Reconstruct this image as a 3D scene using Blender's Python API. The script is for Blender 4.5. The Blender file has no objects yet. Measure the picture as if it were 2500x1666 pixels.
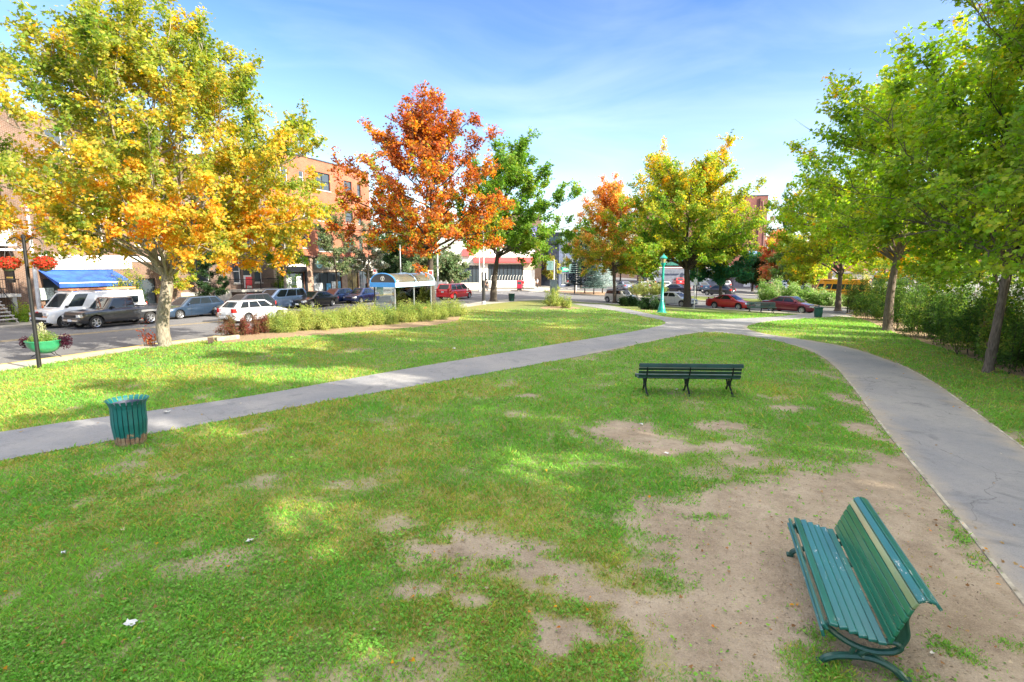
import bpy, bmesh, math, random
import numpy as np
from mathutils import Vector, Matrix
from mathutils.geometry import delaunay_2d_cdt
R = math.radians
SC = bpy.context.scene
COL = SC.collection
# ------------------------------------------------------------------ camera, sky, sun, exposure
CAM_H, FPX, HOR = 3.5, 1300.0, 650.0
PITCH = math.atan((833.0 - HOR) / FPX)
cam_d = bpy.data.cameras.new('camera'); cam = bpy.data.objects.new('camera', cam_d); COL.objects.link(cam)
cam.location = (0, 0, CAM_H); cam.rotation_euler = (math.pi / 2 - PITCH, 0, 0)
cam_d.sensor_width = 36.0; cam_d.lens = FPX / 2500.0 * 36.0; cam_d.clip_start = 0.05; cam_d.clip_end = 6000
SC.camera = cam
SUN_EL = R(27.0); SUNV = Vector((0.88, -0.475, 0)).normalized()
SUN_DIR = Vector((SUNV.x * math.cos(SUN_EL), SUNV.y * math.cos(SUN_EL), math.sin(SUN_EL)))
w = bpy.data.worlds.new('World'); SC.world = w; w.use_nodes = True
nt = w.node_tree; nt.nodes.clear()
out = nt.nodes.new('ShaderNodeOutputWorld'); bg = nt.nodes.new('ShaderNodeBackground'); sky = nt.nodes.new('ShaderNodeTexSky')
sky.sky_type = 'NISHITA'; sky.sun_disc = False; sky.sun_elevation = SUN_EL
sky.sun_rotation = math.atan2(SUNV.x, SUNV.y); sky.air_density = 1.0; sky.dust_density = 1.3; sky.ozone_density = 2.5
bg.inputs[1].default_value = 0.15
# thin cirrus: white streaks over the sky colour
tc = nt.nodes.new('ShaderNodeTexCoord'); mp = nt.nodes.new('ShaderNodeMapping'); mp.inputs['Scale'].default_value = (1.1, 1.5, 4.5)
mp.inputs['Rotation'].default_value = (0.15, -0.35, 0.5)
nz = nt.nodes.new('ShaderNodeTexNoise'); nz.inputs['Scale'].default_value = 1.9; nz.inputs['Detail'].default_value = 8; nz.inputs['Roughness'].default_value = 0.52; nz.inputs['Distortion'].default_value = 0.9
cr = nt.nodes.new('ShaderNodeMapRange'); cr.inputs[1].default_value = 0.45; cr.inputs[2].default_value = 0.85; cr.inputs[3].default_value = 0.0; cr.inputs[4].default_value = 0.27
sx = nt.nodes.new('ShaderNodeSeparateXYZ'); elf = nt.nodes.new('ShaderNodeMapRange'); elf.inputs[1].default_value = 0.0; elf.inputs[2].default_value = 0.5; elf.inputs[3].default_value = 1.3; elf.inputs[4].default_value = 0.45
mul = nt.nodes.new('ShaderNodeMath'); mul.operation = 'MULTIPLY'; mx = nt.nodes.new('ShaderNodeMix'); mx.data_type = 'RGBA'
L = nt.links.new
L(tc.outputs['Generated'], mp.inputs[0]); L(mp.outputs[0], nz.inputs[0]); L(nz.outputs[0], cr.inputs[0])
L(tc.outputs['Generated'], sx.inputs[0]); L(sx.outputs[2], elf.inputs[0]); L(cr.outputs[0], mul.inputs[0]); L(elf.outputs[0], mul.inputs[1])
gr = nt.nodes.new('ShaderNodeMapRange'); gr.inputs[1].default_value = 0.09; gr.inputs[2].default_value = 0.46; L(sx.outputs[2], gr.inputs[0])
tn = nt.nodes.new('ShaderNodeMix'); tn.data_type = 'RGBA'; tn.inputs[6].default_value = (1.02, 0.97, 0.96, 1); tn.inputs[7].default_value = (0.33, 0.49, 0.77, 1); L(gr.outputs[0], tn.inputs[0])
tm = nt.nodes.new('ShaderNodeMix'); tm.data_type = 'RGBA'; tm.blend_type = 'MULTIPLY'; tm.inputs[0].default_value = 1; L(sky.outputs[0], tm.inputs[6]); L(tn.outputs[2], tm.inputs[7])
L(mul.outputs[0], mx.inputs[0]); L(tm.outputs[2], mx.inputs[6]); mx.inputs[7].default_value = (4.2, 4.45, 4.8, 1)
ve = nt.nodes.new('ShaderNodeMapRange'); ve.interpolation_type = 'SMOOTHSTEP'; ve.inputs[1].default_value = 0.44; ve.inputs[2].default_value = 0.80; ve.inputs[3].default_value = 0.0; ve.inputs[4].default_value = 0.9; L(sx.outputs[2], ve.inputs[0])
vm = nt.nodes.new('ShaderNodeMix'); vm.data_type = 'RGBA'; L(ve.outputs[0], vm.inputs[0]); L(mx.outputs[2], vm.inputs[6]); vm.inputs[7].default_value = (6.3, 6.05, 5.6, 1)   # brighter, whiter sky added above the frame to lift the shade
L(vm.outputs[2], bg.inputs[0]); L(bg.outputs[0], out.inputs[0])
sd = bpy.data.lights.new('sun', 'SUN'); sd.energy = 5.0; sd.angle = R(0.5); sd.color = (1.0, 0.91, 0.74)
so = bpy.data.objects.new('sun', sd); COL.objects.link(so); so.location = (30, -20, 40)
so.rotation_euler = (-SUN_DIR).to_track_quat('-Z', 'Y').to_euler()
SC.view_settings.view_transform = 'Standard'; SC.view_settings.look = 'None'; SC.view_settings.exposure = 1.52; SC.view_settings.gamma = 1.0
SC.cycles.max_bounces = 8; SC.cycles.transparent_max_bounces = 12
# ------------------------------------------------------------------ terrain and plan
def ss(a, b, x):
    t = np.clip((x - a) / (b - a), 0, 1); return t * t * (3 - 2 * t)
SV = np.array((0.38, 0.925)); NV = np.array((-0.925, 0.38)); K0 = np.array((-15.8, 23.0))
QV = np.array((0.718, 0.696)); RV = np.array((-0.696, 0.718))
def K(t, n): p = K0 + SV * t + NV * n; return (float(p[0]), float(p[1]))
def Q(r, q): p = QV * q + RV * r; return (float(p[0]), float(p[1]))
def H(x, y):
    x = np.asarray(x, float); y = np.asarray(y, float)
    q = x * QV[0] + y * QV[1]
    h = -0.6 * ss(30, 49, q) * ss(-2, 12, x) * (1 - 0.8 * ss(78, 95, q) * (1 - ss(30, 48, x)))
    h = h - 0.3 * ss(28, 45, x) * ss(55, 75, q)
    return h - 0.2 * ss(22, 40, y) * (1 - ss(-2, 12, x))
LAWN_Z, WALK_Z = 0.135, 0.12
PARK = [K(-45, -1.8), K(-6, -1.7), K(-1.5, -1.2), K(1.5, -1.2), K(6, -1.6), K(30, -2.0), K(35.5, -3.2), (3.2, 57.8), (7, 57.2), (10.5, 55.3), Q(28, 48), Q(-25, 48), (62, -32), (-33, -32)]
def inpoly(px, py, poly):
    px = np.asarray(px, float); py = np.asarray(py, float); c = np.zeros(px.shape, bool); n = len(poly)
    for i in range(n):
        x1, y1 = poly[i]; x2, y2 = poly[(i + 1) % n]
        if y1 == y2: continue
        c ^= ((y1 > py) != (y2 > py)) & (px < (x2 - x1) * (py - y1) / (y2 - y1) + x1)
    return c
def polydist(px, py, poly, closed=True):
    px = np.asarray(px, float); py = np.asarray(py, float); d = np.full(px.shape, 1e9); n = len(poly)
    for i in range(n if closed else n - 1):
        x1, y1 = poly[i]; x2, y2 = poly[(i + 1) % n]; dx, dy = x2 - x1, y2 - y1; l2 = dx * dx + dy * dy + 1e-12
        t = np.clip(((px - x1) * dx + (py - y1) * dy) / l2, 0, 1)
        d = np.minimum(d, np.hypot(px - x1 - t * dx, py - y1 - t * dy))
    return d
SP, CP = math.sin(PITCH), math.cos(PITCH)
def ray(u, v):
    a, b = (u - 1250.0) / FPX, (v - 833.0) / FPX
    return a, CP - b * SP, -(b * CP + SP)
def G(u, v, dz=LAWN_Z):
    """ground point seen at photo pixel (2500 wide)"""
    a, f, d = ray(u, v); t = 3.0; step = 0.25
    while t < 400:
        z = CAM_H + d * t
        if z <= float(H(a * t, f * t)) + dz: break
        t += step
    lo, hi = t - step, t
    for _ in range(20):
        m = (lo + hi) / 2
        if CAM_H + d * m <= float(H(a * m, f * m)) + dz: hi = m
        else: lo = m
    return (a * hi, f * hi)
def GD(u, v, dz=LAWN_Z): return G(u * 1.0625, v * 1.0625, dz)      # same, for the 2353-wide view
def AT(u, Y): return (ray(u, HOR)[0] * Y, Y)                         # plan point in column u at depth Y
def gz(x, y, d=0.0): return float(H(x, y)) + d
# ------------------------------------------------------------------ noise
def _h(ix, iy, iz, s):
    n = (ix * 374761393 + iy * 668265263 + iz * 2147483647 + s * 144665) & 0xffffffff
    n = ((n ^ (n >> 13)) * 1274126177) & 0xffffffff
    return ((n ^ (n >> 16)) & 0xffff) / 65535.0
def vn(p, f=1.0, s=0):
    p = np.asarray(p, float) * f
    if p.shape[-1] == 2: p = np.concatenate([p, np.zeros(p.shape[:-1] + (1,))], -1)
    i = np.floor(p).astype(np.int64); t = p - i; t = t * t * (3 - 2 * t); r = 0
    for a in (0, 1):
        for b in (0, 1):
            for c in (0, 1):
                wgt = (t[..., 0] if a else 1 - t[..., 0]) * (t[..., 1] if b else 1 - t[..., 1]) * (t[..., 2] if c else 1 - t[..., 2])
                r = r + wgt * _h(i[..., 0] + a, i[..., 1] + b, i[..., 2] + c, s)
    return r
def fbm(p, f=1.0, s=0, o=4):
    r = 0; a = 0.5; tot = 0
    for k in range(o): r = r + a * vn(p, f * 2.03 ** k, s + 17 * k); tot += a; a *= 0.55
    return r / tot
# ------------------------------------------------------------------ materials
MATS = {}
def nmat(name):
    m = bpy.data.materials.new(name); m.use_nodes = True; n = m.node_tree; b = n.nodes['Principled BSDF']; MATS[name] = m
    return m, n, b
def P(name, col, rough=0.6, metal=0.0, var=0.12, scale=6.0, bump=0.0, bscale=40.0, coat=0.0, spec=0.5, col2=None, stretch=None, emit=None):
    """plain procedural material: base colour broken by noise, optional bump"""
    if name in MATS: return MATS[name]
    m, n, b = nmat(name); b.inputs['Roughness'].default_value = rough; b.inputs['Metallic'].default_value = metal
    b.inputs['Coat Weight'].default_value = coat; b.inputs['Coat Roughness'].default_value = 0.04; b.inputs['Specular IOR Level'].default_value = spec
    t = n.nodes.new('ShaderNodeTexCoord'); src = t.outputs['Object']
    if stretch:
        mp = n.nodes.new('ShaderNodeMapping'); mp.inputs['Scale'].default_value = stretch; n.links.new(src, mp.inputs[0]); src = mp.outputs[0]
    z = n.nodes.new('ShaderNodeTexNoise'); z.inputs['Scale'].default_value = scale; z.inputs['Detail'].default_value = 6; z.inputs['Roughness'].default_value = 0.65
    n.links.new(src, z.inputs[0])
    r = n.nodes.new('ShaderNodeMix'); r.data_type = 'RGBA'
    c2 = col2 or tuple(max(0, c * (1 - 2.2 * var)) for c in col); c1 = col if col2 else tuple(min(1, c * (1 + var)) for c in col)
    r.inputs[6].default_value = (*c1, 1); r.inputs[7].default_value = (*c2, 1)
    mr = n.nodes.new('ShaderNodeMapRange'); mr.inputs[1].default_value = 0.35; mr.inputs[2].default_value = 0.68
    n.links.new(z.outputs[0], mr.inputs[0]); n.links.new(mr.outputs[0], r.inputs[0]); n.links.new(r.outputs[2], b.inputs['Base Color'])
    if bump:
        z2 = n.nodes.new('ShaderNodeTexNoise'); z2.inputs['Scale'].default_value = bscale; z2.inputs['Detail'].default_value = 5; n.links.new(src, z2.inputs[0])
        bp = n.nodes.new('ShaderNodeBump'); bp.inputs['Strength'].default_value = bump; bp.inputs['Distance'].default_value = 0.02
        n.links.new(z2.outputs[0], bp.inputs['Height']); n.links.new(bp.outputs[0], b.inputs['Normal'])
    if emit: b.inputs['Emission Color'].default_value = (*emit, 1); b.inputs['Emission Strength'].default_value = 1
    return m
def brick(name, c1, c2, mortar, scale=1.0, bw=0.22, bh=0.075):
    if name in MATS: return MATS[name]
    m, n, b = nmat(name); b.inputs['Roughness'].default_value = 0.85
    t = n.nodes.new('ShaderNodeTexCoord'); s = n.nodes.new('ShaderNodeSeparateXYZ'); n.links.new(t.outputs['Object'], s.inputs[0])
    a = n.nodes.new('ShaderNodeMath'); a.operation = 'ADD'; n.links.new(s.outputs[0], a.inputs[0]); n.links.new(s.outputs[1], a.inputs[1])
    c = n.nodes.new('ShaderNodeCombineXYZ'); n.links.new(a.outputs[0], c.inputs[0]); n.links.new(s.outputs[2], c.inputs[1])
    k = n.nodes.new('ShaderNodeTexBrick'); n.links.new(c.outputs[0], k.inputs[0])
    k.inputs['Color1'].default_value = (*c1, 1); k.inputs['Color2'].default_value = (*c2, 1); k.inputs['Mortar'].default_value = (*mortar, 1)
    k.inputs['Scale'].default_value = 1; k.inputs['Mortar Size'].default_value = 0.008; k.inputs['Brick Width'].default_value = bw; k.inputs['Row Height'].default_value = bh
    z = n.nodes.new('ShaderNodeTexNoise'); z.inputs['Scale'].default_value = 0.9; z.inputs['Detail'].default_value = 7; n.links.new(t.outputs['Object'], z.inputs[0])
    mr = n.nodes.new('ShaderNodeMapRange'); mr.inputs[1].default_value = 0.3; mr.inputs[2].default_value = 0.75; mr.inputs[3].default_value = 0.72; mr.inputs[4].default_value = 1.15
    n.links.new(z.outputs[0], mr.inputs[0]); mm = n.nodes.new('ShaderNodeMix'); mm.data_type = 'RGBA'; mm.blend_type = 'MULTIPLY'; mm.inputs[0].default_value = 1
    n.links.new(k.outputs[0], mm.inputs[6]); n.links.new(mr.outputs[0], mm.inputs[7]); n.links.new(mm.outputs[2], b.inputs['Base Color'])
    bp = n.nodes.new('ShaderNodeBump'); bp.inputs['Strength'].default_value = 0.4; bp.inputs['Distance'].default_value = 0.01; bp.invert = True
    n.links.new(k.outputs[1], bp.inputs['Height']); n.links.new(bp.outputs[0], b.inputs['Normal'])
    return m
def glass(name, col=(0.02, 0.03, 0.035), rough=0.04):
    if name in MATS: return MATS[name]
    m, n, b = nmat(name); b.inputs['Base Color'].default_value = (*col, 1); b.inputs['Roughness'].default_value = rough
    b.inputs['Specular IOR Level'].default_value = 0.45; b.inputs['Coat Weight'].default_value = 0.15; b.inputs['Coat Roughness'].default_value = 0.02
    z = n.nodes.new('ShaderNodeTexNoise'); z.inputs['Scale'].default_value = 1.2; bp = n.nodes.new('ShaderNodeBump'); bp.inputs['Strength'].default_value = 0.06
    n.links.new(z.outputs[0], bp.inputs['Height']); n.links.new(bp.outputs[0], b.inputs['Normal'])
    return m
def clear_glass(name='clear_glass', tint=(0.85, 0.93, 0.92), alpha=0.82):
    if name in MATS: return MATS[name]
    m, n, b = nmat(name); n.nodes.remove(b); o = n.nodes['Material Output']
    tr = n.nodes.new('ShaderNodeBsdfTransparent'); tr.inputs[0].default_value = (*tint, 1); gl = n.nodes.new('ShaderNodeBsdfGlossy'); gl.inputs['Roughness'].default_value = 0.02
    fr = n.nodes.new('ShaderNodeFresnel'); fr.inputs[0].default_value = 1.5; ad = n.nodes.new('ShaderNodeMath'); ad.operation = 'ADD'; ad.inputs[1].default_value = 1 - alpha - 0.1
    n.links.new(fr.outputs[0], ad.inputs[0]); mx = n.nodes.new('ShaderNodeMixShader'); n.links.new(ad.outputs[0], mx.inputs[0]); n.links.new(tr.outputs[0], mx.inputs[1]); n.links.new(gl.outputs[0], mx.inputs[2]); n.links.new(mx.outputs[0], o.inputs[0])
    return m
def leafmat(name, trans=0.35, rough=0.55, spec=0.2):
    """leaves: colour from each leaf's own attribute, part of the light passes through"""
    if name in MATS: return MATS[name]
    m, n, b = nmat(name); o = n.nodes['Material Output']; b.inputs['Roughness'].default_value = rough; b.inputs['Specular IOR Level'].default_value = spec
    a = n.nodes.new('ShaderNodeAttribute'); a.attribute_name = 'col'; n.links.new(a.outputs[0], b.inputs['Base Color'])
    tl = n.nodes.new('ShaderNodeBsdfTranslucent'); hs = n.nodes.new('ShaderNodeHueSaturation'); hs.inputs['Value'].default_value = 1.6; hs.inputs['Saturation'].default_value = 1.1
    n.links.new(a.outputs[0], hs.inputs['Color']); n.links.new(hs.outputs[0], tl.inputs[0])
    mx = n.nodes.new('ShaderNodeMixShader'); mx.inputs[0].default_value = trans; n.links.new(b.outputs[0], mx.inputs[1]); n.links.new(tl.outputs[0], mx.inputs[2]); n.links.new(mx.outputs[0], o.inputs[0])
    return m
LEAF = leafmat('maple_leaf', 0.48); NEEDLE = leafmat('needle', 0.12); BLADE = leafmat('grass_blade', 0.4, 0.6, 0.2)
# ------------------------------------------------------------------ object helpers
def tag(o, label=None, cat=None, group=None, kind=None):
    if label: o['label'] = label
    if cat: o['category'] = cat
    if group: o['group'] = group
    if kind: o['kind'] = kind
    return o
def empty(name, loc, rz=0.0, label=None, cat=None, group=None):
    o = bpy.data.objects.new(name, None); COL.objects.link(o); o.location = loc; o.rotation_euler = (0, 0, rz); o.empty_display_size = 0.2
    return tag(o, label, cat, group)
def link(name, me, mat, parent=None, smooth=False):
    o = bpy.data.objects.new(name, me); COL.objects.link(o)
    if mat is not None and not me.materials:
        for mm in (mat if isinstance(mat, (list, tuple)) else [mat]): me.materials.append(mm)
    if parent is not None: o.parent = parent
    if smooth: me.shade_smooth()
    return o
class MB:
    def __init__(s): s.v = []; s.f = []; s.m = []; s.cm = 0
    def add(s, vs, fs):
        b = len(s.v); s.v += [tuple(map(float, p)) for p in vs]; s.f += [tuple(b + i for i in f) for f in fs]; s.m += [s.cm] * len(fs); return s
    def box(s, c, d, rz=0.0, rx=0.0, ry=0.0):
        x, y, z = d[0] / 2, d[1] / 2, d[2] / 2
        vs = [Vector(p) for p in ((-x, -y, -z), (x, -y, -z), (x, y, -z), (-x, y, -z), (-x, -y, z), (x, -y, z), (x, y, z), (-x, y, z))]
        if rz or rx or ry:
            M = Matrix.Rotation(rz, 3, 'Z') @ Matrix.Rotation(ry, 3, 'Y') @ Matrix.Rotation(rx, 3, 'X'); vs = [M @ p for p in vs]
        return s.add([(p.x + c[0], p.y + c[1], p.z + c[2]) for p in vs], [(0, 3, 2, 1), (4, 5, 6, 7), (0, 1, 5, 4), (1, 2, 6, 5), (2, 3, 7, 6), (3, 0, 4, 7)])
    def bb(s, x0, x1, y0, y1, z0, z1): return s.box(((x0 + x1) / 2, (y0 + y1) / 2, (z0 + z1) / 2), (x1 - x0, y1 - y0, z1 - z0))
    def tube(s, pts, rad, seg=8, cap=True):
        pts = [Vector(p) for p in pts]; n = len(pts)
        if not hasattr(rad, '__len__'): rad = [rad] * n
        base = len(s.v); up = None
        for i, p in enumerate(pts):
            d = (pts[min(i + 1, n - 1)] - pts[max(i - 1, 0)])
            d = d.normalized() if d.length > 1e-9 else Vector((0, 0, 1))
            if up is None: up = Vector((1, 0, 0)) if abs(d.x) < 0.9 else Vector((0, 1, 0))
            a = (up - d * up.dot(d)); a = a.normalized() if a.length > 1e-6 else d.orthogonal().normalized(); b = d.cross(a); up = a
            for k in range(seg):
                th = 2 * math.pi * k / seg; q = p + (a * math.cos(th) + b * math.sin(th)) * rad[i]; s.v.append((q.x, q.y, q.z))
        for i in range(n - 1):
            for k in range(seg):
                k2 = (k + 1) % seg; s.f.append((base + i * seg + k, base + i * seg + k2, base + (i + 1) * seg + k2, base + (i + 1) * seg + k)); s.m.append(s.cm)
        if cap:
            s.f.append(tuple(base + k for k in reversed(range(seg)))); s.f.append(tuple(base + (n - 1) * seg + k for k in range(seg))); s.m += [s.cm, s.cm]
        return s
    def lathe(s, prof, seg=24, c=(0, 0, 0), axis='Z', sx=1.0, sy=1.0, close=False):
        base = len(s.v); n = len(prof)
        for r, h in prof:
            for k in range(seg):
                th = 2 * math.pi * k / seg; a, b = r * math.cos(th) * sx, r * math.sin(th) * sy
                q = (a, b, h) if axis == 'Z' else (a, h, b)
                s.v.append((q[0] + c[0], q[1] + c[1], q[2] + c[2]))
        for i in range(n - 1 + (1 if close else 0)):
            j = (i + 1) % n
            for k in range(seg):
                k2 = (k + 1) % seg; f = (base + i * seg + k, base + i * seg + k2, base + j * seg + k2, base + j * seg + k)
                s.f.append(f if axis == 'Z' else f[::-1]); s.m.append(s.cm)
        return s
    def prism(s, poly, z0, z1, f=None):
        """poly in 2D extruded; f maps (a,b,h) to xyz"""
        f = f or (lambda a, b, h: (a, b, h)); n = len(poly)
        return s.add([f(a, b, z0) for a, b in poly] + [f(a, b, z1) for a, b in poly],
                     [tuple(reversed(range(n))), tuple(range(n, 2 * n))] + [(i, (i + 1) % n, n + (i + 1) % n, n + i) for i in range(n)])
    def grid(s, P_, closed=False):
        a, b = len(P_), len(P_[0]); vs = [p for r in P_ for p in r]
        return s.add(vs, [(i * b + j, i * b + (j + 1) % b, (i + 1) * b + (j + 1) % b, (i + 1) * b + j) for i in range(a - 1) for j in range(b if closed else b - 1)])
    def mesh(s, name):
        me = bpy.data.meshes.new(name); me.from_pydata(s.v, [], s.f); 
        if any(s.m): me.polygons.foreach_set('material_index', s.m)
        me.update(); return me
    def build(s, name, mat, parent=None, smooth=False, bevel=0.0, loc=None, rz=None, fix=True, seg=2):
        me = s.mesh(name)
        if fix:
            bm = bmesh.new(); bm.from_mesh(me); bmesh.ops.recalc_face_normals(bm, faces=bm.faces); bm.to_mesh(me); bm.free()
        o = link(name, me, mat, parent)
        if bevel:
            md = o.modifiers.new('bevel', 'BEVEL'); md.width = bevel; md.segments = seg; md.limit_method = 'ANGLE'; md.angle_limit = R(35)
        if smooth:
            me.shade_smooth()
            try: me.set_sharp_from_angle(angle=R(42))
            except Exception: pass
        if loc is not None: o.location = loc
        if rz is not None: o.rotation_euler = (0, 0, rz)
        return o
def polysheet(name, mat, poly, dz, grid=1.5, skirt=0.3, pts=None, kind='structure', parent=None, attrs=None, hole=None):
    """a sheet laid over the terrain H + dz inside an outline, with a vertical kerb face round it"""
    n = len(poly); dense = []
    for i in range(n):
        a, b = np.array(poly[i]), np.array(poly[(i + 1) % n]); k = max(1, int(np.linalg.norm(b - a) / grid))
        dense += [tuple(a + (b - a) * j / k) for j in range(k)]
    xs = [p[0] for p in dense]; ys = [p[1] for p in dense]
    if pts is None:
        gx, gy = np.meshgrid(np.arange(min(xs), max(xs), grid), np.arange(min(ys), max(ys), grid)); gx, gy = gx.ravel(), gy.ravel()
    else: gx, gy = pts
    ok = inpoly(gx, gy, dense) & (polydist(gx, gy, dense) > 0.25 * grid if pts is None else polydist(gx, gy, dense) > 0.06)
    gx, gy = gx[ok], gy[ok]; m = len(dense)
    vs = [Vector(p) for p in dense] + [Vector((float(a), float(b))) for a, b in zip(gx, gy)]
    v2, _, f2, _, _, _ = delaunay_2d_cdt(vs, [], [tuple(range(m))], 1, 1e-5)
    co = np.array([(p.x, p.y) for p in v2]); z = H(co[:, 0], co[:, 1]) + dz
    V = [(float(a), float(b), float(c)) for (a, b), c in zip(co, z)]; F = [tuple(f) for f in f2]
    if skirt:
        b0 = len(V); zz = H(np.array(xs), np.array(ys)) + dz
        V += [(xs[i], ys[i], float(zz[i])) for i in range(m)] + [(xs[i], ys[i], float(zz[i]) - skirt) for i in range(m)]
        F += [(b0 + i, b0 + (i + 1) % m, b0 + m + (i + 1) % m, b0 + m + i) for i in range(m)]
    me = bpy.data.meshes.new(name); me.from_pydata(V, [], F)
    bm = bmesh.new(); bm.from_mesh(me)
    for f in bm.faces:
        if abs(f.normal.z) > 0.5 and f.normal.z < 0: f.normal_flip()
    bm.to_mesh(me); bm.free()
    if attrs:
        c = np.empty(len(me.vertices) * 3, np.float32); me.vertices.foreach_get('co', c); c = c.reshape(-1, 3)
        for k, fn in attrs.items():
            at = me.attributes.new(k, 'FLOAT', 'POINT'); at.data.foreach_set('value', np.asarray(fn(c), np.float32))
    o = link(name, me, mat, parent)
    if kind: o['kind'] = kind
    return o
def soup(name, V, k, mat, cols=None, parent=None):
    """one mesh from N separate k-gons: V is (N,k,3); cols (N,3) per-face colour"""
    V = np.asarray(V, np.float32); N = V.shape[0]
    me = bpy.data.meshes.new(name); me.vertices.add(N * k); me.vertices.foreach_set('co', V.reshape(-1))
    me.loops.add(N * k); me.loops.foreach_set('vertex_index', np.arange(N * k, dtype=np.int32))
    me.polygons.add(N); me.polygons.foreach_set('loop_start', np.arange(0, N * k, k, dtype=np.int32))
    me.update(calc_edges=True)
    if cols is not None:
        at = me.attributes.new('col', 'FLOAT_COLOR', 'FACE'); at.data.foreach_set('color', np.concatenate([cols, np.ones((N, 1))], 1).astype(np.float32).reshape(-1))
    return link(name, me, mat, parent)
# ------------------------------------------------------------------ vegetation builders
def unit(a): return a / np.maximum(np.linalg.norm(a, axis=-1, keepdims=True), 1e-9)
STAR = np.array([(0, -.35), (.16, -.28), (.42, -.30), (.30, -.08), (.50, .14), (.22, .12), (.0, .55), (-.22, .12), (-.50, .14), (-.30, -.08), (-.42, -.30), (-.16, -.28)])
TRI5 = np.array([(0, -.45), (.32, -.12), (.24, .2), (0, .55), (-.24, .2), (-.32, -.12)])
QUAD = np.array([(0, -.5), (.3, 0), (0, .5), (-.3, 0)])
def leaf_cards(rng, pos, nrm, size, shape, tip=None, narrow=1.0):
    N = len(pos); nrm = unit(nrm); t = rng.normal(size=(N, 3)) if tip is None else tip + 0.35 * rng.normal(size=(N, 3))
    t = unit(t - nrm * (t * nrm).sum(1, keepdims=True)); b = np.cross(nrm, t)
    sz = np.asarray(size) * np.ones(N); sz = sz[:, None, None]
    V = pos[:, None, :] + (b[:, None, :] * shape[None, :, 0, None] * narrow + t[:, None, :] * shape[None, :, 1, None]) * sz
    cup = (np.abs(shape[:, 0]) * 0.35)[None, :, None] * sz * nrm[:, None, :] * rng.uniform(-1, 1, (N, 1, 1))
    return V + cup
def pal(cols, wts):
    """palette function: noise picks a colour per clump, jitter per leaf"""
    cols = np.array(cols); 
    def f(rng, p, h):
        w_ = np.array([w(p, h) if callable(w) else np.full(len(p), float(w)) for w in wts]).T
        w_ = w_ / w_.sum(1, keepdims=True); c = np.cumsum(w_, 1)
        cl = vn(p, 0.9, 5) * 0.5 + vn(p, 2.1, 9) * 0.5; cl = np.clip((cl - 0.5) * 2.0 + 0.5, 0, 1)
        u = np.clip(0.62 * cl + 0.38 * rng.uniform(size=len(p)), 0, 0.9999)
        k = (u[:, None] > c).sum(1); k = np.clip(k, 0, len(cols) - 1)
        out = cols[k] * rng.uniform(0.75, 1.22, (len(p), 1)) * (1 + 0.08 * rng.normal(size=(len(p), 3)))
        return np.clip(out, 0.003, 0.95)
    return f
def bark_tubes(mb, segs):
    for pts, rad, sg in segs: mb.tube(pts, rad, sg, cap=False)
def bez(a, c, b, n):
    t = np.linspace(0, 1, n)[:, None]; return (1 - t) ** 2 * a + 2 * t * (1 - t) * c + t * t * b
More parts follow.
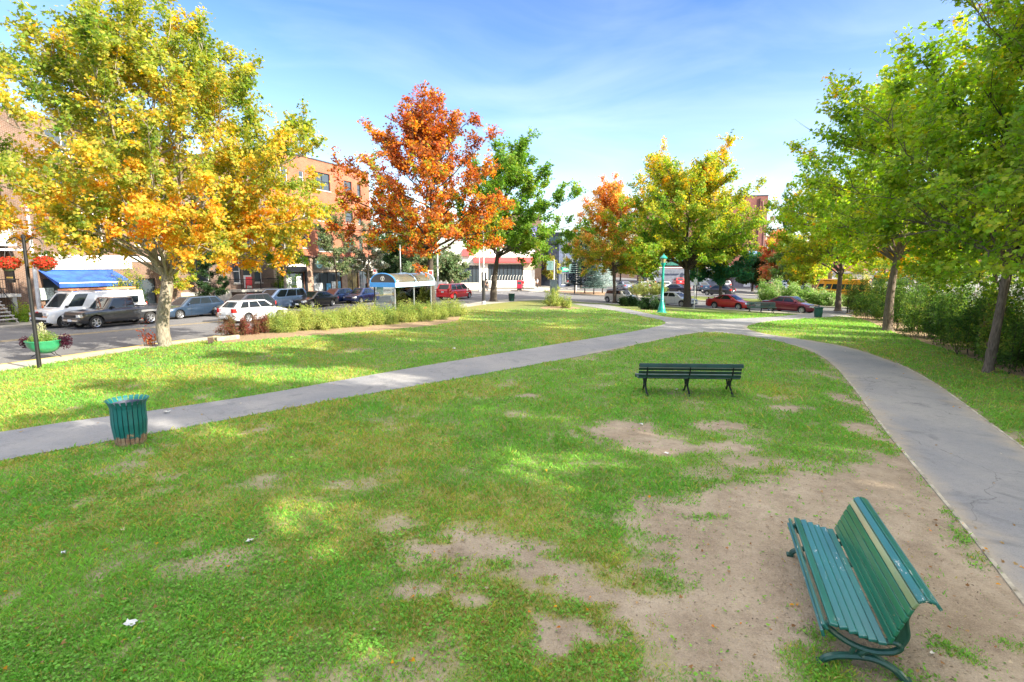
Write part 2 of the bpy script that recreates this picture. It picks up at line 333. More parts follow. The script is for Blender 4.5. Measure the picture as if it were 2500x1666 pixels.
def tree(name, label, cat, base, height, tr, cz, rx, leaves, lsize, palette, bark, seed, ry=None, off=(0, 0), limbs=26, subs=9, shape=STAR, fork=None, group=None,
         peak=0.36, spread=1.0, tw=6, gap=0.0, twig_mesh=True, flat=0.6, top=0.12, dz=LAWN_Z, lean=(0, 0), droop=0.0, pfun=None, leaders=0, gapz=0):
    """tapered trunk, limbs reaching for a crown outline, sub-branches, twigs; leaves hang along the last two"""
    rng = np.random.default_rng(seed); ry = ry or rx; bx, by = base; z0 = gz(bx, by, dz) - 0.03
    root = empty(name, (bx, by, z0), 0, label, cat, group)
    ctr = np.array([off[0], off[1]]); CH = height - cz
    fz = fork or cz * 0.95
    mb = MB(); tk = []
    nT = 14
    for i in range(nT):
        t = i / (nT - 1); zt = t * (cz + 0.55 * CH) if not leaders else t * fz * 1.15; wob = 0.02 * height * np.sin(np.array([t * 5 + seed, t * 4 + 2 * seed])) * t
        tk.append([ctr[0] * t * t * 0.7 + lean[0] * t * (1 - t) * 2 + wob[0], ctr[1] * t * t * 0.7 + lean[1] * t * (1 - t) * 2 + wob[1], zt])
    tk = np.array(tk); rad = [tr * (1.45 if i == 0 else 1.12 if i == 1 else 1.0) * (1 - (0.86 if not leaders else .22) * (i / (nT - 1)) ** (0.9 if not leaders else 2)) + 0.015 for i in range(nT)]
    # flare finer near the ground
    t0, t1 = tk[0], tk[1]
    low = [t0 + (t1 - t0) * k for k in (0, .12, .3, .6)]; lr = [tr * 1.6, tr * 1.28, tr * 1.1, tr * 1.03]
    mb.tube([tuple(p) for p in low] + [tuple(p) for p in tk[1:]], lr + rad[1:], 12, cap=False)
    def trunk_at(z):
        return np.array([np.interp(z, tk[:, 2], tk[:, 0]), np.interp(z, tk[:, 2], tk[:, 1]), z])
    S0, S1, SW = [], [], []          # leafy segments
    ga = rng.uniform(0, 6.28); LD = []
    for q in range(leaders):         # several upright leaders from one fork
        a_ = ga + q * 6.283 / leaders + rng.uniform(-.3, .3); f0 = trunk_at(fz * rng.uniform(.93, 1.05)); e_ = np.array([ctr[0] + rx * .42 * math.cos(a_), ctr[1] + ry * .42 * math.sin(a_), cz + CH * rng.uniform(.55, .75)]); e_[:2] = ctr + (e_[:2] - ctr) * .75
        m_ = f0 * .6 + e_ * .4; m_[:2] += np.array([math.cos(a_), math.sin(a_)]) * rx * .12; lp = bez(f0, m_, e_, 10); lp[1:-1] += rng.normal(size=(8, 3)) * .01 * rx
        mb.tube([tuple(p) for p in lp], list(np.linspace(tr * .52, .02, 10)), 8, cap=False); LD.append((a_, lp))
    for i in range(limbs):
        h = (i + 0.5) / limbs; h = h ** 0.9; az = ga + i * 2.39996 + rng.uniform(-.4, .4)
        prof = (np.sin(np.pi * min(1, h ** 0.62 * 0.93 + 0.07 * (1 - h))) ** 0.65 if h < peak else np.cos((h - peak) / (1 - peak) * math.pi / 2) ** 0.75) if True else 1
        prof = max(prof, top); rr = prof * rng.uniform(0.80, 1.14) * spread
        zt = cz + h * CH * rng.uniform(0.94, 1.05); tgt = np.array([ctr[0] + rx * rr * math.cos(az), ctr[1] + ry * rr * math.sin(az), min(zt, height)])
        dist = math.hypot(tgt[0] - ctr[0] * .5, tgt[1] - ctr[1] * .5)
        zs = max(fz * rng.uniform(0.9, 1.1), min(zt - dist * rng.uniform(0.45, 0.9), cz + 0.52 * CH)); st = trunk_at(zs)
        if LD and rng.uniform() < .85:
            a_, lp_ = min(LD, key=lambda q: abs((q[0] - az + math.pi) % (2 * math.pi) - math.pi)); kk = int(np.argmin(abs(lp_[:, 2] - max(zs, fz * 1.05)))); st = lp_[kk]
        mid = st * 0.6 + tgt * 0.4; mid[2] += (-0.04 if h > .5 else 0.2 if h > .15 else 0.34) * dist + droop; mid[:2] += rng.normal(size=2) * 0.06 * rx
        npt = 9; lp = bez(st, mid, tgt, npt); lp[1:-1] += rng.normal(size=(npt - 2, 3)) * 0.012 * rx
        r0 = max(0.02, tr * (0.38 if not leaders else .26) * (1 - 0.55 * h) * rng.uniform(.8, 1.15)); mb.tube([tuple(p) for p in lp], list(np.linspace(r0, 0.008, npt)), 6, cap=False)
        for j in range(subs):
            f = 0.30 + 0.70 * (j + rng.uniform(0, .9)) / subs; f = min(f, 0.995); q = f * (npt - 1); k = int(q); a = lp[k] + (lp[min(k + 1, npt - 1)] - lp[k]) * (q - k)
            dl = unit(lp[min(k + 1, npt - 1)] - lp[max(k - 1, 0)]); rd = rng.normal(size=3); rd[2] = rd[2] * 0.6 + 0.15
            d = unit(dl * 0.85 + unit(rd) * 0.9 + np.array([0, 0, 0.22 + (0.35 if h > .4 else 0)])); Ls = rx * rng.uniform(0.17, 0.36) * (1.1 - 0.45 * f)
            e = a + d * Ls; m2 = (a + e) / 2 + rng.normal(size=3) * 0.05 * Ls; sp = bez(a, m2, e, 4)
            mb.tube([tuple(p) for p in sp], [0.02 * tr / 0.25 + .004, 0.012, 0.008, 0.004], 4, cap=False)
            S0.append(a * 0.6 + e * 0.4); S1.append(e); SW.append(0.7)
            for _ in range(tw):
                g = rng.uniform(0.2, 1); b0 = a + (e - a) * g; dd = unit(d * 0.9 + rng.normal(size=3) * 0.8 + np.array([0, 0, 0.1])); e2 = b0 + dd * Ls * rng.uniform(.25, .6)
                S0.append(b0); S1.append(e2); SW.append(1.0)
                if twig_mesh: mb.tube([tuple(b0), tuple(e2)], [0.006, 0.003], 3, cap=False)
    mb.build('trunk', bark, root, smooth=True, fix=False)
    S0, S1, SW = map(np.array, (S0, S1, SW)); ln = np.linalg.norm(S1 - S0, axis=1); 
    pr = SW * ln; 
    if gap: pr = pr * ((vn(S1, 0.8, seed) > gap) | (S1[:, 2] < gapz))
    pr = pr / pr.sum(); k = rng.choice(len(S0), leaves, p=pr); u = rng.uniform(0.05, 1.05, (leaves, 1)); pos = S0[k] + (S1[k] - S0[k]) * u
    pos = pos + rng.normal(size=(leaves, 3)) * lsize * np.array([0.75, 0.75, 0.55])
    outw = pos - np.array([ctr[0], ctr[1], cz + 0.35 * CH]); outw = unit(outw)
    nr = outw * 0.55 + np.array([0, 0, flat]) + rng.normal(size=(leaves, 3)) * 0.75
    tip = outw * 0.6 + np.array([0, 0, -0.8])
    V = leaf_cards(rng, pos, nr, lsize * rng.uniform(0.65, 1.25, leaves), shape, tip)
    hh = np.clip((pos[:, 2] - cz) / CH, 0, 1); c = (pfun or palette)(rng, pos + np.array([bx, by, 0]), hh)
    soup('crown', V, len(shape), LEAF, c, root)
    return root
def shrub(name, label, cat, base, rx, ry, h, n, ls, palette, seed, rz=0.0, shape=TRI5, stems=26, group=None, dz=LAWN_Z, shoot=0.25, stemmat=None, mat=None, flat=0.5, droop=0.0, low=0.12, fluff=0.9):
    rng = np.random.default_rng(seed); bx, by = base; root = empty(name, (bx, by, gz(bx, by, dz) - 0.01), rz, label, cat, group)
    mb = MB(); S0, S1 = [], []
    for i in range(stems):
        az = rng.uniform(0, 6.283); rr = math.sqrt(rng.uniform(0, 1)); el = rng.uniform(low, 1)
        b = np.array([rx * .62 * rr * math.cos(az), ry * .62 * rr * math.sin(az), 0.0])
        d = np.array([rx * math.cos(az) * (0.25 + .75 * rr) * math.sqrt(max(0, 1 - (el * 0.9) ** 2)), ry * math.sin(az) * (0.25 + .75 * rr) * math.sqrt(max(0, 1 - (el * .9) ** 2)), h * el])
        e = np.array([d[0] * rng.uniform(.8, 1.1), d[1] * rng.uniform(.8, 1.1), d[2] * (1 + shoot * rng.uniform(-.5, 1))]); e[2] = max(e[2], 0.08)
        c = (b + e) / 2 + np.array([0, 0, 0.18 * h]); p = bez(b, c, e, 5); mb.tube([tuple(q) for q in p], list(np.linspace(0.012, 0.003, 5)), 4, cap=False)
        for j in range(1, 5):
            S0.append(p[j - 1] * (0.5) + p[j] * .5); S1.append(p[j])
        for _ in range(7):
            k = rng.integers(1, 5); a = p[k]; dd = unit(unit(p[k] - p[k - 1]) * .7 + rng.normal(size=3) * .7 + np.array([0, 0, .3 - droop])); S0.append(a); S1.append(a + dd * rng.uniform(.12, .3) * min(rx, ry, h))
    mb.build('stem', stemmat or BARK_D, root, fix=False)
    S0, S1 = np.array(S0), np.array(S1); k = rng.integers(0, len(S0), n); u = rng.uniform(0, 1.1, (n, 1)); pos = S0[k] + (S1[k] - S0[k]) * u + rng.normal(size=(n, 3)) * ls * fluff
    pos[:, 2] = np.maximum(pos[:, 2], 0.03)
    o = unit(pos - np.array([0, 0, h * .3])); nr = o * .6 + np.array([0, 0, flat]) + rng.normal(size=(n, 3)) * .7
    V = leaf_cards(rng, pos, nr, ls * rng.uniform(.6, 1.3, n), shape, unit(S1[k] - S0[k]) - np.array([0, 0, droop]), 0.7)
    soup('foliage', V, len(shape), mat or LEAF, palette(rng, pos + np.array([bx, by, 0]), np.clip(pos[:, 2] / h, 0, 1)), root)
    return root
BARK = P('bark_grey_brown', (0.30, 0.26, 0.20), 0.9, var=0.3, scale=9, bump=1.0, bscale=22, stretch=(3.0, 3.0, 0.5))
BARK_D = P('bark_dark', (0.075, 0.06, 0.045), 0.9, var=0.3, scale=9, bump=1.0, bscale=22, stretch=(3.0, 3.0, 0.5))
BARK_R = P('bark_brown', (0.17, 0.13, 0.10), 0.9, var=0.3, scale=9, bump=1.0, bscale=22, stretch=(3.0, 3.0, 0.5))
ORG, YEL, YG, GRN, DG, RED, RUST, AMB = (0.68, 0.24, 0.028), (0.72, 0.47, 0.045), (0.38, 0.38, 0.045), (0.13, 0.25, 0.03), (0.045, 0.11, 0.025), (0.55, 0.085, 0.035), (0.36, 0.12, 0.035), (0.70, 0.34, 0.03)
def spruce(base, h, r, seed, label, tint=(0.13, 0.22, 0.20)):
    rng = np.random.default_rng(seed); bx, by = base; root = empty('spruce_tree', (bx, by, gz(bx, by, 0.14)), 0, label, 'spruce tree', 'small blue spruces on the traffic island')
    MB().tube([(0, 0, 0), (0.02, 0, h * .5), (0, 0, h)], [0.09, 0.05, 0.01], 7).build('trunk', BARK_D, root)
    N = 15000; lay = rng.uniform(0, 1, N) ** 1.3; lay = np.floor(lay * 13) / 13 + rng.normal(size=N) * 0.008; z = h * (0.27 + 0.73 * lay); R_ = (r * (1 - lay) ** 0.8 + .05) * (0.72 + 0.5 * vn(np.stack([np.floor(rng.uniform(0, 1, N)) + lay * 40, lay * 0, lay * 0], 1), 1.7, seed))
    az = np.floor(rng.uniform(0, 9, N)) / 9 * 6.283 + lay * 17 + rng.normal(size=N) * 0.12; f = np.sqrt(rng.uniform(0.02, 1, N)); rr = R_ * f
    pos = np.stack([rr * np.cos(az), rr * np.sin(az), z - 0.16 * rr + 0.1 * f * f + rng.normal(size=N) * 0.03], 1)
    V = leaf_cards(rng, pos, np.array([0, 0, 1.0]) + rng.normal(size=(N, 3)) * .5, 0.20 * rng.uniform(.6, 1.3, N), QUAD, np.stack([np.cos(az), np.sin(az), 0.1 + 0 * az], 1), 0.5)
    c = np.array([tint]) * rng.uniform(.5, 1.5, (N, 1)); soup('crown', V, 4, NEEDLE, c, root)
    return root
# ------------------------------------------------------------------ ground materials
def ground_mat(name, layers_fn, rough=0.9, bump=0.3, bscale=60):
    m, n, b = nmat(name); b.inputs['Roughness'].default_value = rough; b.inputs['Specular IOR Level'].default_value = 0.25
    t = n.nodes.new('ShaderNodeTexCoord'); c = layers_fn(n, t.outputs['Object']); n.links.new(c, b.inputs['Base Color'])
    z2 = n.nodes.new('ShaderNodeTexNoise'); z2.inputs['Scale'].default_value = bscale; z2.inputs['Detail'].default_value = 6; n.links.new(t.outputs['Object'], z2.inputs[0])
    bp = n.nodes.new('ShaderNodeBump'); bp.inputs['Strength'].default_value = bump; bp.inputs['Distance'].default_value = 0.03
    z3 = n.nodes.new('ShaderNodeTexNoise'); z3.inputs['Scale'].default_value = bscale / 7; z3.inputs['Detail'].default_value = 4; n.links.new(t.outputs['Object'], z3.inputs[0]); hm = n.nodes.new('ShaderNodeMath'); hm.operation = 'MULTIPLY_ADD'; hm.inputs[1].default_value = 2.2; n.links.new(z3.outputs[0], hm.inputs[0]); n.links.new(z2.outputs[0], hm.inputs[2])
    n.links.new(hm.outputs[0], bp.inputs['Height']); n.links.new(bp.outputs[0], b.inputs['Normal']); return m
def nn(n, src, scale, det=6, rough=0.6, lo=0.35, hi=0.65, a=0.0, b=1.0, dist=0.0):
    z = n.nodes.new('ShaderNodeTexNoise'); z.inputs['Scale'].default_value = scale; z.inputs['Detail'].default_value = det; z.inputs['Roughness'].default_value = rough; z.inputs['Distortion'].default_value = dist
    n.links.new(src, z.inputs[0]); m = n.nodes.new('ShaderNodeMapRange'); m.inputs[1].default_value = lo; m.inputs[2].default_value = hi; m.inputs[3].default_value = a; m.inputs[4].default_value = b
    n.links.new(z.outputs[0], m.inputs[0]); return m.outputs[0]
def mixc(n, f, a, b, mode='MIX'):
    m = n.nodes.new('ShaderNodeMix'); m.data_type = 'RGBA'; m.blend_type = mode
    if isinstance(f, float): m.inputs[0].default_value = f
    else: n.links.new(f, m.inputs[0])
    for s, v in ((6, a), (7, b)):
        if isinstance(v, tuple): m.inputs[s].default_value = (*v, 1)
        else: n.links.new(v, m.inputs[s])
    return m.outputs[2]
def asphalt(n, s, base=(0.115, 0.12, 0.13), lite=(0.19, 0.185, 0.18), dark=(0.07, 0.075, 0.085)):
    c = mixc(n, nn(n, s, 0.35, 6), base, lite); c = mixc(n, nn(n, s, 0.9, 8, .7, .54, .72, 0, .85, 1.5), c, dark); c = mixc(n, nn(n, s, 7, 8, .8, .50, .75, 0, .4), c, dark)
    c = mixc(n, nn(n, s, 90, 3, .7, .3, .7), c, tuple(1.6 * k for k in base), 'MIX') if False else c
    sp = nn(n, s, 140, 2, .5, .58, .7, 0, .55); c = mixc(n, sp, c, (0.30, 0.29, 0.27)); sp2 = nn(n, s, 110, 2, .5, .60, .7, 0, .6); c = mixc(n, sp2, c, (0.04, 0.04, 0.045))
    v = n.nodes.new('ShaderNodeTexVoronoi'); v.feature = 'DISTANCE_TO_EDGE'; v.inputs['Scale'].default_value = 0.21
    z = n.nodes.new('ShaderNodeTexNoise'); z.inputs['Scale'].default_value = 1.3; z.inputs['Detail'].default_value = 6; n.links.new(s, z.inputs[0])
    ad = n.nodes.new('ShaderNodeVectorMath'); ad.operation = 'MULTIPLY_ADD'; ad.inputs[1].default_value = (0.9, 0.9, 0.9); n.links.new(z.outputs[1], ad.inputs[0]); n.links.new(s, ad.inputs[2]); n.links.new(ad.outputs[0], v.inputs[0])
    mr = n.nodes.new('ShaderNodeMapRange'); mr.inputs[1].default_value = 0.0; mr.inputs[2].default_value = 0.0022; mr.inputs[3].default_value = 0.5; mr.inputs[4].default_value = 0; n.links.new(v.outputs[0], mr.inputs[0])
    return mixc(n, mr.outputs[0], c, (0.035, 0.035, 0.038))
M_STREET = ground_mat('street_asphalt', lambda n, s: asphalt(n, s, (0.135, 0.135, 0.145), (0.18, 0.175, 0.175), (0.095, 0.098, 0.108)))
def pathcol(n, s):
    c = asphalt(n, s, (0.22, 0.225, 0.245), (0.315, 0.305, 0.30), (0.13, 0.135, 0.15))
    a = n.nodes.new('ShaderNodeAttribute'); a.attribute_name = 'wear'
    ma = n.nodes.new('ShaderNodeMath'); ma.operation = 'MULTIPLY_ADD'; ma.inputs[1].default_value = 1.6; ma.inputs[2].default_value = -0.45; nz_ = nn(n, s, 5, 8, .7, .2, .8, 0, 1)
    m2 = n.nodes.new('ShaderNodeMath'); m2.operation = 'MULTIPLY'; n.links.new(a.outputs['Fac'], ma.inputs[0]); ma.use_clamp = True; n.links.new(ma.outputs[0], m2.inputs[0]); n.links.new(nz_, m2.inputs[1])
    return mixc(n, m2.outputs[0], c, (0.42, 0.35, 0.26))
M_PATH = ground_mat('path_asphalt', pathcol, 0.9, 0.35, 80)
M_WALK = ground_mat('pavement_concrete', lambda n, s: mixc(n, nn(n, s, 60, 3, .6, .55, .7, 0, .5), mixc(n, nn(n, s, 0.8, 8), (0.46, 0.42, 0.36), (0.35, 0.33, 0.29)), (0.2, 0.18, 0.16)))
M_KERBY = P('kerb_yellow', (0.62, 0.42, 0.06), 0.8, var=0.25, scale=3, col2=(0.42, 0.33, 0.16))
M_SOIL = ground_mat('bed_soil', lambda n, s: mixc(n, nn(n, s, 30, 5, .7), mixc(n, nn(n, s, 2, 8), (0.30, 0.21, 0.13), (0.20, 0.14, 0.09)), (0.42, 0.30, 0.18)), 0.95, 0.8, 45)
M_CHIP = ground_mat('wood_chips', lambda n, s: mixc(n, nn(n, s, 22, 5, .7), (0.50, 0.34, 0.22), (0.30, 0.19, 0.12)), 0.95, 0.8, 30)
def lawncol(n, s):
    def att(k): a = n.nodes.new('ShaderNodeAttribute'); a.attribute_name = k; return a.outputs['Fac']
    g = mixc(n, nn(n, s, 1.1, 8, .65), (0.26, 0.30, 0.10), (0.19, 0.25, 0.08)); g = mixc(n, nn(n, s, 26, 5, .7, .35, .7), g, (0.12, 0.15, 0.06))
    g = mixc(n, nn(n, s, 75, 3, .6, .5, .72, 0, .7), g, (0.20, 0.26, 0.055))
    g = mixc(n, att('dry'), g, mixc(n, nn(n, s, 18, 5), (0.33, 0.30, 0.09), (0.24, 0.25, 0.07)))
    e = mixc(n, nn(n, s, 1.2, 8, .7), (0.42, 0.345, 0.26), (0.29, 0.23, 0.165)); e = mixc(n, nn(n, s, 2.3, 9, .78, .46, .68, 0, .75), e, (0.19, 0.14, 0.10)); e = mixc(n, nn(n, s, 60, 4, .7, .5, .7, 0, .45), e, (0.50, 0.41, 0.31))
    e = mixc(n, nn(n, s, 34, 5, .7, .56, .70, 0, .5), e, (0.12, 0.095, 0.06))
    m = n.nodes.new('ShaderNodeMath'); m.operation = 'ADD'; n.links.new(att('dirt'), m.inputs[0]); n.links.new(nn(n, s, 14, 8, .8, .1, .9, -0.45, 0.45), m.inputs[1])
    r = n.nodes.new('ShaderNodeMapRange'); r.inputs[1].default_value = 0.22; r.inputs[2].default_value = 0.72; n.links.new(m.outputs[0], r.inputs[0])
    return mixc(n, r.outputs[0], g, e)
M_LAWN = ground_mat('lawn_turf', lawncol, 0.95, 0.9, 40)
M_GRASSF = ground_mat('far_turf', lambda n, s: mixc(n, nn(n, s, 14, 6, .7), mixc(n, nn(n, s, .6, 8), (0.16, 0.22, 0.04), (0.09, 0.17, 0.03)), (0.25, 0.24, 0.07)), 0.95, 0.7, 30)
# ------------------------------------------------------------------ plan outlines
D = lambda *pts: [GD(*p) for p in pts]
PATH_UP = D((0, 995), (130, 974), (250, 958), (400, 938), (600, 908), (800, 872), (1000, 837), (1200, 805), (1350, 780), (1460, 762), (1515, 750), (1533, 743), (1522, 736), (1480, 728), (1420, 716), (1360, 706), (1330, 702))
PATH_NWB = D((1385, 700), (1420, 706), (1480, 720), (1540, 731), (1600, 735), (1680, 734), (1760, 730), (1820, 724), (1862, 720))
PATH_NEB = D((1965, 723), (1900, 730), (1840, 733), (1760, 740), (1716, 749), (1716, 757), (1760, 769), (1860, 783), (1960, 800), (2060, 835), (2130, 870), (2200, 918), (2280, 978), (2353, 1032))
PATH_LO = D((2353, 1388), (2290, 1305), (2200, 1190), (2100, 1070), (2020, 972), (1965, 895), (1925, 848), (1880, 812), (1800, 787), (1720, 772), (1650, 764), (1600, 765), (1540, 776), (1450, 796), (1300, 826), (1100, 862), (900, 897), (700, 932), (400, 988), (240, 1017), (0, 1060))
def ext(a, b, k): return (a[0] + (a[0] - b[0]) * k / math.dist(a, b), a[1] + (a[1] - b[1]) * k / math.dist(a, b))
L0, L1 = ext(PATH_UP[0], PATH_UP[2], 14), ext(PATH_LO[-1], PATH_LO[-2], 14)
R0, R1 = (9.8, 5.2), (6.2, 1.0)
R0 = ext(PATH_NEB[-1], PATH_NEB[-3], 12); R1 = ext(PATH_LO[0], PATH_LO[2], 10)
def chaik(p, k=2):
    for _ in range(k):
        q = [p[0]]
        for a, b in zip(p[:-1], p[1:]): q += [(a[0] * .75 + b[0] * .25, a[1] * .75 + b[1] * .25), (a[0] * .25 + b[0] * .75, a[1] * .25 + b[1] * .75)]
        p = q + [p[-1]]
    return p
UPc, NWc, NEc, LOc = chaik([L0] + PATH_UP), chaik(PATH_NWB), chaik(PATH_NEB + [R0]), chaik([R1] + PATH_LO + [L1])
def rough_edge(p, s, a=0.05):
    q = []
    for i, (x, y) in enumerate(p):
        d = math.hypot(x, y); k = a * (fbm(np.array([[x, y]]), 1.6, s)[0] - 0.5) * 2
        q.append((x + k, y + k))
    return q
PATHP = rough_edge(UPc, 3) + [GD(1316, 698)] + NWc + NEc + rough_edge(LOc, 4)
# ------------------------------------------------------------------ street and base ground
gx = np.concatenate([[-1800, -900, -450, -260, -180], np.arange(-130, 131, 2.5), [180, 260, 450, 900, 1800]]); gy = np.concatenate([[-900, -450, -200, -110], np.arange(-60, 151, 2.5), [190, 260, 400, 800, 2200]])
X, Y = np.meshgrid(gx, gy); Z = H(X, Y)
m = MB(); m.grid([[(X[i, j], Y[i, j], Z[i, j]) for j in range(X.shape[1])] for i in range(X.shape[0])]); st = m.build('street', M_STREET, fix=False); tag(st, kind='structure')
me = st.data
# pavements (kerb step 0.12)
LAWNEDGE = PARK
def off(t, n): return K(t, n)
walk_park = [K(-45, 0), K(36.5, 0), (0.8, 58.6), (3.0, 60.0), (7.2, 59.4), (11.5, 57.0), Q(30, 49.6), Q(-27, 49.6), Q(-27, 46.5), Q(29, 46.5), (9, 53.5), (3, 54.5), K(34, -4), K(5, -4), K(-2, -3.5), K(-45, -4)]
polysheet('pavement', M_WALK, walk_park, WALK_Z, 1.6)
walk_shop = [K(-40, 15.6), K(41, 15.6), K(43.5, 17.2), K(44, 19.5), K(44, 24), K(-40, 24)]
polysheet('pavement', M_WALK, walk_shop, WALK_Z, 2.0)
# park lawn: fine mesh near the camera, with bare-earth and dry-grass amounts
DIRT = [D((1650, 1150), (1760, 1118), (1830, 1105), (1900, 1088), (1960, 1080), (2030, 1075), (2095, 1075), (2190, 1190), (2290, 1310), (2360, 1400), (2353, 1568), (1600, 1568), (1540, 1470), (1440, 1430), (1330, 1390), (1260, 1340), (1130, 1300), (950, 1290), (930, 1255), (1000, 1228), (1110, 1222), (1180, 1250), (1290, 1270), (1330, 1330), (1400, 1345), (1500, 1345), (1570, 1290), (1560, 1240), (1490, 1200), (1500, 1160))]
DB = []   # (point, radius across view, radius along view, strength)
for u, v, a, b_, s in ((1440, 990, .9, .6, 1), (1510, 1020, .9, .5, .9), (1650, 982, .7, .35, .9), (1660, 1025, .7, .35, .9), (1825, 938, .75, .3, 1), (1850, 855, .8, .4, .55), (1790, 1065, 1.0, .4, .7), (1210, 910, .4, .25, .7), (1600, 925, .5, .25, .5), (1560, 905, .5, .3, .5),
                    (490, 1290, .7, .38, .62), (430, 1300, .5, .3, .5), (395, 1095, .35, .25, .5), (370, 1125, .3, .2, .4), (900, 1200, .5, .3, .6), (1100, 1370, .35, .25, .8), (1280, 1440, .4, .4, 1), (1200, 1320, .9, .25, .8), (930, 1360, .4, .2, .8), (1270, 1480, .25, .22, 1), (1640, 1380, 1.0, .9, .9),
                    (2160, 1010, .2, .2, 0), (1990, 990, .35, .8, .9), (1950, 920, .3, .6, .8), (1915, 868, .25, .5, .7), (2060, 1060, .4, .6, 1), (1630, 790, .8, .3, .35), (700, 1150, .5, .15, .35), (2330, 1000, .5, .35, .6), (2270, 940, .35, .3, .4), (1400, 860, .5, .2, .4), (840, 1120, .4, .2, .4), (1300, 960, .5, .15, .5), (1720, 845, .8, .25, .35), (1350, 1065, .5, .1, .5), (1600, 1180, .7, .4, .7), (1700, 1000, .8, .5, .55), (2100, 790, .3, .2, .3), (1640, 1090, .7, .3, .6)):
    DB.append((GD(u, v), a, b_, s))
GRASSBACK = [(GD(u, v), a, b_) for u, v, a, b_ in ((1130, 1345, .30, .22), (1290, 1400, .32, .18), (1240, 1335, .25, .1), (2190, 1490, .30, .2), (1840, 1500, .3, .25), (1650, 1190, .5, .12), (1480, 1340, .7, .22), (1150, 1300, .2, .12), (1340, 1270, .5, .2), (1900, 1560, .25, .12), (1350, 1395, .2, .14), (1010, 1245, .2, .06), (1180, 1370, .25, .14), (1400, 1395, .15, .08), (1080, 1430, .3, .1), (1900, 1455, .2, .1))]
def dirt(c):
    p = c[:, :2]; x, y = p[:, 0], p[:, 1]; nsv = (fbm(p, 1.3, 11, 5) - 0.5) * 3.6; nf = (fbm(p, 5.0, 23, 4) - 0.5) * 3.2; out_ = np.zeros(len(p))
    for poly in DIRT:
        d = polydist(x, y, poly); d = np.where(inpoly(x, y, poly), d, -d); out_ = np.maximum(out_, ss(-0.75, 0.40, d + 0.30 * nsv + 0.16 * nf) * 1.0)
    for (cx, cy), a, b_, s in DB:
        r = np.hypot((x - cx) / a, (y - cy) / b_ / 1.1) * (1.35 if x[0] is None or cx < 1.5 else 1.05) + 0.5 * nsv + 0.3 * nf; out_ = np.maximum(out_, s * ss(1.75, 0.15, r) if s else 0)
    for (cx, cy), a, b_ in GRASSBACK:
        r = np.hypot((x - cx) / a, (y - cy) / b_ / 1.2) + 0.35 * nf + .3 * nsv; out_ *= 1 - 0.62 * ss(1.3, 0.2, r)
    dl = polydist(x, y, LOc, False); out_ = np.maximum(out_, 0.75 * ss(0.28, 0.02, dl + 0.15 * nf) * (x > 2) * (y < 22))
    dn = polydist(x, y, NEc, False); out_ = np.maximum(out_, 0.7 * ss(0.22, 0.02, dn + 0.12 * nf) * (y < 26))
    out_ = np.maximum(out_, 0.55 * ss(0.62, 0.80, fbm(p, 0.75, 77, 5)) * (x > -12) * (y < 24)); out_ = np.maximum(out_, 0.38 * ss(0.60, 0.75, fbm(p, 2.6, 78, 4)))
    return np.clip(out_, 0, 1)
def dry(c):
    p = c[:, :2]; x, y = p[:, 0], p[:, 1]; f = fbm(p, 0.42, 31, 5); o = 0.85 * ss(0.50, 0.72, f + 0.09 * ss(4, -6, x) - 0.09 * ss(-2, 6, x)) 
    o = np.maximum(o, 0.9 * ss(1.2, .4, np.hypot((x + 4.3) / 1.6, (y - 36.5) / 5) + (f - .5) * 2)); o = np.maximum(o, 0.8 * ss(1.2, .3, np.hypot((x + 11) / 3.5, (y - 15.4) / 1.6) + (f - .5) * 2))
    o = np.maximum(o, .55 * ss(1.3, .3, np.hypot((x - 15) / 3.5, (y - 18) / 5.5) + (f - .5) * 2)); o = np.maximum(o, .7 * ss(3.2, 0.4, polydist(x, y, [K(12, -4), K(34, -4)], False) + 3 * (f - .5)))
    return np.clip(o * (0.75 + 0.5 * vn(p, 5, 3)), 0, 1)
def ppts():
    a, b = [], []
    for (x0, x1, y0, y1, s) in ((-9, 10, 2.5, 14, .1), (-20, 22, -2, 26, .35), (-33, 60, -32, 60, 1.4)):
        gx_, gy_ = np.meshgrid(np.arange(x0, x1, s), np.arange(y0, y1, s)); gx_, gy_ = gx_.ravel() + 0.013, gy_.ravel() + 0.017
        gx_ = gx_ + (np.arange(len(gx_)) % 7) * 1e-4
        if a:
            keep = np.ones(len(gx_), bool)
            for (u0, u1, v0, v1) in done: keep &= ~((gx_ > u0 - s * .4) & (gx_ < u1 + s * .1) & (gy_ > v0 - s * .4) & (gy_ < v1 + s * .1))
            gx_, gy_ = gx_[keep], gy_[keep]
        else: done = []
        done.append((x0, x1, y0, y1)); a.append(gx_); b.append(gy_)
    return np.concatenate(a), np.concatenate(b)
lawn = polysheet('lawn', M_LAWN, PARK, LAWN_Z, 1.2, 0.25, ppts(), attrs={'dirt': dirt, 'dry': dry})
path = polysheet('path', M_PATH, PATHP, LAWN_Z + 0.014, 0.5, 0.05, attrs={'wear': lambda c: ss(0.5, 0.0, np.minimum(polydist(c[:, 0], c[:, 1], LOc, False), polydist(c[:, 0], c[:, 1], NEc, False)) + 0.5 * (fbm(c[:, :2], 2, 5) - .4)) * (c[:, 0] > 3)})
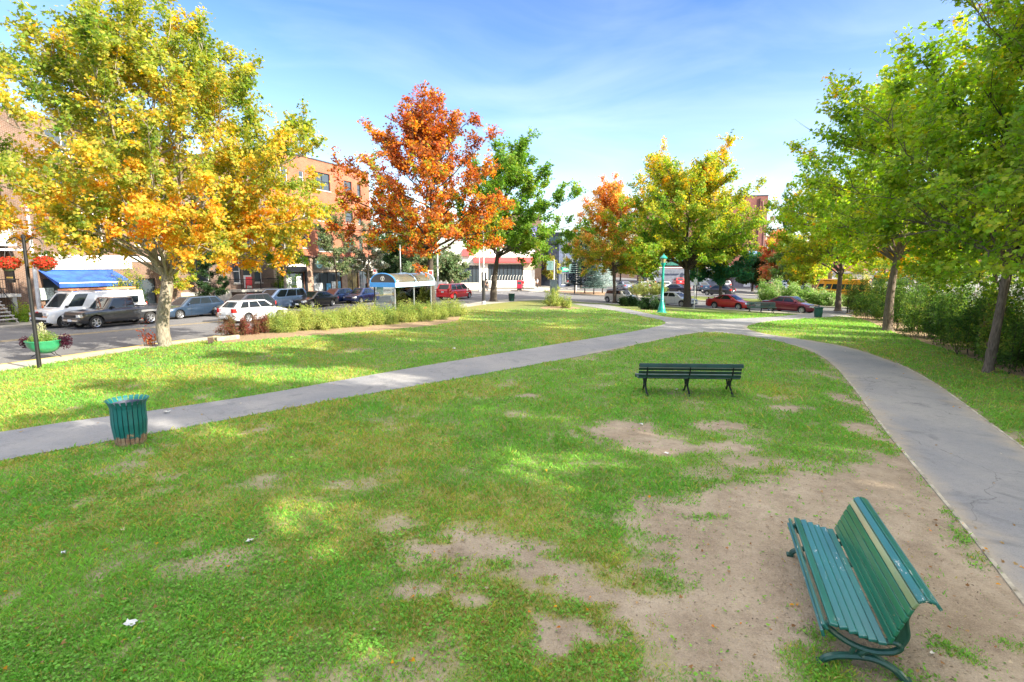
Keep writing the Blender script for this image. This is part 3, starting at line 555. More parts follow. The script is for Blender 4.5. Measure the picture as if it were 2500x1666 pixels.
# thin concrete edging along the near right path
def strip(name, mat, line, w_, z0_, z1_, kind='structure'):
    mb = MB(); n = len(line); Lft, Rgt = [], []
    for i, p in enumerate(line):
        a, b = np.array(line[max(i - 1, 0)]), np.array(line[min(i + 1, n - 1)]); d = (b - a) / np.linalg.norm(b - a); nr = np.array([-d[1], d[0]]) * w_ / 2; p = np.array(p); Lft.append(p + nr); Rgt.append(p - nr)
    rows = []
    for l, r in zip(Lft, Rgt):
        zl, zr = float(H(*l)), float(H(*r)); rows.append([(l[0], l[1], zl + z0_), (l[0], l[1], zl + z1_), (r[0], r[1], zr + z1_), (r[0], r[1], zr + z0_)])
    mb.grid(rows); o = mb.build(name, mat); 
    if kind: o['kind'] = kind
    return o
M_EDGE = P('edging_concrete', (0.42, 0.38, 0.31), 0.9, var=0.25, scale=5)
strip('path_edging', M_EDGE, [p for p in chaik([ext(PATH_LO[0], PATH_LO[2], 6)] + PATH_LO[:7])], 0.045, LAWN_Z - .1, LAWN_Z + 0.022)
strip('path_edging', M_EDGE, [p for p in chaik(PATH_NEB[9:] + [ext(PATH_NEB[-1], PATH_NEB[-3], 5)])], 0.045, LAWN_Z - .1, LAWN_Z + 0.022)
def dashes(name, mat, pts, w_, dz=0.006):
    """painted line pieces: list of ((x,y),(x,y))"""
    mb = MB()
    for a, b in pts:
        a, b = np.array(a), np.array(b); L_ = np.linalg.norm(b - a); d = (b - a) / L_; nr = np.array([-d[1], d[0]]) * w_ / 2; k = max(1, int(L_ / 1.2)); rows = []
        for i in range(k + 1):
            p = a + (b - a) * i / k; l, r = p + nr, p - nr; z = max(float(H(*l)), float(H(*r))); rows.append([(l[0], l[1], z + dz), (r[0], r[1], z + dz)])
        mb.grid(rows)
    o = mb.build(name, mat, fix=False); o['kind'] = 'structure'; return o
M_YEL = P('line_yellow', (0.62, 0.42, 0.12), 0.8, var=0.3, scale=2.2, col2=(0.30, 0.25, 0.15)); M_WHT = P('line_white', (0.75, 0.74, 0.70), 0.8, var=0.3, scale=2.5, col2=(0.35, 0.34, 0.33))
dashes('road_markings', M_YEL, [(K(-30, 8.1), K(34, 8.1)), (K(-30, 8.5), K(34, 8.5))], 0.12)
strip('kerb', M_KERBY, [K(t, 0.0) for t in np.arange(-40, 1.5, 1.0)] + [K(1.6, 0.0)], 0.15, -0.1, 0.127)
strip('kerb', M_KERBY, [K(t, 0.0) for t in np.arange(3.0, 7.5, .9)], 0.15, -0.1, 0.127)
strip('kerb', M_KERBY, [K(t, 15.6) for t in np.arange(-20, 0.1, 1.0)], 0.15, -0.1, 0.127)
strip('kerb', P('kerb_stone', (0.45, 0.42, 0.37), 0.9, var=.2), [K(t, 0.0) for t in np.arange(7.6, 36.5, 1.0)], 0.15, -0.1, 0.126)
# pedestrian crossings at the junction
cw = []
for i in range(13): 
    a = G(1185 + 19 * i, 705.5, 0); cw.append(((a[0] - .55, a[1]), (a[0] + .45, a[1] + .02)))
dashes('road_markings', M_WHT, cw, 1.5)
cw = []
for i in range(8):
    a = G(1120 + 22 * i, 716, 0); cw.append(((a[0] - .4, a[1]), (a[0] + .4, a[1])))
dashes('road_markings', M_WHT, cw, .35)
dashes('road_markings', M_WHT, [(G(1120, 711, 0), G(1330, 700, 0)), (G(1150, 724, 0), G(1230, 716, 0)), (G(1290, 716, 0), G(1340, 709, 0)), (Q(36, 55), Q(31, 55)), (Q(28, 55), Q(23, 55))], 0.16)
dashes('road_markings', M_YEL, [(G(1325 + 0, 676, 0), G(1330, 690, 0)), (Q(8, 96), Q(8, 91)), (Q(4, 96), Q(4, 91)), (Q(0, 96), Q(0, 91)), (Q(-4, 96), Q(-4, 91)), (Q(-8, 96), Q(-8, 91))], 0.14)
# islands beyond the right-hand road, and the verge of the car park
polysheet('lawn', M_GRASSF, [Q(-40, 60), Q(36, 60), Q(38.5, 61), Q(39, 64), Q(37, 67), Q(-40, 67.5)], LAWN_Z, 1.6)
polysheet('pavement', M_WALK, [Q(-40, 59.3), Q(37, 59.3), Q(40.0, 61), Q(40.4, 64.3), Q(38, 67.7), Q(-40, 68.2)], WALK_Z, 1.6)
polysheet('wood_chip_bed', M_CHIP, [Q(42.5, 60.5), Q(47, 60), Q(54.5, 61), Q(57, 63), Q(56, 67), Q(45, 68), Q(42, 66)], LAWN_Z, 1.2)
polysheet('pavement', M_WALK, [Q(42.2, 60.2), Q(47, 59.5), Q(55.3, 60.5), Q(58, 63), Q(56.8, 68), Q(45, 69), Q(41.4, 66)], WALK_Z, 1.6)
polysheet('pavement', M_WALK, [Q(-40, 77.5), Q(44, 77.5), Q(44, 79.2), Q(-40, 79.2)], WALK_Z, 2)
polysheet('lawn', M_GRASSF, [Q(-40, 79.0), Q(18, 79.0), Q(18, 83), Q(-40, 83)], LAWN_Z, 2)
polysheet('pavement', M_WALK, [(-14, 80.5), (-3, 79.5), (6.5, 82), (7.5, 92), (7.5, 150), (-30, 150), (-30, 84)], WALK_Z, 2.5)
# planting bed under the roadside hedge and under the right-hand thicket
HB = [G(535, 838), G(575, 836), G(669, 827), G(807, 817), G(924, 808), G(1062, 795), G(1118, 783), G(1122, 772), G(1040, 776), G(900, 787), G(760, 797), G(620, 808), G(545, 822)]
HB = rough_edge([p for a, b in zip(HB, HB[1:] + HB[:1]) for p in (a, ((a[0] * .66 + b[0] * .34), (a[1] * .66 + b[1] * .34)), ((a[0] * .33 + b[0] * .67), (a[1] * .33 + b[1] * .67)))], 9, .2)
polysheet('planting_bed', M_SOIL, HB, LAWN_Z + 0.01, 0.8, 0.04)
TB = [G(2065, 765), G(2120, 785), G(2180, 812), G(2260, 838), G(2350, 866), G(2430, 900), G(2500, 925)]; TB = TB + [ext(TB[-1], TB[-3], 10), (40, 6), (52, 16), (30, 46)]
polysheet('planting_bed', M_SOIL, rough_edge([p for a, b in zip(TB, TB[1:] + TB[:1]) for p in (a, ((a[0] + b[0]) / 2, (a[1] + b[1]) / 2))], 19, .5), LAWN_Z + 0.008, 1.2, 0.04)
def disc(c, rx, ry, n=22, s=1): return rough_edge([(c[0] + rx * math.cos(6.283 * i / n), c[1] + ry * math.sin(6.283 * i / n)) for i in range(n)], s, .3)
B1 = G(1365, 752); B2 = G(1575, 760)
polysheet('planting_bed', M_SOIL, disc(B1, 1.7, 2.2, s=5), LAWN_Z + .009, .6, .04); polysheet('planting_bed', M_SOIL, disc(B2, 2.7, 3.0, s=6), LAWN_Z + .009, .6, .04)
# ------------------------------------------------------------------ grass blades, weeds, fallen leaves
rng = np.random.default_rng(5)
def scatter(N, dmin, dmax, p=1.0, half=1.12):
    """points over the visible lawn, denser near the camera"""
    u = rng.uniform(size=N); d = (dmin ** (1 - p) + u * (dmax ** (1 - p) - dmin ** (1 - p))) ** (1 / (1 - p)) if p != 1 else dmin * (dmax / dmin) ** u
    x = rng.uniform(-half, half, N) * (d + 1.0); ok = inpoly(x, d, PARK) & ~inpoly(x, d, PATHP) & ~inpoly(x, d, HB) & ~inpoly(x, d, TB)
    return x[ok], d[ok]
def keep_grass(x, y, amt=1.0):
    dv = dirt(np.stack([x, y, 0 * x], 1)); cl = vn(np.stack([x, y], 1), 5.0, 7); return rng.uniform(size=len(x)) > np.clip(dv * 1.45 - 0.22 + (0.5 - cl) * .75 * (dv > .05), 0, 0.99) * amt
def grasscol(x, y, kind=0):
    p = np.stack([x, y], 1); d = dry(np.stack([x, y, 0 * x], 1)); n1 = fbm(p, 0.8, 41, 3); n2 = vn(p, 9, 4); g = np.array([(0.26, 0.46, 0.08)]); g2 = np.array([(0.14, 0.38, 0.06)]); yl = np.array([(0.40, 0.40, 0.08)]); br = np.array([(0.46, 0.36, 0.14)])
    c = g * (1 - n1[:, None]) + g2 * n1[:, None]; u = rng.uniform(size=len(x)); r1 = (u < 0.14 + 0.5 * d)[:, None]; c = np.where(r1, yl * (0.7 + .5 * n2[:, None]), c); r2 = (u < 0.02 + 0.13 * d)[:, None]; c = np.where(r2, br, c)
    return np.clip(c * rng.uniform(.82, 1.2, (len(x), 1)) * (0.78 + .44 * fbm(p, 2.2, 43, 3))[:, None], 0, .9)
x, y = scatter(700000, 3.3, 44, 1.0); xn, yn = rng.uniform(-9, 8, 90000), rng.uniform(-.5, 5.5, 90000); kn = inpoly(xn, yn, PARK) & ~inpoly(xn, yn, PATHP) & ((yn < 3.3) | (np.abs(xn) > 1.1 * (yn + 1))); x = np.concatenate([x, xn[kn]]); y = np.concatenate([y, yn[kn]]); k = keep_grass(x, y); x, y = x[k], y[k]; N = len(x); z = H(x, y) + LAWN_Z
sc = (0.55 + 0.085 * y); hgt = rng.uniform(0.016, 0.05, N) * (1 - .5 * dirt(np.stack([x, y, 0 * x], 1))) * np.minimum(sc, 1.5) * np.where(rng.uniform(size=N) < .05, 1.8, 1.0) * (0.6 + 0.8 * vn(np.stack([x, y], 1), 3.0, 61)); wd = 0.0042 * np.maximum(y / 4.2, 1) ** 0.72 * rng.uniform(.7, 1.4, N)
az = rng.uniform(0, 6.283, N); ln_ = rng.uniform(0.3, 1.2, N) * hgt; dx, dy = np.cos(az), np.sin(az); az2 = rng.uniform(0, 6.283, N); ax, ay = np.cos(az2) * wd, np.sin(az2) * wd
V = np.empty((N, 4, 3), np.float32)
V[:, 0] = np.stack([x - ax, y - ay, z - .004], 1); V[:, 1] = np.stack([x + ax, y + ay, z - .004], 1)
V[:, 2] = np.stack([x + dx * ln_ * .5 + ax * .7, y + dy * ln_ * .5 + ay * .7, z + hgt * .75], 1); V[:, 3] = np.stack([x + dx * ln_, y + dy * ln_, z + hgt], 1)
g = soup('grass', V, 4, BLADE, grasscol(x, y)); tag(g, 'short green and straw coloured grass blades over the park lawn', 'grass', kind='stuff')
x, y = scatter(150000, 3.3, 26, 1.25); pn = vn(np.stack([x, y], 1), 0.9, 15) * .6 + vn(np.stack([x, y], 1), 3.2, 16) * .4; k = keep_grass(x, y, .97) & (rng.uniform(size=len(x)) < ss(.40, .68, pn) * .95 + .05); x, y = x[k], y[k]; N = len(x); z = H(x, y) + LAWN_Z
pos = np.stack([x, y, z + rng.uniform(.008, .04, N)], 1); nr = np.array([0, 0, 1.0]) + rng.normal(size=(N, 3)) * .38; sz = rng.uniform(.015, .05, N) * np.minimum(.6 + y * .07, 1.6)
c = np.array([(0.14, 0.34, 0.055)]) * rng.uniform(.6, 1.45, (N, 1)) + rng.uniform(0, .06, (N, 1)) * np.array([(1, .7, 0)])
g = soup('weeds', leaf_cards(rng, pos, nr, sz, TRI5, None, 1.0), 6, BLADE, np.clip(c, 0, .9)); tag(g, 'broad leaved weeds and clover growing among the lawn grass', 'weeds', kind='stuff')
x, y = scatter(1700, 4, 40, 1.3); N = len(x); pos = np.stack([x, y, H(x, y) + LAWN_Z + rng.uniform(.02, .05, N)], 1); cc = np.array([ORG, AMB, (0.30, .16, .07), (0.42, .28, .14), (.45, .38, .28)])[rng.choice(5, N, p=(.06, .10, .36, .33, .15))] * rng.uniform(.6, 1.2, (N, 1))
g = soup('fallen_leaves', leaf_cards(rng, pos, np.array([0, 0, 1.]) + rng.normal(size=(N, 3)) * .4, rng.uniform(.02, .055, N), STAR), 12, LEAF, cc); tag(g, 'fallen dry leaves scattered over the lawn', 'fallen leaves', kind='stuff')
N = 4200; a_ = rng.uniform(0, 6.283, N); r_ = 7.5 * rng.uniform(0, 1, N) ** .7; x = -14 + r_ * np.cos(a_); y = 20.5 + r_ * np.sin(a_) * .8; x2, y2 = -5.5 + rng.normal(size=1800) * 4, 38 + rng.normal(size=1800) * 4.5; x = np.concatenate([x, x2]); y = np.concatenate([y, y2]); k = inpoly(x, y, PARK) & ~inpoly(x, y, HB) & (rng.uniform(size=len(x)) < .5); x, y = x[k], y[k]; N = len(x)
pos = np.stack([x, y, H(x, y) + LAWN_Z + rng.uniform(.02, .045, N)], 1); cc = np.array([ORG, YEL, (0.45, .30, .10), (0.36, .20, .09), (.50, .46, .30)])[rng.choice(5, N, p=(.15, .25, .3, .2, .1))] * rng.uniform(.6, 1.1, (N, 1))
g = soup('fallen_leaves', leaf_cards(rng, pos, np.array([0, 0, 1.]) + rng.normal(size=(N, 3)) * .4, rng.uniform(.035, .075, N), STAR), 12, LEAF, cc); tag(g, 'yellow and orange leaves fallen below the maples on the left lawn', 'fallen leaves', kind='stuff')
N = 2600; d = 4 * (32 / 4) ** rng.uniform(size=N); x = rng.uniform(-1.1, 1.1, N) * (d + 1); y = d; pe = np.minimum(polydist(x, y, LOc, False), np.minimum(polydist(x, y, NEc, False), polydist(x, y, UPc, False))); k = inpoly(x, y, PATHP) & (rng.uniform(size=N) < .12 + ss(.5, .02, pe)); x, y = x[k], y[k]; N = len(x); pos = np.stack([x, y, H(x, y) + LAWN_Z + .022], 1)
g = soup('fallen_leaves', leaf_cards(rng, pos, np.array([0, 0, 1.]) + rng.normal(size=(N, 3)) * .22, rng.uniform(.025, .06, N), STAR), 12, LEAF, np.array([AMB, (.30, .18, .08), (.40, .28, .13), (.5, .45, .35)])[rng.choice(4, N, p=(.15, .4, .3, .15))]); tag(g, 'dry leaves lying along the edges of the paths', 'fallen leaves', kind='stuff')
x, y = rng.uniform(-6, 10, 16000), rng.uniform(2.8, 11, 16000); k = inpoly(x, y, DIRT[0]); x, y = x[k], y[k]; N = len(x); pos = np.stack([x, y, H(x, y) + LAWN_Z + .004], 1)
g = soup('debris', leaf_cards(rng, pos, np.array([0, 0, 1.]) + rng.normal(size=(N, 3)) * .25, rng.uniform(.006, .03, N), TRI5, None, .6), 6, BLADE, np.array([(.2, .14, .09), (.45, .36, .26), (.12, .09, .07)])[rng.choice(3, N)] * rng.uniform(.7, 1.2, (N, 1))); tag(g, 'twigs and small crumbs of bark on the bare earth', 'debris', kind='stuff')
# ------------------------------------------------------------------ vehicles
M_TYRE = P('tyre_rubber', (0.022, 0.022, 0.023), 0.75, var=.1, bump=.2); M_RIM = P('alloy', (0.62, 0.63, 0.65), 0.28, 0.85, .08, 20); M_TRIM = P('black_trim', (0.02, 0.02, 0.022), 0.5, var=.1)
M_CARGL = glass('car_glass', (0.015, 0.022, 0.028)); M_HEAD = P('headlamp', (0.75, 0.77, 0.80), 0.08, 0.4, .15, 30, coat=1.0); M_TAIL = P('tail_lamp', (0.55, 0.02, 0.02), 0.12, 0, .15, 30, coat=1.0); M_AMBER = P('amber_lamp', (0.85, 0.25, 0.02), 0.15, 0, .1, 30, coat=1.0)
M_PLATE = P('plate', (0.72, 0.74, 0.78), 0.4, var=.08, scale=30); M_CHROME = P('chrome', (0.7, 0.7, 0.72), 0.12, 1.0, .05)
def paint(name, col, metal=0.35, rough=0.28): return P('paint_' + name, col, rough, metal, 0.05, 1.5, coat=0.9)
WCACHE = {}
def wheel_mesh(r, wd, sp):
    k = (round(r, 3), sp)
    if k in WCACHE: return WCACHE[k]
    t = MB().lathe([(r * .66, -wd / 2), (r * .93, -wd / 2), (r, -wd * .3), (r, wd * .3), (r * .93, wd / 2), (r * .66, wd / 2), (r * .64, wd * .3), (r * .64, -wd * .3)], 26, axis='Y', close=True)
    rim = MB().lathe([(0.001, wd * .34), (r * .12, wd * .40), (r * .17, wd * .30), (r * .18, wd * .18), (r * .56, wd * .12), (r * .60, wd * .42), (r * .665, wd * .47), (r * .665, wd * .3), (r * .62, -wd * .1), (r * .1, -wd * .1)], 26, axis='Y')
    for i in range(sp):
        a = 6.283 * i / sp; rim.box((math.cos(a) * r * .38, wd * .30, math.sin(a) * r * .38), (r * .48, wd * .22, r * .17), ry=-a)
    cov = MB().lathe([(0.001, wd * .17), (r * .55, wd * .17)], 18, axis='Y')
    def fin(mb, nm, mat):
        me = mb.mesh(nm); bm = bmesh.new(); bm.from_mesh(me); bmesh.ops.recalc_face_normals(bm, faces=bm.faces); bm.to_mesh(me); bm.free(); me.materials.append(mat); me.shade_smooth()
        try: me.set_sharp_from_angle(angle=R(40))
        except Exception: pass
        return me
    WCACHE[k] = (fin(t, 'tyre', M_TYRE), fin(rim, 'rim', M_RIM), fin(cov, 'brake_disc', M_TRIM)); return WCACHE[k]
class Car:
    """body from cross-sections with real wheel arches, rounded cabin, glazing and fittings as parts. x forward, y left"""
    def __init__(s, name, label, cat, loc, yaw, spec, mat, group=None, detail=2, dz=0.0, scale=1.0):
        s.L, s.W, s.Hh = spec['L'], spec['W'], spec['H']; s.sp = spec; s.mat = mat; gx_, gy_ = loc
        s.root = empty(name, (gx_, gy_, gz(gx_, gy_, dz)), yaw, label, cat, group); s.root.scale = (scale,) * 3
        d = spec; s.r = d.get('r', .32); s.xf = s.L / 2 - d['of']; s.xr = -s.L / 2 + d['orr']; s.make(detail)
    def hw(s, x):
        u = (s.L / 2 - x) / s.L; f = 1.0; a, b = s.sp.get('nose', (.13, .24)), s.sp.get('tail', (.10, .14))
        if u < a[0]: f -= a[1] * (1 - u / a[0]) ** 2
        if u > 1 - b[0]: f -= b[1] * (1 - (1 - u) / b[0]) ** 2
        return s.W / 2 * f
    def deck(s, x):
        u = (s.L / 2 - x) / s.L; return float(np.interp(u, [p[0] for p in s.sp['deck']], [p[1] for p in s.sp['deck']]))
    def side(s, x, z):
        """half width of the lower body at height z"""
        top = s.deck(x); zb = s.sp.get('clear', .2); w_ = s.hw(x); t = (z - zb) / max(top - zb, .05)
        return w_ * (0.955 + 0.045 * math.sin(min(max(t, 0), 1) * math.pi * 0.78 + .35)) if t < .86 else w_ * (0.985 - 0.22 * (t - .86))
    def make(s, det):
        d = s.sp; L_, zb = s.L, d.get('clear', .2); xs = set(np.linspace(-L_ / 2, L_ / 2, 34)); ra = s.r * 1.17
        for xc in (s.xf, s.xr): xs |= set(xc + ra * math.cos(t) for t in np.linspace(0, math.pi, 13)); xs |= {xc + ra + .004, xc - ra - .004}
        xs = sorted(x for x in xs if -L_ / 2 <= x <= L_ / 2); rows = []
        for x in xs:
            zlo = zb + (0.10 * (1 - min(1, (L_ / 2 - abs(x)) / .25)) if abs(x) > L_ / 2 - .25 else 0)
            for xc in (s.xf, s.xr):
                if abs(x - xc) < ra: zlo = max(zlo, s.r + math.sqrt(max(0, ra * ra - (x - xc) ** 2)) - 0.0)
            top = s.deck(x); pts = []; zs = [zlo + (top - zlo) * f for f in (0, .06, .25, .45, .62, .78, .90)]
            col = [(s.side(x, z) * (0.97 if i == 0 else 1), z) for i, z in enumerate(zs)]
            w_ = s.hw(x); crown = d.get('crown', .045); bed = d.get('bed')
            if bed and bed[0] < x < bed[1]: col += [(w_ * .95, top), (w_ * .88, top), (w_ * .86, bed[2]), (0, bed[2])]
            else: col += [(w_ * .94, top - .005), (w_ * .84, top + crown * .35), (w_ * .5, top + crown * .85), (0, top + crown)]
            rows.append([(x, -y, z) for y, z in col] + [(x, y, z) for y, z in reversed(col[:-1])])
        mb = MB(); mb.grid(rows); b0 = len(rows[0]); n = len(mb.v); mb.f += [tuple(range(b0)), tuple(range(n - b0, n))]; mb.m += [0, 0]
        # cabin
        x0, x1, x2, x3 = [L_ / 2 - u * L_ for u in d['cab']]; zr = s.Hh; wr = d.get('wr', .74) * s.W / 2; s.cab = (x0, x1, x2, x3); NR = 48
        def ring(v, inset=0, dzz=0):
            xa, xb = x0 + (x1 - x0) * v, x3 + (x2 - x3) * v; hb = s.cabw(v); zbv = 0; rr = .16 * (1 - .3 * v) + inset; xa -= inset; xb += inset; hb -= inset; pts = []; rr = min(rr, hb * .6, (xa - xb) * .3)
            per = [((xa - rr, hb - rr), 0), ((xb + rr, hb - rr), 1), ((xb + rr, -hb + rr), 2), ((xa - rr, -hb + rr), 3)]
            for (cx, cy), k in per:
                for j in range(NR // 4):
                    a = (k + j / (NR // 4 - 1)) * math.pi / 2; px, py = cx + rr * math.cos(a), cy + rr * math.sin(a); zl = s.deckc(px) + .012; pts.append((px, py, zl + (zr - .05 - zl) * v + dzz))
            return pts
        s.ring = ring; rows = [ring(-.12), ring(.0), ring(.25), ring(.5), ring(.75), ring(.93), ring(1.0), ring(1.0, .035, .025), ring(1.0, .10, .043), ring(1.0, .30, .05)]
        mb.grid(rows, closed=True); k = len(mb.v); mb.f.append(tuple(range(k - NR, k))); mb.m.append(0)
        s.body = mb.build('body', s.mat, s.root, smooth=True)
        ub = MB().bb(s.xr - .42, s.xf + .42, -s.W * .36, s.W * .36, zb + .02, min(.62, s.deck(s.xf) - .12)); ub.bb(-L_ * .46, L_ * .46, -s.W * .34, s.W * .34, zb + .03, .42); ub.build('underbody', M_TRIM, s.root)
        s.glaze(det); s.wheels(d.get('spk', 7)); s.fit(det)
    def deckc(s, x): return s.sp['belt'] + s.sp.get('beltrise', 0) * (s.L / 2 - x) / s.L
    def cabw(s, v): wb = s.sp.get('wb', .92) * s.W / 2; wr = s.sp.get('wr', .74) * s.W / 2; v = max(v, 0); return wb + (wr - wb) * (v ** 1.15)
    def cabpt(s, x, v, side, o=.007):
        x0, x1, x2, x3 = s.cab; zl = s.deckc(x) + .012; return (x, side * (s.cabw(v) + o), zl + (s.Hh - .05 - zl) * v)
    def glaze(s, det):
        x0, x1, x2, x3 = s.cab; zr = s.Hh - .05
        for nm, xa, xb, sg, on in (('windshield', x0, x1, 1, True), ('rear_window', x3, x2, -1, s.sp.get('rearwin', True))):
            if not on: continue
            rows = []; va, vb = (.06, .95) if nm == 'windshield' else s.sp.get('rwv', (.12, .92))
            for i in range(7):
                v = va + (vb - va) * i / 6; x = xa + (xb - xa) * v; wv = s.cabw(v) - .16 * (1 - .3 * v) * .62; zl = s.deckc(x) + .012
                rows.append([(x + sg * (.012 + .0 * math.cos(j / 8 * math.pi)) - sg * (0.03 * (abs(j - 4) / 4) ** 6), wv * (j - 4) / 4, zl + (zr - zl) * v) for j in range(9)])
            MB().grid(rows).build(nm, M_CARGL, s.root, smooth=True)
        for a, b in s.sp['win']:
            for sd in (1, -1):
                rows = []; ff = s.sp.get('wv', (.08, .93))
                for i in range(6):
                    v = ff[0] + (ff[1] - ff[0]) * i / 5; xa = x0 + (x1 - x0) * v - .15 * (1 - .3 * v) * .85; xb = x3 + (x2 - x3) * v + .15 * (1 - .3 * v) * .75
                    rows.append([s.cabpt(xa + (xb - xa) * (a + (b - a) * j / 6), v, sd) for j in range(7)])
                MB().grid(rows).build('side_window', M_CARGL, s.root, smooth=True)
    def wheels(s, spk):
        wd = .2; t, r_, c_ = wheel_mesh(s.r, wd, spk)
        for xc in (s.xf, s.xr):
            for sd in (1, -1):
                y = sd * (s.hw(xc) - wd / 2 - .015); wh = empty('wheel', (xc, y, s.r), 0 if sd > 0 else math.pi); wh.parent = s.root
                for me in (t, r_, c_): o = bpy.data.objects.new(me.name, me); COL.objects.link(o); o.parent = wh
    def wrap(s, name, mat, front, u0, u1, z0, z1, o=.008, both=True, off=0.0, n=8):
        """fitting wrapped round a body corner: u0<0 on the side (metres back), u1>0 across the end (fraction to the middle)"""
        sg = 1 if front else -1; xe = sg * s.L / 2; sides = (1, -1) if both else (1,)
        for sd in sides:
            rows = []
            for i in range(n + 1):
                t = u0 + (u1 - u0) * i / n; row = []
                for zf in (0, .5, 1):
                    z = z0 + (z1 - z0) * zf; zz = z + off * max(0, -t)
                    if t < 0: x = xe + sg * t; row.append((x + sg * o * .3, sd * (s.side(x, min(zz, s.deck(x) - .02)) + o), zz))
                    else: row.append((xe + sg * o, sd * s.hw(xe) * (1 - t) * 1.0 + (sd * o if t < .02 else 0), zz))
                rows.append(row)
            MB().grid(rows).build(name, mat, s.root, smooth=True, fix=False)
    def fit(s, det):
        d = s.sp; zb = d.get('clear', .2); h0 = s.deck(s.L / 2); ht = s.deck(-s.L / 2); hl = d.get('hl', (h0 - .16, h0 - .02)); tl = d.get('tl', (ht - .22, ht - .04))
        s.wrap('headlight', M_HEAD, True, d.get('hlu', (-.26, .30))[0], d.get('hlu', (-.26, .30))[1], *hl, off=.12); s.wrap('taillight', M_TAIL, False, d.get('tlu', (-.2, .28))[0], d.get('tlu', (-.2, .28))[1], *tl)
        if det < 1: return
        x = s.L / 2; MB().box((x + .004, 0, (hl[0] + hl[1]) / 2 - .02), (.016, s.hw(x) * 1.05, d.get('gh', .13))).build('grille', M_TRIM, s.root, bevel=.01)
        MB().box((x + .012, 0, zb + .19), (.05, s.hw(x) * 1.75, .12)).build('front_bumper', d.get('bump') or (s.mat if not d.get('chrome') else M_CHROME), s.root, bevel=.025); MB().box((x - .01, 0, zb + .09), (.03, s.hw(x) * 1.3, .10)).build('air_intake', M_TRIM, s.root, bevel=.01)
        MB().box((-x - .012, 0, zb + .20), (.06, s.hw(-x) * 1.8, .15)).build('rear_bumper', s.mat if not d.get('chrome') else M_TRIM, s.root, bevel=.03)
        MB().box((-x - .035, 0, d.get('pz', ht - .28)), (.012, .34, .15)).build('licence_plate', M_PLATE, s.root, bevel=.004)
        if d.get('fplate'): MB().box((x + .045, 0, zb + .2), (.012, .34, .13)).build('licence_plate', M_PLATE, s.root, bevel=.004)
        x0, x1, x2, x3 = s.cab
        for sd in (1, -1):
            MB().box((x0 - .38 * (1 if not d.get('van') else .6), sd * (s.sp.get('wb', .92) * s.W / 2 + .12), s.deckc(x0) + .10), (.10, .19, .13)).build('mirror', M_TRIM if d.get('dmir') else s.mat, s.root, bevel=.03, smooth=True)
            if det > 1:
                for xx in d.get('hd', (-.02, -.30)):
                    xh = xx * s.L + 0; zz = s.deckc(xh) - .13; MB().box((xh, sd * (s.side(xh, zz) + .012), zz), (.17, .022, .03)).build('door_handle', s.mat, s.root, bevel=.006)
                seams = MB()
                for xx in d.get('seam', (.13, -.09, -.27)):
                    xh = xx * s.L
                    if min(abs(xh - s.xr), abs(xh - s.xf)) < s.r * 1.25: continue
                    for i in range(6):
                        za, zc = zb + .06 + (s.deck(xh) - zb - .1) * i / 6, zb + .06 + (s.deck(xh) - zb - .1) * (i + 1) / 6
                        seams.add([(xh - .006, sd * (s.side(xh, za) + .0025), za), (xh + .006, sd * (s.side(xh, za) + .0025), za), (xh + .006, sd * (s.side(xh, zc) + .0025), zc), (xh - .006, sd * (s.side(xh, zc) + .0025), zc)], [(0, 1, 2, 3)])
                if seams.v: seams.build('door_seam', M_TRIM, s.root, fix=False)
SED = dict(L=4.6, W=1.75, H=1.44, of=.9, orr=1.02, deck=[(0, .52), (.015, .66), (.06, .74), (.26, .90), (.32, .93), (.78, .96), (.86, .98), (.97, .95), (.99, .88), (1, .7)], belt=.92, beltrise=.05, cab=(.25, .41, .68, .86), win=((.08, .48), (.52, .90)), hl=(.56, .70), tl=(.70, .88), pz=.62)
WAG = dict(SED, L=4.6, H=1.48, deck=[(0, .52), (.015, .66), (.06, .74), (.26, .90), (.32, .93), (.90, .98), (.985, .96), (1, .7)], cab=(.25, .40, .86, .97), win=((.06, .36), (.385, .68), (.71, .93)), rwv=(.15, .92), tl=(.72, .98), pz=.70)
SUV = dict(WAG, L=4.6, W=1.84, H=1.70, clear=.26, r=.35, belt=1.04, deck=[(0, .6), (.015, .78), (.06, .88), (.24, 1.02), (.3, 1.05), (.9, 1.1), (.985, 1.08), (1, .8)], cab=(.22, .37, .88, .98), hl=(.68, .84), tl=(.84, 1.10), pz=.85)
MVAN = dict(SUV, L=5.1, W=1.98, H=1.76, clear=.22, r=.34, deck=[(0, .55), (.015, .72), (.05, .84), (.17, 1.0), (.22, 1.05), (.9, 1.08), (.985, 1.06), (1, .75)], belt=1.02, cab=(.155, .34, .92, .985), win=((.05, .32), (.35, .65), (.68, .95)), tl=(.80, 1.25), pz=.88, wr=.80, hl=(.62, .80))
HAT = dict(WAG, L=4.2, W=1.72, H=1.49, cab=(.24, .42, .84, .98), win=((.08, .46), (.50, .86)), pz=.72)
CPE = dict(SED, L=4.4, W=1.70, H=1.37, cab=(.28, .45, .66, .87), win=((.10, .60), (.64, .90)), hd=(-.12,), seam=(.10, -.17), belt=.88, deck=[(0, .48), (.015, .62), (.06, .69), (.28, .84), (.34, .87), (.78, .92), (.88, .94), (.97, .92), (.99, .84), (1, .66)])
MINI = dict(SED, L=3.7, W=1.69, H=1.41, of=.74, orr=.55, r=.31, deck=[(0, .5), (.02, .74), (.08, .84), (.25, .92), (.32, .93), (.92, .95), (.98, .93), (1, .7)], belt=.93, beltrise=.02, cab=(.24, .34, .93, .985), win=((.05, .45), (.48, .95)), wr=.82, hd=(-.13,), seam=(.12, -.16), hl=(.62, .80), hlu=(-.1, .34), tl=(.70, .88), pz=.6)
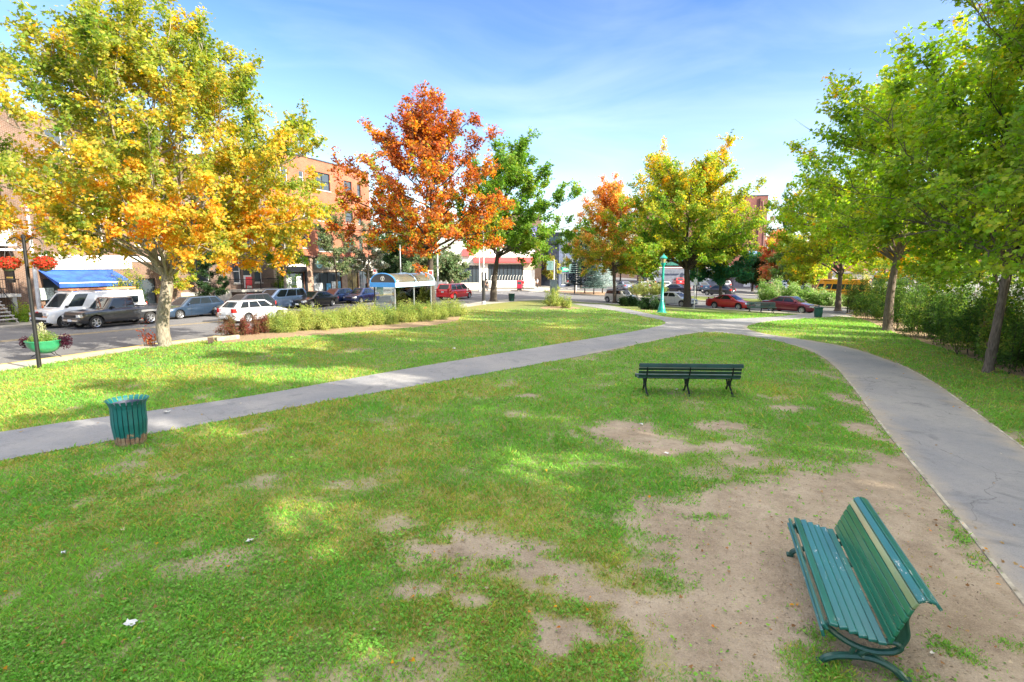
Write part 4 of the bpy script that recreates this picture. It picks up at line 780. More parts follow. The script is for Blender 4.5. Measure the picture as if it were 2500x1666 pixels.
PICK = dict(L=5.15, W=1.80, H=1.78, clear=.34, r=.38, of=.86, orr=1.15, deck=[(0, .66), (.01, .92), (.05, 1.02), (.26, 1.11), (.30, 1.12), (.62, 1.14), (1, 1.14)], belt=1.10, cab=(.275, .365, .60, .625), win=((.05, .62), (.69, .97)), wr=.80, bed=(-2.48, -.66, .75), hl=(.72, .88), hlu=(-.18, .28), tl=(.78, 1.06), tlu=(-.06, .1), pz=.55, chrome=True, fplate=True, rwv=(.15, .9), hd=(-.01,), seam=(.14, -.075, -.115), crown=.035, tail=(.02, .02), nose=(.09, .12), dmir=True, spk=6, wv=(.06, .92))
CVAN = dict(bump=M_TRIM, gh=.30, L=5.7, W=2.0, H=2.08, clear=.30, r=.38, of=.85, orr=1.3, deck=[(0, .7), (.01, .98), (.05, 1.06), (.15, 1.16), (.20, 1.2), (1, 1.2)], belt=1.16, cab=(.13, .25, .985, .995), win=((.03, .20),), wr=.84, hl=(.76, .94), hlu=(-.06, .30), tl=(.9, 1.3), tlu=(-.04, .1), pz=.8, chrome=False, van=True, dmir=True, rwv=(.3, .85), hd=(.16,), seam=(.30, .12, -.1), tail=(.02, .02), nose=(.07, .12))
BUS = dict(L=6.6, W=2.1, H=2.75, clear=.35, r=.40, of=.9, orr=1.7, deck=[(0, .8), (.01, 1.05), (.04, 1.15), (.13, 1.25), (.16, 1.35), (1, 1.35)], belt=1.35, cab=(.12, .19, .985, .995), win=((.02, .12),) + tuple((.17 + .135 * i, .285 + .135 * i) for i in range(6)), wr=.93, wb=.97, wv=(.10, .58), hl=(.8, 1.0), tl=(1.0, 1.3), tlu=(-.04, .1), pz=.8, van=True, dmir=True, hd=(), seam=(.28,), tail=(.02, .02), nose=(.06, .1))
# ------------------------------------------------------------------ buildings
BR_BROWN = brick('brick_brown', (0.17, 0.085, 0.05), (0.11, 0.055, 0.035), (0.30, 0.25, 0.20)); BR_ORANGE = brick('brick_orange', (0.42, 0.125, 0.062), (0.34, 0.095, 0.048), (0.32, 0.17, 0.115))
BR_RED = brick('brick_red', (0.30, 0.10, 0.075), (0.22, 0.075, 0.06), (0.26, 0.17, 0.14)); BR_DARK = brick('brick_dark', (0.17, 0.10, 0.075), (0.11, 0.07, 0.055), (0.22, 0.18, 0.15))
M_STONE = P('trim_stone', (0.50, 0.46, 0.40), .85, var=.18, scale=4); M_WHITE = P('white_paint', (0.80, 0.79, 0.75), .6, var=.06, scale=3); M_STUCCO = P('white_stucco', (0.80, 0.78, 0.72), .9, var=.07, scale=2, bump=.3)
M_ROOF = P('roof_felt', (0.06, 0.06, 0.065), .9); M_BLACK = P('black_metal', (0.015, 0.015, 0.016), .45, .2); M_WGL = glass('window_glass', (0.05, 0.065, 0.08), .06); M_GREYW = P('grey_render', (0.20, 0.22, 0.27), .85, var=.15, scale=1.5)
M_CURT = P('curtain', (0.62, 0.60, 0.54), .9, var=.15, scale=5, stretch=(9, 9, .4)); M_CONC = P('concrete_plain', (0.46, 0.44, 0.40), .9, var=.15, scale=3, bump=.3)
class Bld:
    """local frame: x along the front, y into the block, z up; openings are real holes with reveals, frames and panes"""
    def __init__(s, name, label, org, ang, L_, depth, h, mat, base=0.0, cat='building', group=None, dz=0.1):
        s.root = empty(name, (org[0], org[1], gz(org[0], org[1], dz)), ang, label, cat, group); s.L, s.D, s.h, s.mat = L_, depth, h, mat; s.ops = []; s.ends = []
    def openg(s, x0, x1, z0, z1, kind='window', **k): s.ops.append((x0, x1, z0, z1, kind, k)); return s
    def done(s, parapet=.5, mat2=None, zsplit=None, left=True, right=True, cornice=M_ROOF):
        xs = sorted({0, s.L, *[o[0] for o in s.ops], *[o[1] for o in s.ops]}); zs = sorted({-.6, s.h, *[o[2] for o in s.ops], *[o[3] for o in s.ops], *([zsplit] if zsplit else [])}); w1, w2 = MB(), MB()
        for i in range(len(xs) - 1):
            for j in range(len(zs) - 1):
                cx, cz = (xs[i] + xs[i + 1]) / 2, (zs[j] + zs[j + 1]) / 2
                if any(o[0] < cx < o[1] and o[2] < cz < o[3] for o in s.ops): continue
                (w2 if zsplit and cz < zsplit and mat2 else w1).add([(xs[i], 0, zs[j]), (xs[i + 1], 0, zs[j]), (xs[i + 1], 0, zs[j + 1]), (xs[i], 0, zs[j + 1])], [(0, 1, 2, 3)])
        for o in s.ops:
            x0, x1, z0, z1 = o[:4]; r = .18; w1.add([(x0, 0, z0), (x1, 0, z0), (x1, 0, z1), (x0, 0, z1), (x0, r, z0), (x1, r, z0), (x1, r, z1), (x0, r, z1)], [(0, 4, 5, 1), (1, 5, 6, 2), (2, 6, 7, 3), (3, 7, 4, 0)])
        w1.add([(0, 0, -.6), (0, s.D, -.6), (0, s.D, s.h), (0, 0, s.h), (s.L, 0, -.6), (s.L, s.D, -.6), (s.L, s.D, s.h), (s.L, 0, s.h)], [(0, 3, 2, 1), (4, 5, 6, 7), (1, 2, 6, 5)])
        w1.build('wall', s.mat, s.root, fix=False)
        if w2.v: w2.build('shopfront_wall', mat2, s.root, fix=False)
        MB().bb(.15, s.L - .15, .15, s.D - .15, s.h - .5, s.h - parapet * .6).build('roof', M_ROOF, s.root); c = MB().bb(-.06, s.L + .06, -.08, .22, s.h, s.h + .14); c.bb(-.06, .2, .22, s.D, s.h, s.h + .14).bb(s.L - .2, s.L + .06, .22, s.D, s.h, s.h + .14); c.build('parapet_cap', cornice, s.root, bevel=.02)
        for x0, x1, z0, z1, kind, k in s.ops:
            fm = k.get('frame', M_WHITE); gl = k.get('glass', M_WGL); n = k.get('n', 1); fr = MB(); t = k.get('t', .06); y0, y1 = .10, .17
            fr.bb(x0, x1, y0, y1, z0, z0 + t).bb(x0, x1, y0, y1, z1 - t, z1).bb(x0, x0 + t, y0 + .002, y1 - .002, z0 + t, z1 - t).bb(x1 - t, x1, y0 + .002, y1 - .002, z0 + t, z1 - t)
            for i in range(1, n): xx = x0 + (x1 - x0) * i / n; fr.bb(xx - t / 2, xx + t / 2, y0 + .004, y1 - .004, z0 + t, z1 - t)
            if k.get('bar', kind == 'window'): zb_ = z0 + (z1 - z0) * k.get('barh', .5); fr.bb(x0 + t, x1 - t, y0 + .006, y1 - .006, zb_ - t / 2, zb_ + t / 2)
            w_ = fr.build('door' if kind == 'door' else 'shop_window' if kind == 'shop' else 'window', fm, s.root)
            p = MB().add([(x0, .15, z0), (x1, .15, z0), (x1, .15, z1), (x0, .15, z1)], [(0, 1, 2, 3)]).build('pane', gl, w_, fix=False)
            if k.get('curtain'): MB().add([(x0 + .05, .22, z0), (x1 - .05, .22, z0), (x1 - .05, .22, z1), (x0 + .05, .22, z1)], [(0, 1, 2, 3)])
            if k.get('sill', kind == 'window'): MB().bb(x0 - .08, x1 + .08, -.07, .10, z0 - .12, z0 - .002).build('sill', k.get('sillm', M_STONE), w_)
            if kind == 'door' and k.get('panel'): MB().bb(x0 + t, x1 - t, .11, .145, z0 + .05, z0 + (z1 - z0) * .45).build('door_panel', fm, w_)
        return s
    def part(s, name, mat, mb, **k): return mb.build(name, mat, s.root, **k)
ANG = math.atan2(SV[1], SV[0]) # shop side: local x along the street; y = left of it = away from the park
def marks(rng_, x0, x1, z0, z1, y, rows=1, th=.04):
    """strokes that read as lettering from across the street"""
    mb = MB(); hh = (z1 - z0) / rows
    for r_ in range(rows):
        x = x0
        while x < x1:
            w_ = rng_.uniform(.35, .75) * hh; zz = z0 + r_ * hh; k = rng_.integers(0, 4); yy = y
            if k != 1: mb.bb(x, x + th, yy - .01, yy, zz + .1 * hh, zz + .85 * hh)
            if k == 0 or k == 3: mb.bb(x + th, x + w_, yy - .009, yy, zz + .72 * hh, zz + .85 * hh)
            if k in (1, 2): mb.bb(x + w_ - th, x + w_, yy - .009, yy, zz + .1 * hh, zz + .85 * hh)
            if k in (0, 1, 2): mb.bb(x + th * 1.01, x + w_ - th * 1.01, yy - .008, yy, zz + .42 * hh, zz + .54 * hh)
            if k == 1: mb.bb(x, x + w_ - th * 1.01, yy - .008, yy, zz + .1 * hh, zz + .22 * hh)
            x += w_ + .22 * hh
    return mb
def text3d(name, txt, size, mat, parent, loc, rot=(math.pi / 2, 0, 0), ext_=.01):
    cu = bpy.data.curves.new(name, 'FONT'); cu.body = txt; cu.size = size; cu.extrude = ext_; cu.align_x = 'CENTER'; t = bpy.data.objects.new(name + '_curve', cu); COL.objects.link(t)
    dg = bpy.context.evaluated_depsgraph_get(); me = bpy.data.meshes.new_from_object(t.evaluated_get(dg)); bpy.data.objects.remove(t); me.name = name; me.materials.clear()
    o = link(name, me, mat, parent); o.location = loc; o.rotation_euler = rot; return o
rb = np.random.default_rng(3)
NF = 20.0
# A: brown brick walk-up with balcony, steps and hanging sign
A = Bld('apartment_building', 'brown brick walk-up with white balcony and front steps, at the left edge', K(-9, NF), ANG, 14.8, 10, 13.3, BR_BROWN)
for z in (4.9, 8.4, 11.0):
    for x in (2.0, 5.6): A.openg(x, x + 1.3, z, z + 1.75 if z < 11 else z + 1.4)
    A.openg(11.4, 12.6, z + (.2 if z < 5 else 0), z + 1.75 if z < 11 else z + 1.4, frame=M_WHITE)
A.openg(11.0, 12.1, 1.66, 3.9, 'door', panel=True, frame=M_WHITE).openg(12.3, 12.9, 1.9, 3.8, n=2).openg(6.0, 8.2, 1.5, 3.4, 'window', n=2).openg(2.0, 3.6, 1.5, 3.4)
A.done()
A.part('pilaster', BR_BROWN, MB().bb(13.5, 14.7, -.28, 0, -.3, 13.0)); A.part('pilaster', BR_BROWN, MB().bb(12.9, 13.2, -.12, 0, -.3, 13.0))
bal = MB().bb(8.6, 13.4, -1.5, 0, 4.65, 4.85); bo = A.part('balcony', M_WHITE, bal, bevel=.02); rl = MB().bb(8.6, 13.4, -1.5, -1.44, 5.76, 5.84).bb(8.6, 13.4, -1.5, -1.44, 4.92, 4.98)
for i in range(28): rl.bb(8.66 + i * .17, 8.78 + i * .17, -1.485, -1.455, 4.98, 5.76)
rl.bb(13.34, 13.4, -1.44, 0, 5.76, 5.84)
for i in range(8): rl.bb(13.355, 13.385, -1.38 + i * .17, -1.26 + i * .17, 4.9, 5.76)
rl.build('railing', M_WHITE, bo); MB().bb(8.4, 13.7, -1.7, 0, 4.35, 4.47).build('canopy_edge', M_WHITE, bo)
st_ = MB()
for i in range(7): st_.bb(9.8, 12.1, -1.3 - .3 * (i + 1), -1.3 - .3 * i, 1.40 - .2 * i, 1.46 - .2 * i)
st_.tube([(9.8, -1.3, 1.3), (9.8, -3.4, 0)], .05, 5).tube([(12.1, -1.3, 1.3), (12.1, -3.4, 0)], .05, 5)
A.part('steps', M_CONC, st_); A.part('porch', M_CONC, MB().bb(9.3, 13.4, -1.3, -.01, 1.45, 1.65).bb(13.0, 13.2, -1.2, -1.0, -.2, 1.45).bb(9.4, 9.6, -1.2, -1.0, -.2, 1.45))
pr_ = MB().bb(12.1, 13.4, -1.3, -1.26, 2.55, 2.6)
for i in range(10): pr_.bb(12.13 + i * .135, 12.15 + i * .135, -1.29, -1.27, 1.66, 2.55)
pr_.tube([(12.1, -1.28, 2.58), (12.1, -3.3, 1.0)], .025, 6)
for i in range(7): pr_.tube([(12.1, -1.4 - i * .28, 2.48 - i * .22), (12.1, -1.4 - i * .28, 1.4 - i * .19)], .012, 5)
A.part('porch_railing', M_BLACK, pr_)
sgn = A.part('hanging_sign', M_BLACK, MB().bb(13.2, 13.3, -1.1, -.3, 2.35, 3.45).tube([(13.25, -1.2, 3.6), (13.25, -.2, 3.6)], .025, 6).tube([(13.25, -.2, 3.6), (13.25, -.9, 3.95)], .02, 6)); MB().bb(13.19, 13.31, -1.05, -.35, 2.62, 2.72).build('sign_band', P('gilt', (.6, .42, .08), .4), sgn)
# B: brown brick with cafe and blue awning
B = Bld('apartment_building', 'brown brick block with a cafe under a blue awning', K(5.8, NF), ANG, 10.2, 10, 13.4, BR_BROWN)
for z in (5.2, 8.5, 11.2): B.openg(1.6, 4.6, z, z + 1.6, n=3, barh=.32).openg(6.8, 8.6, z, z + 1.6, n=2)
B.openg(.5, 5.4, .35, 2.7, 'shop', n=3, frame=M_BLACK, bar=False).openg(6.6, 8.2, .2, 2.6, 'shop', n=1, frame=M_BLACK, bar=False).done()
B.part('lintel', M_WHITE, MB().bb(1.3, 8.9, -.06, 0, 7.0, 7.4)); B.part('fascia', M_STUCCO, MB().bb(.4, 6.4, -.10, 0, 3.35, 4.35)); B.part('fascia', M_STUCCO, MB().bb(6.42, 9.8, -.09, 0, 3.9, 4.35))
M_BLUE = P('awning_blue', (0.02, 0.10, 0.46), .75, var=.25, scale=1.2, bump=.3, bscale=5)
aw = MB().add([(.3, 0, 3.3), (5.0, 0, 3.3), (5.0, -2.2, 2.45), (.3, -2.2, 2.45), (5.0, -2.2, 2.15), (.3, -2.2, 2.15)], [(0, 3, 2, 1), (3, 5, 4, 2), (0, 5, 3), (1, 2, 4)]); awo = B.part('awning', M_BLUE, aw); MB().bb(.3, 5.0, -2.24, -2.2, 2.42, 2.48).build('awning_trim', M_WHITE, awo)
B.part('awning_post', M_BLACK, MB().tube([(4.9, -2.1, 0), (4.9, -2.1, 2.4)], .03, 6)); B.part('menu_board', P('menu_paper', (.55, .65, .62), .6, var=.35, scale=9), MB().bb(.15, .95, -.25, -.2, 1.3, 2.1))
# C: dark brick with bay windows, black balcony
C_ = Bld('apartment_building', 'dark brick apartment block with tall windows and a black iron balcony', K(16.0, NF), ANG, 10.2, 10, 12.6, BR_DARK)
C_.openg(1.7, 2.9, 2.2, 4.2, curtain=True).openg(5.4, 6.2, 2.0, 4.2).openg(6.5, 7.5, 1.5, 4.2, 'door', panel=True).openg(7.8, 8.7, 2.0, 4.2)
for z in (5.6, 9.0): C_.openg(1.7, 2.9, z, z + 1.8).openg(5.4, 6.4, z, z + 1.8).openg(7.2, 8.2, z, z + 1.8)
C_.openg(2.0, 3.2, .3, .9).done(); C_.part('foundation', M_CONC, MB().bb(.02, 5.0, -.08, 0, -.3, 1.35))
C_.part('basement_step', M_CONC, MB().bb(1.5, 3.0, -.5, -.081, .9, 1.3))
cb = C_.part('balcony', M_CONC, MB().bb(4.9, 9.3, -1.5, 0, 1.2, 1.42)); rr_ = MB().bb(4.9, 9.3, -1.5, -1.46, 2.35, 2.4).bb(4.9, 9.3, -1.5, -1.46, 1.5, 1.54).bb(9.26, 9.3, -1.46, 0, 2.35, 2.4).bb(4.9, 4.94, -1.46, 0, 2.35, 2.4)
for i in range(30): rr_.bb(4.92 + i * .15, 4.94 + i * .15, -1.49, -1.47, 1.42, 2.35)
for x in (4.92, 7.1, 9.26): rr_.bb(x, x + .05, -1.5, -1.45, 1.42, 4.4)
rr_.bb(4.9, 9.3, -1.5, -1.45, 4.4, 4.46); rr_.build('railing', M_BLACK, cb)
# D: orange brick block over shops
D_ = Bld('apartment_building', 'four-storey orange brick block over a row of shops', K(26.2, NF), ANG, 16.2, 13, 15.2, BR_ORANGE)
for z in (5.3, 8.7, 12.1):
    D_.openg(1.0, 2.6, z, z + 1.7, n=2, frame=M_WHITE).openg(4.2, 4.9, z + .3, z + 1.6, frame=M_WHITE).openg(6.6, 9.0, z, z + 1.9, n=2, frame=M_BLACK).openg(11.4, 12.8, z + .1, z + 1.6, n=1, frame=M_BLACK).openg(13.8, 14.5, z + .1, z + 1.6, frame=M_BLACK)
D_.openg(1.3, 4.2, .15, 2.95, 'shop', n=3, frame=M_BLACK, bar=False, t=.09).openg(5.6, 10.3, .5, 2.9, 'shop', n=4, frame=M_BLACK, bar=False).openg(11.3, 13.4, .5, 2.9, 'shop', n=2, frame=M_BLACK, bar=False, glass=P('shop_lit', (.25, .20, .07), .2, var=.5, scale=1.2, coat=.6)).openg(13.6, 15.2, .1, 3.0, 'shop', n=2, frame=M_BLACK, bar=False)
D_.done(mat2=P('shop_stone', (.34, .26, .20), .8, var=.2, scale=2), zsplit=4.6)
D_.part('cornice', P('cornice_brown', (.10, .05, .04), .7), MB().bb(-.05, 16.3, -.35, 0, 4.55, 4.75)); D_.part('pier', M_STONE, MB().bb(15.5, 16.2, -.15, 0, 0, 4.5)); D_.part('pier', P('shop_stone2', (.30, .20, .15), .8, var=.2), MB().bb(4.5, 5.3, -.15, 0, 0, 4.5))
dk = P('shop_black', (.012, .014, .02), .3); D_.part('shop_surround', dk, MB().bb(1.0, 1.28, -.2, 0, 0, 3.5).bb(4.22, 4.48, -.2, 0, 0, 3.5).bb(1.28, 4.22, -.2, 0, 2.97, 3.5))
M_SIGN = P('sign_grey', (.45, .45, .43), .6, var=.15); s1 = D_.part('shop_sign', P('sign_pale', (.62, .62, .60), .6, var=.3, scale=3), MB().bb(.9, 4.4, -.12, 0, 3.55, 4.5)); marks(rb, 1.1, 4.2, 3.75, 4.35, -.125).build('sign_lettering', M_TRIM, s1); 
s2 = D_.part('shop_sign', P('sign_olive', (.16, .17, .13), .6, var=.2), MB().bb(5.7, 10.4, -.12, 0, 3.2, 4.45)); MB().add([(6.45 + .5 * math.cos(a) , -.135, 3.85 + .5 * math.sin(a)) for a in np.linspace(0, 6.28, 14)[:-1]], [tuple(range(13))]).build('sign_emblem', P('sign_sky', (.35, .68, .92), .5, var=.4, scale=4), s2, fix=False); marks(rb, 7.3, 10.2, 3.7, 4.2, -.125).build('sign_lettering', M_WHITE, s2)
s3 = D_.part('shop_sign', M_SIGN, MB().bb(11.2, 15.3, -.12, 0, 3.2, 4.45)); marks(rb, 11.4, 13.3, 3.75, 4.2, -.125).build('sign_lettering', M_WHITE, s3); marks(rb, 13.4, 15.0, 3.75, 4.2, -.125).build('sign_lettering', M_WHITE, s3); marks(rb, 12.3, 14.2, 3.35, 3.65, -.125).build('sign_lettering', P('sign_red', (.65, .04, .05), .5), s3)
M_POST = P('poster', (.72, .84, .88), .5, var=.35, scale=3.5); M_POSTB = P('poster_blue', (.12, .42, .72), .5, var=.4, scale=3)
for x0, x1, z0, z1, m_ in ((1.7, 2.4, .5, 2.4, M_POST), (3.1, 3.8, .6, 2.5, M_POST), (5.7, 7.0, .5, 1.7, M_POST), (7.7, 8.4, .6, 1.6, M_POSTB), (8.6, 9.3, .6, 1.8, M_POST), (9.5, 10.1, .8, 1.8, M_POSTB)): D_.part('poster', m_, MB().bb(x0, x1, .05, .09, z0, z1))
D_.part('chimney', M_WHITE, MB().bb(8.6, 9.4, 3, 3.8, 15.2, 16.3))
# beyond the corner: low dark wall with trees, white building with red awning
W = Bld('corner_building', 'white building with a long red awning at the corner', (-10.4, 85.5), R(7), 14.2, 14, 7.6, M_STUCCO)
W.openg(1.7, 5.3, .95, 3.7, 'shop', n=6, frame=M_BLACK, bar=False).openg(6.6, 12.3, 1.3, 3.9, 'shop', n=9, frame=M_BLACK, bar=False).openg(5.5, 6.3, .1, 2.6, 'door', frame=M_BLACK).done(cornice=M_WHITE)
M_REDAW = P('awning_red', (.62, .06, .06), .7, var=.08); awr = W.part('awning', M_REDAW, MB().add([(4.3, 0, 5.0), (14.2, 0, 5.0), (14.2, -1.0, 4.3), (4.3, -1.0, 4.3), (14.2, -1.0, 4.1), (4.3, -1.0, 4.1)], [(0, 3, 2, 1), (3, 5, 4, 2), (0, 5, 3), (1, 2, 4)])); W.part('awning', M_REDAW, MB().add([(2.6, 0, 6.3), (4.2, 0, 6.3), (4.4, -.7, 5.2), (2.4, -.7, 5.2)], [(0, 3, 2, 1)]))
W.part('planter_wall', M_STUCCO, MB().bb(1.2, 5.2, -2.2, -1.9, -.1, .95)); W.part('planter_wall', M_STUCCO, MB().bb(6.7, 14.2, -.6, -.3, .2, 1.25)); W.part('plinth_band', P('sand', (.55, .45, .30), .8), MB().bb(12.4, 14.2, -.1, 0, 3.0, 4.0))
lw = MB()
for i in range(12): lw.tube([(7.0 + i * .45, -.25, 1.4), (7.1 + i * .45, -.3, 2.0), (7.25 + i * .45, -.25, 2.15)], .035, 5)
W.part('wall_lettering', M_WHITE, lw)
X_ = Bld('brick_building', 'brown brick building with a violet window behind the white corner building', (-5.5, 100), R(4), 11, 14, 13, BR_BROWN)
X_.openg(8.0, 10.4, 8.2, 11.0, glass=P('violet_glass', (.16, .15, .42), .1, coat=.8)); 
for z in (1.5, 5):
    for x in (1, 4): X_.openg(x, x + 1.4, z, z + 1.7)
X_.done()
# shops along the far street
pals = [('blue_shop', (.07, .09, .15)), ('teal_shop', (.12, .19, .18)), ('dark_shop', (.07, .07, .09)), ('cream_shop', (.45, .40, .30)), ('green_shop', (.05, .26, .16))]
labs = ['narrow blue fronted shop next to the white corner building', 'teal framed shopfront down the far street', 'dark shop building down the far street', 'cream building down the far street', 'shop building with a green sign at the end of the far street']
for i, (nm, c) in enumerate(pals):
    y0 = 103 + i * 17; x0 = 9.0 + i * 2.1; b = Bld('shop_building', labs[i], (x0, y0), R(62), 14, 8, 8.5 + (i % 3) * 1.7, P(nm, c, .7, var=.25, scale=1.2), group=None)
    b.openg(1.2, 4.6, .3, 2.6, 'shop', n=3, frame=M_WHITE, bar=False).openg(5.2, 6.3, .1, 2.5, 'door', frame=M_WHITE).openg(7.5, 12.5, .3, 2.6, 'shop', n=4, frame=M_WHITE, bar=False)
    for x in (2, 6, 10): b.openg(x, x + 1.4, 4.6, 6.4)
    b.done(); so_ = b.part('shop_sign', P('sign_%d' % i, ((.05, .35, .22), (.7, .68, .6), (.06, .12, .45), (.55, .1, .08), (.04, .4, .25))[i], .6), MB().bb(.8, 13, -.3, 0, 2.9, 3.7)); marks(rb, 1.5, 8, 3.05, 3.55, -.305).build('sign_lettering', M_WHITE, so_)
EB = Bld('brick_building', 'distant brown building closing the far street', (16, 190), R(-8), 40, 12, 12, BR_DARK)
for i in range(9):
    for z in (1.5, 5, 8.5): EB.openg(2 + i * 4, 3.6 + i * 4, z, z + 1.8)
EB.done()
# red brick block across the car park
RBB = Bld('brick_building', 'tall red brick apartment block across the car park', (28.4, 118), R(-10), 25.2, 16, 18.0, BR_RED)
for z in (5.5, 8.8, 12.1, 15.2):
    for x in (2.5, 7.5): RBB.openg(x, x + 1.5, z, z + 1.7)
RBB.openg(23.9, 24.9, .8, 2.8, frame=M_TRIM).openg(20.5, 22.4, 5.0, 6.6).done(mat2=M_GREYW, zsplit=3.6)
RBB.part('drain_pipe', M_BLACK, MB().tube([(23.4, -.12, .5), (23.6, -.12, 17.5)], .09, 6)); RBB.part('cable', P('cable_pale', (.55, .4, .33), .8), MB().tube([(24.2, -.1, 17.0), (24.8, -.1, 12.5), (24.9, -.1, 5)], .05, 5))
for z in (6.5, 9.7, 12.8):
    bb_ = RBB.part('balcony', M_STONE, MB().bb(25.22, 26.9, .5, 3.5, z, z + .22)); MB().bb(26.8, 26.9, .5, 3.5, z + .22, z + 1.1).build('railing', M_STONE, bb_)
bs = RBB.part('wall_sign', P('sign_bluewhite', (.35, .55, .95), .5), MB().bb(21.5, 24.0, -.3, 0, 5.6, 6.6)); marks(rb, 21.7, 23.8, 5.75, 6.4, -.305).build('sign_lettering', M_WHITE, bs)
M_GSIGN = P('sign_green', (.05, .22, .17), .5, var=.15); BBD = Bld('brick_building', 'lower red brick building with a big green sign over the car park', (29.5, 113), R(-6), 14.6, 10, 7.0, BR_RED); BBD.openg(3.0, 5.0, 5.2, 6.4).done(mat2=M_GREYW, zsplit=3.0)
gs = BBD.part('wall_sign', M_GSIGN, MB().bb(.7, 8.2, -.25, 0, 3.6, 5.9), bevel=.2, seg=4); marks(rb, 1.4, 4.6, 4.9, 5.5, -.255).build('sign_lettering', M_WHITE, gs); marks(rb, 1.4, 3.4, 4.1, 4.6, -.255).build('sign_lettering', M_WHITE, gs); gs2 = BBD.part('wall_sign', M_GSIGN, MB().bb(8.6, 14.0, -.25, 0, 3.6, 5.6), bevel=.2, seg=4); BBD.part('lamp_bar', M_WHITE, MB().bb(.4, 8.0, -1.2, -1.0, 3.15, 3.3).bb(8.8, 13.8, -1.2, -1.0, 3.15, 3.3)); BBD.part('light_post', M_GREYW, MB().tube([(9.4, -1.4, 0), (9.4, -1.4, 3.9)], .12, 8))
sh = Bld('shed', 'grey plank fence shed beside the car park', (45.5, 110), R(-6), 9.0, 4, 3.1, P('planks_grey', (.24, .22, .25), .9, var=.25, stretch=(6, 6, .3))); sh.openg(2.0, 3.4, .1, 2.4, 'door', frame=M_WHITE, panel=True).done(cornice=M_STONE)
RB2 = Bld('brick_building', 'red brick building with white garage doors behind the yellow bus', (55.5, 93), R(-14), 30, 12, 11.0, brick('brick_red2', (.36, .12, .085), (.28, .09, .065), (.30, .19, .15)))
for i in range(4): RB2.openg(.9 + i * 4.2, 4.0 + i * 4.2, .1, 2.3, 'door', frame=M_WHITE, panel=True)
for i in range(5): RB2.openg(6 + i * 4, 7.4 + i * 4, 5.0, 6.8)
RB2.done(mat2=P('render_pale', (.55, .52, .47), .8), zsplit=3.3); RB2.part('ledge', M_STONE, MB().bb(-.1, 30.1, -.4, 0, 3.2, 3.42))
# ------------------------------------------------------------------ street furniture
M_TEAL = P('lamp_teal', (0.0, 0.30, 0.235), .35, 0.0, .06, 8, coat=.4); M_BGRN = P('bench_green', (0.012, 0.135, 0.105), .38, var=.22, scale=3, coat=.5, bump=.12, bscale=30, stretch=(.5, 6, 6)); M_IRON = P('bench_iron', (0.012, 0.075, 0.058), .42, .1, .15, 8, coat=.3, bump=.15)
M_TIN = P('green_bin', (0.008, 0.15, 0.145), .4, var=.2, scale=4, coat=.4); M_RUST = P('rust', (.30, .17, .11), .9, var=.35, scale=9, bump=.5)
def worn_paint(name, col, chip, lo, scale=14, edge=None):
    m, n, b = nmat(name); b.inputs['Roughness'].default_value = .33; b.inputs['Coat Weight'].default_value = .8; b.inputs['Coat Roughness'].default_value = .10
    t = n.nodes.new('ShaderNodeTexCoord'); mp_ = n.nodes.new('ShaderNodeMapping'); mp_.inputs['Scale'].default_value = (.45, 1.6, 1.6); n.links.new(t.outputs['Object'], mp_.inputs[0])
    c = mixc(n, nn(n, mp_.outputs[0], 2.2, 6), col, tuple(k * .68 for k in col)); c = mixc(n, nn(n, mp_.outputs[0], 40, 4, .7, .60, .75, 0, .5), c, tuple(k * .4 for k in col))
    f = nn(n, mp_.outputs[0], scale, 8, .75, lo, lo + .03); g_ = nn(n, t.outputs['Object'], 1.7, 4, .6, .47, .58); mm = n.nodes.new('ShaderNodeMath'); mm.operation = 'MULTIPLY'; n.links.new(f, mm.inputs[0]); n.links.new(g_, mm.inputs[1])
    c = mixc(n, mm.outputs[0], c, chip); n.links.new(c, b.inputs['Base Color']); return m
M_SLAT = worn_paint('bench_slat_paint', (0.010, 0.155, 0.135), (.62, .60, .52), .585); M_SLATB = worn_paint('bench_slat_back', (0.008, 0.17, 0.095), (.34, .24, .14), .62); M_SLATY = worn_paint('bench_slat_top', (0.22, 0.30, 0.14), (.08, .2, .14), .56)
